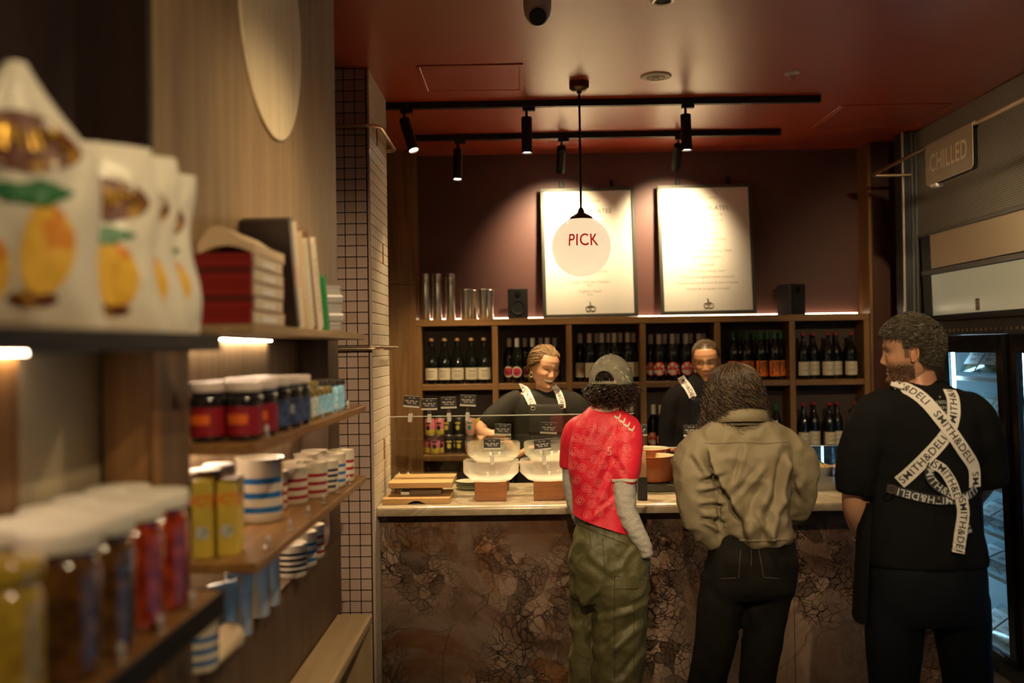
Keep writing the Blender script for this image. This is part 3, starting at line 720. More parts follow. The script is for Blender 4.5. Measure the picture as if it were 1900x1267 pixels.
Mblk = plain('black_print', (.02, .018, .018), .5); Mmag = label_mat('pink_figure', (.62, .03, .04), ((.10, .02, .10), 60, .55)); Mfig = plain('rust_figure', (.52, .20, .08), .55)
prof_b = [(.036, 0), (.0385, .004), (.0385, .17), (.036, .19), (.026, .215), (.0165, .235), (.0145, .25), (.0145, .288), (.0155, .290), (.0155, .297), (.012, .298)]
prof_d = [(.036, 0), (.0385, .004), (.0385, .165), (.036, .185), (.025, .212), (.0145, .240), (.0118, .258), (.0112, .288), (.0125, .290), (.0125, .297), (.010, .298)]
prof_c = [(.040, 0), (.043, .005), (.043, .135), (.040, .16), (.030, .20), (.019, .24), (.0145, .268), (.0150, .275), (.0165, .278), (.0165, .29), (.012, .291)]
def label_patch(r, z0, z1, half, mi, seg=12, off=.0006):
    m = MB(); n = seg
    m.loft([[((r+off)*math.sin(-half+2*half*j/n), -(r+off)*math.cos(-half+2*half*j/n), z) for j in range(n+1)] for z in (z0, z1)], mi, True, False, False)
    return m
def disc_patch(r, zc_, rad, mi, off, sx_=1.0, dz=0, da=0):
    m = MB(); n = 20; pts = []
    for k in range(3):
        q = rad*(1-k*.45)
        pts.append([((r+off)*math.sin(da+q*sx_*math.cos(2*PI*j/n)/r), -(r+off)*math.cos(da+q*sx_*math.cos(2*PI*j/n)/r), zc_+dz+q*math.sin(2*PI*j/n)) for j in range(n)])
    m.loft(pts, mi, True, True); return m
def bottle_proto(kind):
    me = {}
    pr = prof_c if kind in ('champ',) else (prof_d if kind in ('orange', 'wax') else prof_b)
    me['glass_body'] = (MB().lathe(pr, seg=18).mesh('glass_body'), [Mgl])
    r = .043 if kind == 'champ' else .0385
    cap = {'champ': (Mcork, .0178, .279, .298), 'round': (Mwcap, .0162, .238, .299), 'figure': (Mwcap, .0162, .238, .299), 'spots': (Mwcap, .0166, .232, .299), 'orange': (Mgcap, .0130, .254, .299), 'wax': (Mrwax, .0132, .282, .300)}[kind]
    rr = cap[1]
    me['capsule'] = (MB().lathe([(rr-.0006, cap[2]), (rr, cap[2]+.002), (rr, cap[3]-.004), (rr-.003, cap[3]), (.001, cap[3]+.001)], seg=14).mesh('capsule'), [cap[0]])
    if kind == 'champ':
        m = label_patch(r, .03, .105, 1.25, 0)
        q = label_patch(r, .082, .088, .55, 1, 8, .0012); m.add(q.v, q.f, 1, True)
        for zz_ in (.066, .056, .048): q = label_patch(r, zz_, zz_+.002, .5, 1, 8, .0012); m.add(q.v, q.f, 1, True)
        me['label'] = (m.mesh('label'), [Mcream, Mprint])
    elif kind == 'round':
        m = disc_patch(r, .075, .036, 0, .0006); q = disc_patch(r, .075, .027, 1, .0012); m.add(q.v, q.f, 1, True)
        me['label'] = (m.mesh('label'), [Mcream, Mmag])
    elif kind == 'figure':
        m = label_patch(r, .03, .118, 1.15, 0)
        for zz_, w_ in ((.058, .010), (.070, .016), (.082, .010)):
            q = disc_patch(r, zz_, w_, 1, .0012, .8); m.add(q.v, q.f, 1, True)
        q = label_patch(r, .04, .043, .5, 1, 8, .0012); m.add(q.v, q.f, 1, True)
        me['label'] = (m.mesh('label'), [Mcream, Mfig])
    elif kind == 'spots':
        m = disc_patch(r, .078, .043, 0, .0006, 1.0)
        for dz, da, w_ in ((.026, -.15, .011), (.012, -.75, .009), (-.016, -.65, .010), (.015, .62, .010), (-.004, .85, .007)):
            q = disc_patch(r, .078, w_, 1, .0012, 1, dz, da); m.add(q.v, q.f, 1, True)
        q = label_patch(r, .042, .070, .36, 1, 8, .0014); m.add(q.v, q.f, 1, True)
        me['label'] = (m.mesh('label'), [Mredl, Mspot])
    elif kind == 'orange':
        m = label_patch(r, .022, .118, 1.3, 0)
        for k, (a, z0, z1) in enumerate([(-.75, .035, .112), (-.45, .07, .112), (-.15, .05, .112), (.15, .085, .112), (.42, .045, .112), (.65, .065, .112)]):
            q = label_patch(r, z0, z1, .075, 1, 3, .0012).xf(Matrix.Rotation(a, 4, 'Z')); m.add(q.v, q.f, 1, True)
        me['label'] = (m.mesh('label'), [Moral, Mblk])
    else:
        m = label_patch(r, .025, .112, 1.25, 0)
        for zz_ in (.085, .06, .053): q = label_patch(r, zz_, zz_+.003, .5, 1, 8, .0012); m.add(q.v, q.f, 1, True)
        me['label'] = (m.mesh('label'), [Mcream, Mprint])
    for k, (a, ms) in me.items():
        for x in ms: a.materials.append(x)
    return {k: a for k, (a, ms) in me.items()}
protos = {k: bottle_proto(k) for k in ('champ', 'round', 'figure', 'spots', 'orange', 'wax')}
ordn = ['first', 'second', 'third', 'fourth', 'fifth', 'sixth', 'seventh', 'eighth', 'ninth']
def bottle(kind, px, Y, zsh_, label, group, h=1.0, rz=0):
    t = thing('wine_bottle', label, 'bottle', (P(px, 660, Y).x, Y, zsh_), group, rot=(0, 0, rz))
    for k, a in protos[kind].items():
        o = share(k, a, t); o.scale = (1, 1, h)
YF1, YR1 = YS+.058, YS+.135
def row(kind, spec, z, desc, group, h=1.0, where=''):
    fr_ = [q for q in spec if q[1]]; bk = [q for q in spec if not q[1]]
    for i, (px, _) in enumerate(fr_):
        bottle(kind, px, YF1, z, f'{desc}, {ordn[i]} from left, front row, {where}', group, h, random.uniform(-.25, .25))
    for i, (px, _) in enumerate(bk):
        bottle(kind, px, YR1, z, f'{desc}, {ordn[i]} from left, back row, {where}', group, h, random.uniform(-.3, .3))
row('champ', [(p_, 1) for p_ in (800.8, 825, 848.6, 874.7, 897.9)], zm1, 'cork topped dark bottle with cream label', 'cork topped bottles', 1.0, 'first bay')
row('round', [(945, 0), (960, 1), (974, 0), (989, 1), (1003, 0), (1016, 1), (1029, 0)], zm1, 'dark bottle with round pink label', 'round label bottles', .98, 'second bay')
row('figure', [(1076.5, 0), (1094, 1), (1107.5, 0), (1117, 1), (1129, 0), (1140, 1), (1151, 0), (1165, 1), (1175, 0)], zm1, 'tall dark bottle with cream figure label', 'cream figure label bottles', 1.06, 'third bay')
row('spots', [(1207.5, 0), (1223, 1), (1233.5, 0), (1248, 1), (1257, 0), (1272.6, 1), (1282, 0), (1297, 1), (1306, 0)], zm1, 'bottle with spotted red label', 'spotted red label bottles', 1.02, 'fourth bay')
row('orange', [(1361, 1), (1386, 1), (1412, 1), (1437, 1), (1373, 0), (1399, 0), (1424, 0), (1449, 0)], zm1, 'green necked bottle with orange label', 'orange label bottles', 1.04, 'fifth bay')
row('wax', [(1490, 1), (1536.5, 1), (1579, 1), (1509, 0), (1551, 0)], zm1, 'red waxed bottle with cream label', 'red waxed bottles', 1.0, 'upper right bay')
row('figure', [(1083, 1), (1096, 0), (1148, 0), (1160, 1), (1170, 0)], zl1, 'tall dark bottle with cream figure label', 'cream figure label bottles', 1.06, 'lower shelf')
row('spots', [(1210.5, 0), (1225, 1), (1246, 1), (1258, 0)], zl1, 'bottle with spotted red label', 'spotted red label bottles', 1.0, 'lower shelf')
row('orange', [(1361, 1), (1386, 1), (1438, 1)], zl1, 'green necked bottle with orange label', 'orange label bottles', 1.0, 'lower shelf')
row('wax', [(1489, 1), (1537, 1), (1585, 1), (1508, 0), (1551, 0)], zl1, 'red waxed bottle with cream label', 'red waxed bottles', 1.0, 'lower shelf')
# drink cans
prof_can = [(.024, 0), (.031, .006), (.033, .012), (.033, .102), (.029, .112), (.027, .116), (.026, .114), (.001, .113)]
canm = MB().lathe(prof_can, seg=20, mis=[2, 2, 1, 0, 2, 2, 2]).mesh('can_body')
def can_proto(top, low, art):
    m = MB().lathe([(.024, 0), (.031, .006), (.033, .010), (.033, .045), (.033, .100), (.029, .112), (.027, .116), (.026, .113), (.001, .112)], seg=20, mis=[2, 2, 1, 0, 0, 2, 2, 2]).mesh('can_body')
    for x in (top, low, M['steel']): m.materials.append(x)
    a = disc_patch(.033, .055, .016, 0, .0006, .8)
    q = label_patch(.033, .078, .090, .5, 0, 6, .0007); a.add(q.v, q.f, 0, True)
    a = a.mesh('can_art'); a.materials.append(art); return m, a
Mpk = plain('can_pink', (.80, .22, .26), .3); Myl = plain('can_yellow', (.78, .60, .10), .3); Mpch = plain('can_peach', (.80, .42, .32), .3); Mgn = plain('can_green', (.02, .30, .22), .3)
cans = {'pink': can_proto(Mpk, Myl, Mblk), 'black': can_proto(Mblk, Mblk, Myl), 'peach': can_proto(Mpch, Mpch, Mgn), 'yellow': can_proto(Myl, Myl, Mpch)}
CZT = {0: .0, 1: .117}; seen = {}
def canlabel(kind, lvl):
    n = seen.get((kind, lvl), 0); seen[(kind, lvl)] = n+1
    return f'{kind} drink can, {ordn[n]} {kind} one from left in the {"upper" if lvl else "lower"} layer'
ci = 0
for kind, lvl, px, dy in (('pink', 0, 796, .10), ('pink', 0, 807, .04), ('pink', 0, 820, .10), ('black', 0, 833, .06), ('black', 0, 843, .09), ('black', 0, 853, .06), ('peach', 0, 872, .06), ('yellow', 0, 891, .06), ('yellow', 0, 905, .09),
                          ('pink', 1, 798, .07), ('pink', 1, 817, .07), ('black', 1, 832, .07), ('black', 1, 852, .07), ('peach', 1, 873, .07), ('yellow', 1, 891, .07), ('black', 0, 946, .06), ('black', 0, 968, .07), ('pink', 0, 1020, .06), ('pink', 0, 1040, .06)):
    t = thing('drink_can', canlabel(kind, lvl), 'can', (P(px, 800, YS+dy).x, YS+dy, zl1+CZT[lvl]+.0005), 'drink cans on the lower shelf', rot=(0, 0, random.uniform(-.4, .4)))
    share('can_body', cans[kind][0], t); share('can_art', cans[kind][1], t); ci += 1
canlab = {}
# steel flasks and tumblers on top
for i, px in enumerate((789, 811, 835.5)):
    Yk = YS+.075; t = thing('steel_flask', f'tall brushed steel flask, {("leftmost", "middle", "rightmost")[i]} of three on the wine shelf', 'flask', (P(px, 560, Yk).x, Yk, zt1), 'tall steel flasks')
    MB().lathe([(.029, 0), (.031, .003), (.031, .235), (.0305, .238)], seg=28).obj('flask_body', M['steel'], t)
    MB().lathe([(.0295, .238), (.0315, .241), (.0315, .288), (.028, .297), (.018, .300), (.001, .301)], seg=28).obj('cap', M['steel'], t)
for i, (px, dy) in enumerate(((864, .055), (896, .055), (877, .125), (907, .125))):
    Yk = YS+dy; t = thing('steel_tumbler', f'brushed steel tumbler, {("front left", "front right", "rear left", "rear right")[i]} of four on the wine shelf', 'tumbler', (P(px, 560, Yk).x, Yk, zt1), 'steel tumblers')
    MB().lathe([(.028, 0), (.030, .003), (.036, .19), (.0365, .192), (.034, .192), (.028, .01), (.001, .008)], seg=28).obj('tumbler_body', M['steel'], t)
    MB().lathe([(.0365, .186), (.038, .189), (.0365, .193)], seg=28, caps=False).obj('rim', M['steel'], t)
# bookshelf speakers
def speaker(px, w, h, rz, label, y):
    t = thing('bookshelf_speaker', label, 'speaker', (P(px, 560, y).x, y, zt1), 'bookshelf speakers', rot=(0, 0, rz))
    Msp = plain('speaker_vinyl', (.02, .018, .016), .5)
    MB().cbox(-w/2, w/2, -.06, .06, 0, h, .004).obj('cabinet', Msp, t)
    R_ = Matrix.Rotation(PI/2, 4, 'X')
    MB().lathe([(.001, .056), (.012, .060), (.03, .0605), (.045, .066), (.047, .061)], seg=28).xf(Matrix.Translation((0, 0, h*.36)) @ R_).obj('woofer', M['blackm'], t)
    MB().lathe([(.001, .062), (.010, .063), (.017, .0605), (.019, .063), (.020, .0605)], seg=20).xf(Matrix.Translation((0, 0, h*.80)) @ R_).obj('tweeter', M['black'], t)
    return t
speaker(961, .128, .192, 0, 'small black bookshelf speaker left of the menus', YS+.07)
sp = speaker(1468, .135, .195, .55, 'black bookshelf speaker turned sideways right of the menus', YS+.075)
MB().box(.0, .02, .0595, .0605, .15, .17).obj('badge', plain('badge_blue', (.05, .08, .2), .3), sp)

# menu boards
Mpaper = plain('menu_paper', (.80, .74, .63), .55); Mbfr = plain('grey_green_frame', (.055, .052, .036), .5); Mtxt = plain('menu_ink', (.34, .28, .19), .6); Mtxt2 = plain('menu_ink_dark', (.12, .105, .06), .6)
def menu(c4, label, lines):
    TL, TR, BL, BR = c4
    yb, yt = YS+.045, YS+.12
    B0 = P(*BL, yb); B1 = P(*BR, yb); T0 = P(*TL, yt); T1 = P(*TR, yt)
    ux = (B1-B0); Wd = ux.length; ux.normalize(); uz = ((T0+T1)/2-(B0+B1)/2); Ht = uz.length; uz.normalize(); ux = (ux-uz*ux.dot(uz)).normalized(); uy = uz.cross(ux)
    cen = (B0+B1)/2; lift = zt1+.001-cen.z
    t = thing('menu_board', label, 'menu', cen+Vector((0, 0, 0)), 'framed menu boards leaning on the wine shelf')
    Mx = Matrix((( ux.x, uy.x, uz.x, 0), (ux.y, uy.y, uz.y, 0), (ux.z, uy.z, uz.z, 0), (0, 0, 0, 1)))
    b = .022; hw = Wd/2
    for nm, q in (('frame_bar', (-hw, hw, -.012, .012, 0, b)), ('frame_bar', (-hw, hw, -.012, .012, Ht-b, Ht)), ('frame_bar', (-hw, -hw+b, -.012, .012, b, Ht-b)), ('frame_bar', (hw-b, hw, -.012, .012, b, Ht-b))):
        MB().cbox(*q, .002).xf(Mx).obj(nm, Mbfr, t)
    pg = MB().box(-hw+b, hw-b, -.002, .006, b, Ht-b).xf(Mx).obj('paper', Mpaper, t)
    for frac, size, txt, m_ in lines:
        tx = text_mesh(txt, size, 0, 1.05)
        for v in tx.vertices: v.co = (Mx @ Vector((v.co.x, -.0026, Ht*(1-frac)+v.co.y)))
        mk('text_line', tx, m_, pg)
    # small ring-and-rider emblem
    e = MB(); r = .016
    for cx in (-.014, .016):
        e.tube([(cx+r*math.cos(2*PI*k/18), -.004, Ht*(1-.935)+r*math.sin(2*PI*k/18)) for k in range(19)], .0022, 5)
    e.tube([(-.014, -.004, Ht*.065), (-.004, -.004, Ht*.065+.022), (.012, -.004, Ht*.065+.02), (.016, -.004, Ht*.065)], .0022, 5)
    e.tube([(-.004, -.004, Ht*.065+.022), (.001, -.004, Ht*.065+.036), (-.006, -.004, Ht*.065+.046)], .003, 5)
    e.xf(Mx).obj('emblem', Mtxt2, pg)
    for s_ in (-.55, .52):
        MB().cbox(s_*Wd*.5-.014, s_*Wd*.5+.014, -.006, .02, Ht+.001, Ht+.05, .003).xf(Mx).obj('hanging_clip', M['black'], t)
    return t
LA = [(.075, .016, '+', Mtxt2), (.105, .018, '100% PLANT BASED', Mtxt), (.185, .040, 'MARKET PLATES', Mtxt2)]
menu(((1001, 351), (1178, 346), (1008, 590), (1184.5, 587.5)), 'framed white menu board partly hidden behind the globe lamp',
     LA+[(.26, .022, 'Pick a main, choose one &', Mtxt), (.31, .022, 'two sides, choose two &', Mtxt), (.37, .020, 'HOT MAINS', Mtxt2), (.43, .022, 'Eggplant Parma', Mtxt), (.50, .022, 'Butter Chickpeas & Rice', Mtxt),
         (.58, .022, 'Smoky Bean Chilli', Mtxt), (.65, .022, 'Cauliflower & Potato Pie', Mtxt), (.73, .024, 'Honey Chilli No-Chicken', Mtxt), (.755, .020, '$17', Mtxt), (.80, .024, 'Yoghurt Cajun', Mtxt), (.826, .020, '$16', Mtxt)])
menu(((1217, 344), (1395, 341), (1226.6, 585), (1403.6, 580.5)), 'framed white menu board right of the globe lamp headed MARKET PLATES',
     LA+[(.235, .022, 'Pick one, choose one &', Mtxt), (.28, .022, 'Pick two, choose two &', Mtxt), (.335, .018, 'HOT MAINS', Mtxt2), (.38, .022, 'Chilli Parmigiana', Mtxt), (.425, .022, 'Slow roast beet, chickpeas', Mtxt), (.47, .022, 'Thai Panang Bowl', Mtxt),
         (.515, .022, 'Yellow tofu & potato & Pear Salad', Mtxt), (.56, .022, '"Beef" Bourguignon', Mtxt), (.625, .018, 'HOT SIDES', Mtxt2), (.67, .022, 'Traditional creamy mash', Mtxt), (.715, .022, 'Maple & miso glazed sweet potatoes', Mtxt), (.76, .022, 'Roasted carrots & fennel & date molasses', Mtxt), (.805, .022, 'Tomato & coriander rice pilaf', Mtxt)])
# ================================================================== ON THE COUNTER
# glass screens
def screen(px0, px1, pyt, Y, label, low=None):
    a = P(px0, pyt, Y); b = P(px1, pyt, Y); zt = P((px0+px1)/2, pyt, Y).z
    t = thing('glass_screen', label, 'screen', ((a.x+b.x)/2, Y, ZC), 'glass screens along the counter')
    h = (b.x-a.x)/2
    MB().box(-h, h, -.004, .004, .0, zt-ZC).obj('pane', M['sneeze'], t)
    MB().box(-h, h, -.0042, .0042, zt-ZC, zt-ZC+.004).obj('polished_edge', plain('glass_edge', (.55, .58, .50), .2), t)
    if low:
        zl = P((px0+px1)/2, low, Y+.12).z-ZC
        MB().box(-h, h, .01, .24, zl, zl+.006).obj('glass_shelf', M['sneeze'], t)
    return t
YG = 4.90
screen(722, 1176, 771, YG, 'tall clear glass screen in front of the glass bowls', 813)
screen(1178, 1640, 829, YG, 'low clear glass screen in front of the red pots')

# little black ticket signs in clear clips
Mtk = plain('ticket_black', (.016, .014, .013), .5); Mtw = plain('ticket_white', (.66, .62, .55), .5); Mclear = plain('clear_acrylic', (.62, .60, .55), .15)
def ticket(px, py, Y, w, hgt, tilt, label, stem_to, rz=0):
    """card centre at (px,py); clip stem down to stem_to pixel row"""
    c = P(px, py, Y); zb_ = P(px, stem_to, Y).z
    t = thing('price_ticket', label, 'price ticket', (c.x, Y, zb_), 'black price tickets in clear clips', rot=(0, tilt, rz))
    h = c.z-zb_
    card = MB().cbox(-w/2, w/2, -.0015, .0015, h-hgt/2, h+hgt/2, .0008).obj('card', Mtk, t)
    ln = MB()
    for k, (q, f) in enumerate(((.30, .42), (.02, .80), (-.12, .62), (-.24, .66))):
        th = .004 if k == 1 else .0022
        n = max(3, int(f*14))
        for j in range(n):
            if (j*7+k*3) % 5 == 4: continue
            x0 = -w*f/2+w*f*j/n; ln.box(x0, x0+w*f/n*.8, -.0022, -.0016, h+q*hgt-th/2, h+q*hgt+th/2)
    ln.obj('print', Mtw, card)
    cl = MB().cbox(-w/2, w/2, -.004, .004, h-hgt/2-.006, h-hgt/2+.003, .001); cl.obj('clip_bar', Mclear, t)
    sm = MB().tube([(0, 0, h-hgt/2-.01), (0, 0, .045)], .0045, 8); sm.sphere((0, 0, .05), .010, 10, 8)
    sm.obj('stem', M['acryl'], t)
    MB().cbox(-.010, .010, -.009, .009, 0, .042, .003).obj('foot', Mclear, t)
    return t
for i, (px, py, tl, sb_) in enumerate(((760, 744, .10, 783), (796.5, 749, .0, 784), (833, 746, -.02, 782), (866.5, 742, .05, 781))):
    ticket(px, py, YG, .078, .050, tl, f'black price ticket clipped to the tall glass screen, {ordn[i]} from left', sb_)
ticket(931, 796, 5.05, .085, .052, .05, 'black price ticket behind the left glass bowls', 834)
ticket(1016, 793, 5.05, .085, .052, .05, 'black price ticket behind the right glass bowls', 834)
ticket(913, 823, 4.80, .080, .046, 0, 'black price ticket in the front left glass bowl', 862)
ticket(1010, 824, 4.80, .080, .046, -.1, 'black price ticket in the front right glass bowl', 862)
ticket(1186, 797, YG, .078, .05, 0, 'black price ticket beside the red football shirt', 833)
ticket(1283, 798, YG, .078, .05, 0, 'black price ticket behind the khaki jacket shoulder', 833)
ticket(1581, 790, YG, .078, .05, 0, 'black price ticket by the man in the black apron', 826)

# ribbed glass bowls on wooden boxes
mgb = bpy.data.materials.new('ribbed_glass'); mgb.use_nodes = True; nt = mgb.node_tree
b = nt.nodes['Principled BSDF']; b.inputs['Base Color'].default_value = (.88, .85, .76, 1); b.inputs['Roughness'].default_value = .12; b.inputs['Specular IOR Level'].default_value = .8
tr_ = nt.nodes.new('ShaderNodeBsdfTransparent'); tl_ = nt.nodes.new('ShaderNodeBsdfTranslucent'); tl_.inputs[0].default_value = (.9, .87, .78, 1)
m1 = nt.nodes.new('ShaderNodeMixShader'); m1.inputs[0].default_value = .5; m2 = nt.nodes.new('ShaderNodeMixShader')
lw = nt.nodes.new('ShaderNodeLayerWeight'); lw.inputs[0].default_value = .35; mr_ = nt.nodes.new('ShaderNodeMapRange'); mr_.inputs[3].default_value = .11; mr_.inputs[4].default_value = .65
nt.links.new(lw.outputs['Facing'], mr_.inputs[0]); nt.links.new(mr_.outputs[0], m2.inputs[0])
nt.links.new(b.outputs[0], m1.inputs[1]); nt.links.new(tl_.outputs[0], m1.inputs[2]); nt.links.new(tr_.outputs[0], m2.inputs[1]); nt.links.new(m1.outputs[0], m2.inputs[2])
nt.links.new(m2.outputs[0], nt.nodes['Material Output'].inputs[0])
def bowl(px, py_rim, Y, R, h, zbase, label):
    c = P(px, py_rim, Y)
    t = thing('glass_bowl', label, 'bowl', (c.x, Y, zbase), 'ribbed glass bowls')
    seg = 96; rings = []
    prof = [(.02, .0), (R*.66, 0), (R*.72, h*.03), (R*.975, h*.36), (R*.995, h*.42), (R, h*.97), (R*1.0, h), (R*.97, h), (R*.965, h*.44), (R*.94, h*.38), (R*.70, h*.09), (R*.60, h*.06), (.02, h*.06)]
    for k, (r, z) in enumerate(prof):
        rib = .0012 if 2 <= k <= 5 else 0
        rings.append([((r+rib*(1 if j % 2 else -1))*math.cos(2*PI*j/seg), (r+rib*(1 if j % 2 else -1))*math.sin(2*PI*j/seg), z) for j in range(seg)])
    MB().loft(rings).obj('bowl_wall', mgb, t)
    MB().lathe([(R*.965, h-.0005), (R*.985, h+.003), (R*1.002, h-.0005)], seg=64, caps=False).obj('rim', M['acryl'], t)
def wbox(px, Y, w, z0, z1, label):
    t = thing('wooden_riser', label, 'riser', (P(px, 900, Y).x, Y, z0), 'wooden risers under the bowls')
    h = z1-z0; b_ = .012; d = w*.45
    MB().cbox(-w/2, w/2, -d, -d+b_, 0, h, .002).obj('front_panel', M['cherryX'], t)
    MB().cbox(-w/2, w/2, d-b_, d, 0, h, .002).obj('rear_panel', M['cherryX'], t)
    for s_ in (-1, 1): MB().cbox(min(s_*w/2, s_*(w/2-b_)), max(s_*w/2, s_*(w/2-b_)), -d+b_, d-b_, 0, h, .001).obj('side_panel', M['cherryY'], t)
for a in 'XY': M['cherry'+a] = wood('cherry_'+a, (.20, .075, .028), (.36, .155, .062), a, .3)
for px, side in ((911, 'left'), (1016, 'right')):
    wbox(px if side == 'left' else 1019, 4.77, .150, ZC, ZC+.092, f'cherry wood riser under the front {side} glass bowl')
    bowl(px, 860, 4.77, .132, .095, ZC+.092, f'ribbed glass bowl at the front {side} of the counter')
    wbox(px+4, 5.10, .165, ZC, ZC+.145, f'cherry wood riser under the rear {side} glass bowl')
    bowl(px+5, 829, 5.10, .134, .095, ZC+.145, f'ribbed glass bowl at the rear {side} of the counter')

# chopping boards
Mbd = wood('beech_board', (.34, .19, .07), (.52, .32, .14), 'X', .4, .6)
def board(label, x0, x1, y0, y1, z, notch):
    t = thing('chopping_board', label, 'chopping board', ((x0+x1)/2, (y0+y1)/2, z), 'chopping boards')
    n = 4; hx_ = (x1-x0)/2; hy_ = (y1-y0)/2
    for k in range(n):
        a = -hy_+2*hy_*k/n
        if k == 0 and notch:
            m = MB(); pts = [(-hx_, 0), (-.045, 0)]+[(-.045+.09*j/8, .016*math.sin(PI*j/8)) for j in range(1, 8)]+[(.045, 0), (hx_, 0), (hx_, .026), (-hx_, .026)]
            m.loft([[(x, y, z_) for x, z_ in pts] for y in (a, a+2*hy_/n-.0004)], smooth=False); m.obj('stave', Mbd, t)
        else: MB().cbox(-hx_, hx_, a+.0002, a+2*hy_/n-.0002, 0, .026, .0012).obj('stave', Mbd, t)
bz = ZC
board('lower chopping board with a finger notch beside the tiled column', P(710, 935, 4.63).x, P(834, 935, 4.63).x, 4.63, 4.93, bz+.001, True)
bl = MB().cbox(-.075, .075, -.05, .05, 0, .038, .003)
t = thing('board_block', 'dark walnut block propping up the top chopping board', 'block', (P(790, 915, 4.75).x, 4.79, bz+.0275)); bl.obj('block_body', M['dkoX'], t)
MB().cbox(-.12, -.078, -.04, .05, 0, .014, .002).obj('spacer', Mtw, t)
board('upper chopping board raised on a dark block', P(720, 905, 4.70).x, P(839, 905, 4.70).x, 4.70, 5.03, bz+.066, False)

# salt cellars behind the boards, stack of plates
for i, px in enumerate((740, 757)):
    c = P(px, 880, 5.14); t = thing('spice_jar', f'small black lidded spice jar, {("left", "right")[i]} of two behind the boards', 'jar', (c.x, 5.14, ZC), 'spice jars behind the boards')
    MB().lathe([(.022, 0), (.024, .004), (.024, .05), (.02, .056)], seg=18).obj('jar_glass', Mgl, t)
    MB().lathe([(.022, .056), (.024, .058), (.024, .072), (.016, .078), (.006, .081), (.005, .088), (.001, .09)], seg=18).obj('lid', M['steel'], t)
c = P(872, 903, 5.02)
t = thing('stacked_plates', 'stack of pale green plates behind the left glass bowl', 'plates', (c.x, 5.12, ZC))
Mpg = plain('sage_ceramic', (.42, .42, .32), .3)
for k in range(4): MB().lathe([(.03, 0), (.055, .003), (.078, .014), (.080, .016), (.076, .016), (.05, .007), (.001, .006)], seg=32).obj('plate', Mpg, t, (0, 0, k*.009))

# hot pots on a black hotplate
t = thing('black_hotplate', 'long black hotplate tray behind the low glass screen', 'hotplate', (P(1320, 905, 5.1).x, 5.11, ZC))
MB().cbox(-.41, .31, -.19, .19, 0, .035, .004).obj('tray', M['black'], t)
MB().cbox(-.40, .30, -.175, .175, .0352, .040, .001).obj('glass_top', plain('hob_glass', (.01, .01, .01), .08), t)
Mor = plain('flame_enamel', (.27, .060, .016), .2, coat=.4); Mcrm = plain('cream_enamel', (.62, .54, .38), .25); Mstew = plain('stew', (.40, .26, .09), .4, noise_amt=.5, noise_scale=50)
def pot(px, Y, R, h, label, rz=0, enamel=None):
    c = P(px, 860, Y); t = thing('cast_iron_pot', label, 'pot', (c.x, Y, ZC+.0405), 'enamelled pots on the hotplate', rot=(0, 0, rz))
    en = enamel or Mor
    MB().lathe([(R*.75, 0), (R*.92, .008), (R*.98, .03), (R, h-.006), (R*1.03, h-.003), (R*1.03, h), (R*1.0, h+.001)], seg=48, caps=False).obj('outer_wall', en, t)
    MB().lathe([(R*1.0, h+.001), (R*.96, h), (R*.95, h-.01), (R*.93, h*.35)], seg=48, caps=False).obj('inner_wall', Mcrm, t)
    MB().lathe([(.001, h*.72), (R*.5, h*.73), (R*.945, h*.70)], seg=32, caps=False).obj('stew', Mstew, t)
    for s_ in (-1, 1):
        MB().tube([(s_*R*.98, -.035, h-.012), (s_*(R+.022), -.032, h-.008), (s_*(R+.034), 0, h-.006), (s_*(R+.022), .032, h-.008), (s_*R*.98, .035, h-.012)], .0075, 8).obj('handle', en, t)
pot(1210, 5.03, .112, .130, 'flame orange enamel pot beside the red football shirt')
pot(1203, 5.24, .112, .145, 'flame orange enamel pot behind the nearer pot')
pot(1283, 5.08, .085, .075, 'small flame orange pan half hidden by the khaki jacket')
for i, (a, b_) in enumerate((((1256, 836), (1283, 862)), ((1261, 847), (1258, 876)))):
    p0, p1 = P(*a, 5.12), P(*b_, 5.10)
    t = thing('white_ladle', f'white handled ladle {("leaning right", "standing upright")[i]} behind the glass screen', 'ladle', p1)
    MB().tube([(0, 0, 0), (p0-p1)*.5, p0-p1], .0075, 8, flat=.6).obj('handle', M['white'], t)
    MB().sphere((0, 0, -.012), .022, 12, 8, sc=(1, 1, .6)).obj('scoop', M['black'], t)
c = P(1192, 934, 4.68)
t = thing('menu_holder', 'black holder with brown card menus beside the red shirt', 'menu holder', (c.x, 4.69, ZC))
MB().cbox(-.022, .022, -.03, .03, 0, .108, .002).obj('holder', M['blackm'], t)
for k in range(4): MB().cbox(-.018+k*.0002, .018, -.024+k*.012, -.016+k*.012, .06, .228-.004*k, .001).obj('card', plain('kraft_card', (.46, .27, .12), .6) if k == 0 else bpy.data.materials['kraft_card'], t)
# food well right; blue back and strips stand for reflections in the glass
t = thing('food_display', 'steel food well with blue reflection strips added behind the low glass screen', 'food display', (P(1545, 905, 5.08).x, 5.08, ZC))
MB().cbox(-.26, .20, -.16, -.15, 0, .065, .002).obj('front_wall', M['steel'], t)
MB().cbox(-.26, .20, .17, .18, 0, .19, .002).obj('rear_wall', plain('blue_reflection_steel', (.12, .2, .26), .15, metal=.8), t)  # blue tint stands for reflections in the screen glass
MB().cbox(-.26, .20, -.15, .17, 0, .02, .002).obj('well_floor', M['steel'], t)
for k, x in enumerate((-.155, .0, .15)): MB().cbox(x-.005, x+.005, .160, .168, .03, .185, .001).obj('cold_led', emit('reflection_strip', (.45, .8, 1.0), 3) if k == 0 else bpy.data.materials['reflection_strip'], t)  # glowing strips added as reflected lights, no lamps of the well
for k, x in enumerate((-.02,)): MB().cbox(x-.004, x+.004, -.164, -.16, .0, .065, .001).obj('front_seam', M['grey'], t)
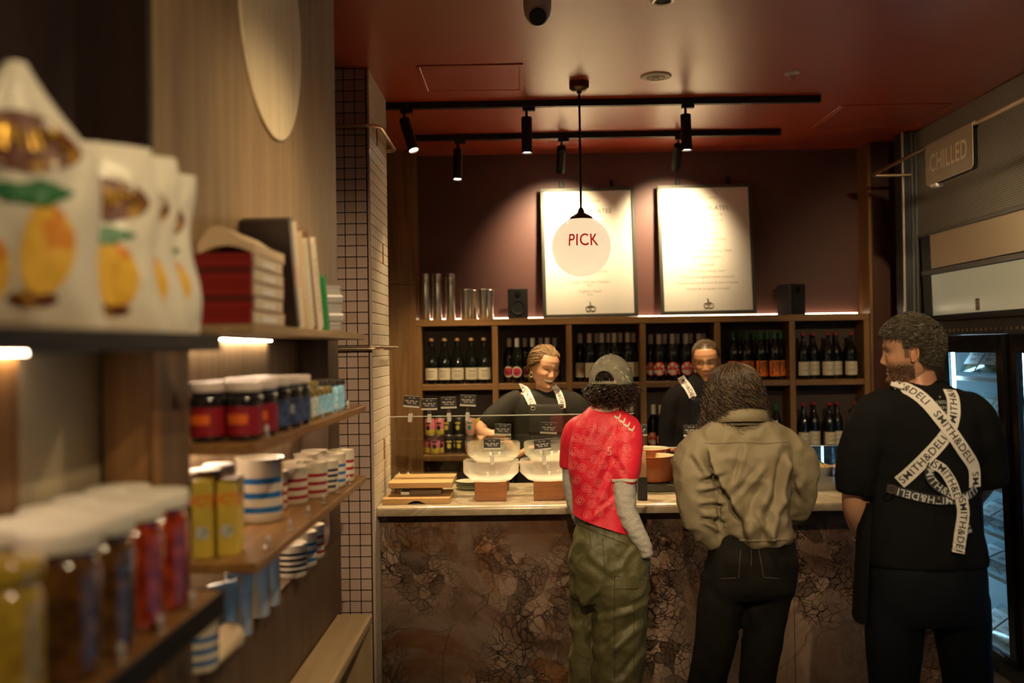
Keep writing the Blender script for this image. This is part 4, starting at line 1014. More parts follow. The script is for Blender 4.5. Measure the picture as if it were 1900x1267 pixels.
def dish(px, Y, R, h, ms, mf, label):
    c = P(px, 880, Y); t = thing('salad_dish', label, 'dish', (c.x, Y, ZC+.0205), 'dishes in the cold food well')
    MB().lathe([(R*.55, 0), (R*.7, .004), (R, h), (R*1.02, h+.001), (R*.96, h), (R*.6, .012), (.001, .01)], seg=36).obj('dish_wall', ms, t)
    m = MB(); rings = []
    for i in range(7):
        q = i/6; rings.append([(R*.94*q*math.cos(2*PI*j/28)+.0001, R*.94*q*math.sin(2*PI*j/28), h*.92+.025*(1-q*q)+.006*noise.noise(Vector((i*.9, j*.8, px)))) for j in range(28)])
    m.loft(rings, caps=False); m.obj('salad', mf, t)
dish(1518, 5.03, .075, .085, plain('grey_ceramic', (.40, .42, .42), .3), plain('grain_salad', (.55, .36, .14), .5, noise_amt=.6, noise_scale=120), 'pale grey bowl heaped with grain salad')
dish(1563, 5.03, .075, .080, plain('rose_ceramic', (.40, .14, .13), .3), plain('beet_salad', (.45, .18, .10), .5, noise_amt=.6, noise_scale=90), 'rose coloured bowl beside the grain salad')
p0, p1 = P(1493, 842, 5.02), P(1548, 872, 5.02)
t = thing('serving_tongs', 'steel tongs lying across the salad bowls', 'tongs', p1)
for s_ in (-.006, .006): MB().tube([(0, s_, 0), (p0-p1)*.5+Vector((0, s_*1.5, .003)), p0-p1], .0035, 6).obj('arm', M['steel'], t)

# ================================================================== ON THE LEFT SHELVING
# helpers on plane X: depth from pixel column at the height of a shelf
def onx(px, py, X): return PX(px, py, X).y
# --- chip bags -----------------------------------------------------
Mbag = plain('bag_foil_white', (.70, .66, .56), .35, noise_amt=.06, noise_scale=12)
Mgold = plain('bag_gold_print', (.55, .32, .03), .3, metal=.5); Mbrn = label_mat('bag_brown_print', (.12, .03, .012), ((.42, .22, .02), 38, .60)); Mlem = label_mat('lemon_print', (.78, .46, .05), ((.70, .26, .02), 20, .52)); Mleaf = plain('leaf_print', (.02, .16, .05), .45)
def chip_bag(loc, w, h, rz, lean, label, seed, peak=False):
    t = thing('chip_bag', label, 'chip bag', loc, 'lemon printed chip bags', rot=(0, 0, rz))
    nu, nv = 24, 28; R_ = random.Random(seed)
    def surf(u, v, side):
        # u -1..1, v 0..1 ; local front is -y
        edge = (1-u**2)**.55; vert = max(0, math.sin(PI*min(1, max(0, v*.96+.02))))**.42
        d = .042*edge*vert+(.010*noise.noise(Vector((u*3, v*4, seed)))+.007*abs(noise.noise(Vector((u*5+3, v*9, seed)))))*edge**.5*vert
        ww = w/2*(1-.06*math.sin(PI*v)**2)*(1-.10*v)
        z = h*v
        if peak and v > .66: k = (v-.66)/.34; ww *= 1-.86*k
        y = (-d if side == 0 else d*.8)
        y += lean*z*.0
        return Vector((u*ww+.006*math.sin(v*9+seed), y+lean*z, z))
    for side, nm in ((0, 'front_film'), (1, 'back_film')):
        m = MB(); V = [[surf(-1+2*j/nu, i/nv, side) for j in range(nu+1)] for i in range(nv+1)]
        m.loft([[tuple(p_) for p_ in r] for r in V], 0, True, False, False)
        o = m.obj(nm, Mbag, t)
        if side == 0: front = o
    def patch(u0, v0, fn, mat_, nm, off=.0015):
        m = MB(); rings = []
        n = 26
        for k in (1, .66, .33, .05):
            rings.append([tuple(surf(u0+k*fn(2*PI*j/n)[0], v0+k*fn(2*PI*j/n)[1], 0)+Vector((0, -off, 0))) for j in range(n)])
        m.loft(rings, 0, True); m.obj(nm, mat_, front)
    patch(-.02, .69, lambda a: (.80*math.cos(a)*(1.0), .115*math.sin(a)), Mbrn, 'brown_banner', .002)
    tx = text_mesh('CHIPS', .09); 
    xs_ = [v.co.x for v in tx.vertices]; mxx = max(xs_)
    for v in tx.vertices: v.co = surf(v.co.x/mxx*.62-.02, .69+v.co.y*1.3, 0)+Vector((0, -.0040, 0))
    mk('lettering', tx, Mgold, front)
    patch(.28, .30, lambda a: (.34*math.cos(a)+.05*math.cos(2*a), .17*math.sin(a)), Mlem, 'lemon_picture')
    patch(-.38, .22, lambda a: (.28*math.cos(a), .12*math.sin(a)), Mlem, 'lemon_picture')
    patch(.05, .50, lambda a: (.50*math.cos(a)*(1+.2*math.sin(3*a)), .045*math.sin(a)*(1+.2*math.cos(5*a))), Mleaf, 'leaf_picture', .0025)
    patch(.15, .12, lambda a: (.30*math.cos(a), .03*math.sin(a)), Mbrn, 'small_print', .002)
ZN1 = 1.7685
for i, (px, Yb, w_, h_, rz, ln, pk_) in enumerate(((42, 1.24, .20, .340, .55, .03, True), (172, 1.385, .20, .268, .60, .03, False), (222, 1.475, .20, .272, .66, .03, False), (268, 1.57, .19, .262, .72, .03, False))):
    c = P(px, 640, Yb)
    chip_bag((c.x, Yb, ZN1), w_, h_, rz, ln, ('foremost chip bag with a pointed top on the dark edged shelf', 'second lemon chip bag on the dark edged shelf', 'third lemon chip bag on the dark edged shelf', 'farthest lemon chip bag on the dark edged shelf')[i], 3+i*5, pk_)

# --- preserve jars ---------------------------------------------------
Mlid = plain('white_lid', (.72, .68, .58), .4)
mj, nt, b = newmat('jar_glass'); b.inputs['Base Color'].default_value = (.95, .95, .92, 1); b.inputs['Roughness'].default_value = .04; b.inputs['Coat Weight'].default_value = 1
def jarmat(name, c1, c2, sc=40):
    m = plain(name, c1, .12, coat=1); nt = m.node_tree; b = nt.nodes['Principled BSDF']; tc = nt.nodes.new('ShaderNodeTexCoord'); n = nt.nodes.new('ShaderNodeTexNoise'); n.inputs['Scale'].default_value = sc; n.inputs['Detail'].default_value = 3
    r = nt.nodes.new('ShaderNodeValToRGB'); r.color_ramp.elements[0].position = .35; r.color_ramp.elements[1].position = .7; r.color_ramp.elements[0].color = (*c1, 1); r.color_ramp.elements[1].color = (*c2, 1)
    nt.links.new(tc.outputs['Object'], n.inputs['Vector']); nt.links.new(n.outputs['Fac'], r.inputs[0]); nt.links.new(r.outputs[0], b.inputs['Base Color']); return m
Mpick = jarmat('pickle_brown', (.05, .022, .008), (.19, .085, .02)); Mtom = jarmat('tomato_red', (.16, .012, .004), (.46, .055, .012)); Molive = jarmat('pickle_yellow', (.30, .20, .02), (.55, .40, .05))
def jar(loc, R, h, fill, label, lidh=.022, lidR=1.0, lid=None, lab=None, group='preserve jars with white lids'):
    t = thing('preserve_jar', label, 'jar', loc, group, rot=(0, 0, random.uniform(-1, 1) if not lab else random.uniform(-.2, .2)))
    MB().lathe([(R*.85, 0), (R*.97, .006), (R, .02), (R, h*.84), (R*.93, h*.91), (R*.86, h*.94), (R*.86, h)], seg=28).obj('jar_body', fill, t)
    MB().lathe([(R*.86*lidR, h), (R*1.0*lidR, h+.001), (R*1.02*lidR, h+lidh*.2), (R*1.02*lidR, h+lidh*.85), (R*.98*lidR, h+lidh), (R*.8*lidR, h+lidh*1.02), (.001, h+lidh)], seg=32).obj('lid', lid or Mlid, t)
    if lab:
        q = label_patch(R, h*.12, h*.70, 1.6, 0, 14, .0008); q.obj('label', lab[0], t)
        q = label_patch(R, h*.35, h*.55, .6, 0, 8, .0014); q.obj('label_art', lab[1], t)
zj = 1.3352
jars = [(102, 1222, Mpick, 'brown pickle jar nearest the camera'), (185, 1155, Mpick, 'second brown pickle jar in the front row'), (262, 1100, Mtom, 'red tomato jar in the front row'), (318, 1050, Mtom, 'farthest red tomato jar in the front row')]
for i, (Yj, X, fill, lb_) in enumerate(((1.25, -.590, Mpick, 'brown pickle jar nearest the camera, front row'), (1.36, -.590, Mpick, 'second brown pickle jar, front row'), (1.47, -.590, Mtom, 'nearer red tomato jar, front row'), (1.58, -.590, Mtom, 'farther red tomato jar, front row'),
        (1.305, -.672, Mpick, 'nearest brown pickle jar, back row'), (1.415, -.672, Mpick, 'second brown pickle jar, back row'), (1.525, -.672, Mtom, 'nearer red tomato jar, back row'), (1.635, -.672, Mtom, 'farther red tomato jar, back row'))):
    jar((X, Yj, zj), .0505, .160, fill, lb_+' on the dark edged shelf', .026)
jar((-.600, 1.13, zj), .046, .15, Molive, 'yellow pickle jar at the left edge of the picture', .022, lid=Molive)

# --- far bay, top shelf --------------------------------------------
Mrbx = plain('red_box', (.21, .010, .008), .4); Mrbx2 = plain('dark_red_line', (.08, .006, .005), .5); Mcbx = plain('box_cream_side', (.58, .48, .33), .5)
z0 = ZS1+.0005
for k in range(5):
    hb = .0275; t = thing('red_box', f'flat red gift box, {ordn[4-k] if k != 4 else "topmost"} of the stack by the books' if k != 4 else 'flat red gift box, topmost of the stack by the books', 'box', (-.577, 2.035, z0+k*hb), 'stacked red gift boxes', rot=(0, 0, random.uniform(-.02, .02)))
    t['label'] = f'flat red gift box, {("lowest", "second from the bottom", "middle one", "fourth from the bottom", "topmost")[k]} in the stack beside the books'
    MB().cbox(-.055, .055, -.13, .13, 0, hb*.60, .001).obj('box_base', Mrbx, t)
    MB().cbox(-.056, .056, -.131, .131, hb*.62, hb-.0006, .001).obj('box_lid', Mrbx2 if k % 2 else Mrbx, t)
    MB().box(.0562, .0568, -.115, .115, .002, hb*.9).obj('side_label', Mcbx, t)
    MB().box(.0569, .0573, -.05, .05, .006, hb*.6).obj('side_print', M['white'], t)
# open paper on top
c = (-.577, 2.05, z0+5*.0275)
t = thing('open_booklet', 'curled cream booklet lying on the red boxes', 'booklet', c)
Mpage = plain('cream_page', (.62, .47, .30), .6)
m = MB(); n = 14; sec = lambda yy: [(-.056+.112*j/n, yy, .030*abs(math.sin(PI*j/n*1.0))+.020+.010*math.sin(2*PI*j/n)) for j in range(n+1)]+[(-.056+.112*j/n, yy, .001+.016*abs(math.sin(PI*j/n))) for j in range(n, -1, -1)]
m.loft([sec(-.12), sec(0), sec(.12)]); m.obj('page_block', Mpage, t, sharp=50)
MB().cbox(-.057, .057, -.123, .123, -.0005, .0015, .0005).obj('cover', plain('booklet_cover', (.42, .28, .16), .6), t)
# books leaning
def book(loc, th, dep, hgt, lean, cover, label, spine_txt=None, face_txt=None, rz=0, tc=None):
    t = thing('book', label, 'book', loc, 'books on the top shelf', rot=(-lean, 0, rz))
    MB().cbox(-dep/2, dep/2, -th/2, -th/2+.003, 0, hgt, .0008).obj('front_cover', cover, t)
    MB().cbox(-dep/2, dep/2, th/2-.003, th/2, 0, hgt, .0008).obj('back_cover', cover, t)
    sp_ = MB().cbox(dep/2-.003, dep/2, -th/2+.003, th/2-.003, 0, hgt, .0006).obj('spine', cover, t)
    MB().cbox(-dep/2+.002, dep/2-.003, -th/2+.003, th/2-.003, .004, hgt-.004, .0005).obj('pages', bpy.data.materials['cream_page'], t)
    if spine_txt:
        tx = text_mesh(spine_txt, th*.62)
        for v in tx.vertices: v.co = Vector((dep/2+.0005, -v.co.y, hgt/2+v.co.x*1.0))
        mk('lettering', tx, tc or M['white'], sp_)
Mbkb = plain('book_black', (.015, .008, .008), .4); Mbkw = plain('book_white', (.58, .48, .36), .5); Mbkt = plain('book_tan', (.50, .36, .20), .5); Mbkbr = plain('book_brown', (.17, .095, .06), .5); Mbkg = plain('book_sage', (.48, .42, .30), .5); Mrt = plain('red_text', (.5, .03, .02), .5)
book((-.576, 2.30, z0), .030, .112, .255, -.30, Mbkb, 'black book with red spine lettering leaning on the red boxes', 'VEGAN', tc=Mrt)
book((-.576, 2.345, z0), .040, .112, .250, -.32, Mbkw, 'white book with red lettering beside the black book', 'DELI', tc=Mrt)
book((-.576, 2.40, z0), .045, .112, .235, -.34, Mbkt, 'thick tan book in the middle of the top shelf', 'FOOD')
book((-.576, 2.455, z0), .05, .112, .225, -.36, Mbkg, 'thick cream book in the middle of the top shelf', 'COOK')
book((-.576, 2.505, z0), .024, .112, .260, -.38, Mbkbr, 'brown spined book leaning left on the top shelf')
book((-.576, 2.56, z0), .055, .112, .240, -.40, Mbkw, 'white book near the end of the top shelf', 'KITCHEN', tc=Mbkbr)
book((-.576, 2.66, z0), .022, .112, .15, -.34, Mleaf, 'small green book beside the silver tins')
Mtin = plain('silver_tin', (.52, .49, .46), .3, metal=.7); Mtin2 = plain('tin_label', (.55, .52, .52), .5)
for k in range(5):
    t = thing('silver_tin', f'flat silver tin, {("lowest", "second from the bottom", "middle one", "fourth from the bottom", "topmost")[k]} of five at the end of the top shelf', 'tin', (-.572+random.uniform(-.006, .006), 2.83, z0+k*.026), 'stacked silver tins', rot=(0, 0, .55+random.uniform(-.12, .12)))
    MB().cbox(-.042, .042, -.045, .045, 0, .0252, .005).obj('tin_body', Mtin, t)
    MB().cbox(-.0435, .0435, -.0465, .0465, .014, .0255, .005).obj('tin_lid', Mtin2 if k % 2 else Mtin, t)

# --- second shelf: jars -------------------------------------------------
z2 = ZS2+.0005
Mredlab = plain('jar_red_label', (.26, .010, .020), .4); Morlab = plain('jar_orange', (.75, .14, .02), .4); Mblj = plain('jar_black', (.012, .010, .014), .15, coat=1); Mnav = plain('jar_navy_art', (.05, .07, .16), .4, noise_amt=.8, noise_scale=60); Mol2 = jarmat('jar_olive', (.05, .04, .008), (.25, .18, .03), 70); Mgry = plain('jar_art_grey', (.45, .48, .46), .4, noise_amt=.5, noise_scale=80); Msky = plain('jar_blue_art', (.22, .45, .62), .4, noise_amt=.4, noise_scale=60)
Mlt = plain('jar_lid_pale', (.66, .55, .50), .35); Mgl_ = plain('jar_lid_gold', (.45, .33, .08), .3, metal=.6); Mbk2 = plain('jar_lid_black', (.03, .025, .02), .3)
k = 0
for i, (Y, X) in enumerate(((1.985, -.635), (2.0, -.565), (2.085, -.63), (2.10, -.56))):
    jar((X, Y, z2), .036, .098, Mblj if i in (2, 3) else Mblj, f'red labelled spread jar, {("rear near", "front near", "rear far", "front far")[i]} of four on the second shelf', .020, lid=Mlt, lab=(Mredlab, Morlab), group='red labelled spread jars')
for i, (Y, X) in enumerate(((2.20, -.625), (2.215, -.56), (2.295, -.62), (2.31, -.555), (2.39, -.62), (2.40, -.555))):
    jar((X, Y, z2), .037, .100, Mblj, f'navy patterned jar, {("rear near", "front near", "rear middle", "front middle", "rear far", "front far")[i]} one on the second shelf', .020, lid=Mlt, lab=(Mnav, Mgry), group='navy patterned jars')
for i in range(10):
    Y = 2.50+.062*(i//2); X = -.56 if i % 2 == 0 else -.625
    jar((X, Y, z2), .028, .085, Mol2, f'small olive jar, {ordn[i//2]} from the near end in the {"front" if i % 2 == 0 else "rear"} row', .014, lid=Mgl_ if i < 4 else Mbk2, lab=(Mgry if i < 4 else Msky, Mol2), group='small olive jars')
for i in range(3):
    Y = 2.86+.075*i; jar((-.57, Y, z2), .026, .075, Msky, f'pale blue patterned jar, {ordn[i]} from the near end on the second shelf', .014, lid=Mbk2, lab=(Msky, Mgry), group='pale blue jars')
# little round shelf buttons (price knobs)
for zsf, nm in ((z2, 'second'), (ZS3+.0005, 'third'), (1.3355, 'dark edged')):
    for i in range(6 if nm != 'dark edged' else 3):
        Y = (2.05+.19*i) if nm != 'dark edged' else 1.30+.14*i
        t = thing('price_stud', f'round price stud, {ordn[i]} from the near end of the {nm} shelf edge', 'price stud', (XE-.018, Y, zsf), 'price studs along the shelf edges', rot=(0, 0, PI/2))
        MB().lathe([(.008, 0), (.010, .002), (.004, .004), (.004, .010)], seg=12).obj('stud_base', M['steel'], t)
        MB().lathe([(.009, -.002), (.0095, 0), (.009, .002)], seg=14).xf(Matrix.Translation((0, 0, .017)) @ Matrix.Rotation(PI/2, 4, 'X')).obj('stud_face', Mtin2, t)

# --- mugs ----------------------------------------------------------------
Menam = plain('cream_enamel_mug', (.66, .58, .44), .15, coat=.6)
stripe = {'blue': plain('stripe_blue', (.02, .13, .36), .15, coat=.6), 'red': plain('stripe_red', (.32, .012, .02), .15, coat=.6), 'black': plain('stripe_black', (.02, .02, .024), .15, coat=.6)}
def mug_proto(c, R, h, n=3):
    prof = [(R*.92, 0), (R, .004)]; mis = [0]
    zz_ = h*.14
    for k in range(n):
        a = h*(.16+k*.68/n); b_ = a+h*.095
        prof += [(R, a), (R, b_)]; mis += [0, 1]
    prof += [(R, h*.97), (R*1.02, h*.985), (R*1.02, h), (R*.95, h), (R*.94, h*.1), (.001, h*.08)]; mis += [0, 0, 0, 0, 0, 0]
    m = MB().lathe(prof, seg=32, mis=mis).mesh('mug_body', 50); m.materials.append(Menam); m.materials.append(stripe[c])
    hd = MB().tube([(R*.97, 0, h*.80), (R+.022, 0, h*.80), (R+.034, 0, h*.62), (R+.030, 0, h*.40), (R*.97, 0, h*.25)], .0065, 8).mesh('mug_handle'); hd.materials.append(Menam)
    return m, hd
mp = {c: mug_proto(c, .043, .098 if c != 'black' else .09, 3 if c != 'black' else 4) for c in stripe}
def mug(c, X, Y, z, rz, label):
    t = thing('striped_mug', label, 'mug', (X, Y, z), 'striped enamel mugs', rot=(0, 0, rz))
    share('mug_body', mp[c][0], t); share('mug_handle', mp[c][1], t)
z3 = ZS3+.0005
mg = [('red', -.622, 2.64, 'front', 0), ('red', -.590, 2.745, 'front', 1), ('black', -.580, 2.85, 'front', 2), ('blue', -.578, 2.96, 'front', 3), ('red', -.572, 3.07, 'front', 4), ('red', -.655, 2.55, 'rear', 0), ('red', -.652, 2.74, 'rear', 1), ('black', -.650, 2.86, 'rear', 2), ('blue', -.650, 2.97, 'rear', 3), ('blue', -.650, 3.07, 'rear', 4)]
big = mug_proto('blue', .056, .150, 3)
t = thing('striped_canister', 'large blue striped enamel canister at the front of the mugs', 'canister', (-.640, 2.385, z3))
share('canister_body', big[0], t); MB().lathe([(.0575, .148), (.058, .151), (.054, .151), (.053, .146)], seg=32, caps=False).obj('rim', Menam, t)
for c, X, Y, rw, n in mg: mug(c, X, Y, z3, 2.2+random.uniform(-.3, .3), f'{c} striped mug, {ordn[n]} from the near end, {rw} row, third shelf')
zn = ZN+.0005
for i, (c, Y) in enumerate((('blue', 1.93), ('black', 2.72), ('blue', 2.85), ('red', 2.96))):
    mug(c, -.645, Y, zn, 2.4, f'{c} striped mug, {ordn[i]} from the near end of the lowest ledge')
# boxes on the third shelf
Mye = plain('yellow_box', (.62, .46, .07), .4, noise_amt=.15, noise_scale=20)
for i, (X, Y) in enumerate(((-.640, 1.985), (-.598, 2.01))):
    t = thing('yellow_carton', f'yellow carton with orange print, {("nearer", "farther")[i]} of two on the third shelf', 'carton', (X, Y, z3), 'yellow cartons', rot=(0, 0, .1))
    bx = MB().cbox(-.019, .019, -.040, .040, 0, .152, .001).obj('carton', Mye, t)
    tx = text_mesh('HOT', .020, bold=.02)
    for v in tx.vertices: v.co = Vector((v.co.x, -.0406, .112+v.co.y*1.6))
    mk('print', tx, Morlab, bx)
    tx = text_mesh('HOT', .034, bold=.02)
    for v in tx.vertices: v.co = Vector((.0196, v.co.x, .105+v.co.y))
    mk('print', tx, Morlab, bx)
    MB().lathe([(.001, 0), (.013, 0), (.013, .001), (.001, .001)], seg=16).xf(Matrix.Translation((0, -.0402, .05)) @ Matrix.Rotation(PI/2, 4, 'X')).obj('picture', Mgry, bx)
for i, (X, Y) in enumerate(((-.655, 2.03), (-.655, 2.12))):
    t = thing('dark_canister', f'black canister with pale lid, {("nearer", "farther")[i]} one behind the yellow cartons', 'canister', (X, Y, z3), 'dark canisters')
    MB().lathe([(.032, 0), (.034, .004), (.034, .14), (.033, .144)], seg=24).obj('canister_body', Mblj, t)
    MB().lathe([(.0345, .144), (.035, .147), (.035, .162), (.031, .166), (.001, .166)], seg=24).obj('lid', Mlt, t)
# silver pouches on the ledge
for i, Y in enumerate((2.06, 2.17, 2.32, 2.42)):
    t = thing('silver_pouch', f'silver drink pouch, {ordn[i]} from the near end of the lowest ledge', 'pouch', (-.63, Y, zn), 'silver pouches', rot=(0, 0, .9))
    m = MB(); rings = []
    for q in range(9):
        v = q/8; d = .026*(1-v)**.8+.002; w_ = .036*(.85+.15*v)
        rings.append([(w_*math.cos(a)*(1 if abs(math.cos(a)) < .9 else 1), d*math.sin(a), v*.125) for a in [2*PI*j/16 for j in range(16)]])
    m.loft(rings); m.obj('pouch_film', plain('pouch_silver', (.55, .52, .48), .25, metal=.6) if i == 0 else bpy.data.materials['pouch_silver'], t)
    MB().cbox(-.034, .034, -.003, .003, .125, .137, .001).obj('seal', bpy.data.materials['pouch_silver'], t)
c = (-.64, 1.99, zn)
t = thing('paper_cone', 'cream paper cone lying on the lowest ledge', 'cone', (-.612, 2.02, zn))
MB().tube([(0, .02, .03), (0, -.12, .004)], [.03, .002], 16).obj('paper', bpy.data.materials['cream_page'], t)
MB().tube([(0, .021, .03), (0, .019, .03)], [.031, .031], 16).obj('rim', Menam, t)
# green jar inside the bench
t = thing('green_jar', 'small green topped jar inside the pale display box', 'jar', (-.545, 2.62, .4255))
MB().lathe([(.03, 0), (.034, .005), (.034, .20), (.02, .24), (.016, .25), (.016, .32)], seg=20).obj('jar_body', plain('green_glass', (.10, .22, .10), .1), t)
MB().lathe([(.018, .32), (.018, .345), (.001, .347)], seg=16).obj('cap', Mcrm, t)
# ================================================================== PEOPLE
def crom(keys, n):
    """Catmull-Rom through rows of numbers, n steps between keys"""
    K = np.array(keys, float); K = np.vstack([2*K[0]-K[1], K, 2*K[-1]-K[-2]]); out = []
    for i in range(1, len(K)-2):
        for j in range(n):
            t = j/n; a, b, c, d = K[i-1], K[i], K[i+1], K[i+2]
            out.append(.5*((2*b)+(-a+c)*t+(2*a-5*b+4*c-d)*t*t+(-a+3*b-3*c+d)*t**3))
    out.append(K[-2]); return np.array(out)
class CB(MB):
    def __init__(s): super().__init__(); s.cols = []
    def paint(s, col):
        s.cols += [tuple(col)+(1,)]*(len(s.v)-len(s.cols)); return s
    def build(s, name, mat, parent, sub=0):
        me = s.mesh(name, 180); a = me.color_attributes.new('Col', 'FLOAT_COLOR', 'POINT')
        a.data.foreach_set('color', np.array(s.cols, np.float32).ravel()); me.materials.append(mat)
        o = bpy.data.objects.new(name, me); COL.objects.link(o); o.parent = parent; return o
def torso(keys, n=5, seg=40, ex=2.3):
    """keys rows: x,y,z,rx,ry ; horizontal superellipse sections"""
    m = MB(); rings = []
    for x, y, z, rx, ry in crom(keys, n):
        r = []
        for j in range(seg):
            a = 2*PI*j/seg; c, s_ = math.cos(a), math.sin(a)
            r.append((x+rx*math.copysign(abs(c)**(2/ex), c), y+ry*math.copysign(abs(s_)**(2/ex), s_), z))
        rings.append(r)
    return m.loft(rings)
def limb(keys, n=5, seg=20, flat=1.0):
    K = crom(keys, n); return MB().tube([tuple(k[:3]) for k in K], [max(.004, k[3]) for k in K], seg, flat=flat)
def fuse(mbs, voxel=.009, smooth=8, fac=.5):
    m = MB()
    for q in mbs: m.add(q.v, q.f, 0, True)
    me = m.mesh('f', 180)
    bm = bmesh.new(); bm.from_mesh(me); bmesh.ops.recalc_face_normals(bm, faces=bm.faces[:]); bm.to_mesh(me); bm.free()
    r = mesh_eval(me, [('REMESH', dict(mode='VOXEL', voxel_size=voxel, adaptivity=0)), ('SMOOTH', dict(iterations=smooth, factor=fac))])
    r.polygons.foreach_set('use_smooth', [True]*len(r.polygons)); return r
def wrinkle(me, fn):
    """push vertices along the normal by fn(position)"""
    n = len(me.vertices); co = np.empty(n*3); me.vertices.foreach_get('co', co); no = np.empty(n*3); me.vertices.foreach_get('normal', no)
    co = co.reshape(-1, 3); no = no.reshape(-1, 3)
    d = np.array([fn(Vector(c)) for c in co]); co += no*d[:, None]
    me.vertices.foreach_set('co', co.ravel()); me.update(); return me
def ridged(p, sc, seed=0):
    v = 1-abs(noise.noise(Vector((p.x*sc[0]+seed, p.y*sc[1]+seed*1.7, p.z*sc[2]-seed))))*2
    return v
def creases(lines, Yp):
    L_ = []
    for (a, b, amp, wid) in lines:
        p, q = P(*a, Yp-.1), P(*b, Yp-.1); L_.append((p.x, p.z, q.x, q.z, amp, wid))
    def fn(c):
        d = 0
        for x0, z0, x1, z1, amp, wid in L_:
            dx, dz = x1-x0, z1-z0; L2 = dx*dx+dz*dz; t = ((c.x-x0)*dx+(c.z-z0)*dz)/L2
            if t < -.15 or t > 1.15: continue
            off = ((c.x-x0)*dz-(c.z-z0)*dx)/math.sqrt(L2)/wid
            if abs(off) > 3: continue
            d += amp*(math.exp(-off*off)-.8*math.exp(-(off-1.5)**2/.7))*max(0, min(1, (t+.15)*4, (1.15-t)*4))
        return d if c.y < Yp+.02 else 0
    return fn
def cutz(me, fn):
    """delete faces where fn(face centre) is true"""
    bm = bmesh.new(); bm.from_mesh(me); bmesh.ops.delete(bm, geom=[f for f in bm.faces if fn(f.calc_center_median())], context='FACES'); bm.to_mesh(me); bm.free(); return me
def bisect(me, co, no):
    bm = bmesh.new(); bm.from_mesh(me); bmesh.ops.bisect_plane(bm, geom=bm.verts[:]+bm.edges[:]+bm.faces[:], plane_co=co, plane_no=no, clear_outer=True); bm.to_mesh(me); bm.free(); return me
def bvh_of(me):
    return BVHTree.FromPolygons([v.co.copy() for v in me.vertices], [tuple(p.vertices) for p in me.polygons])

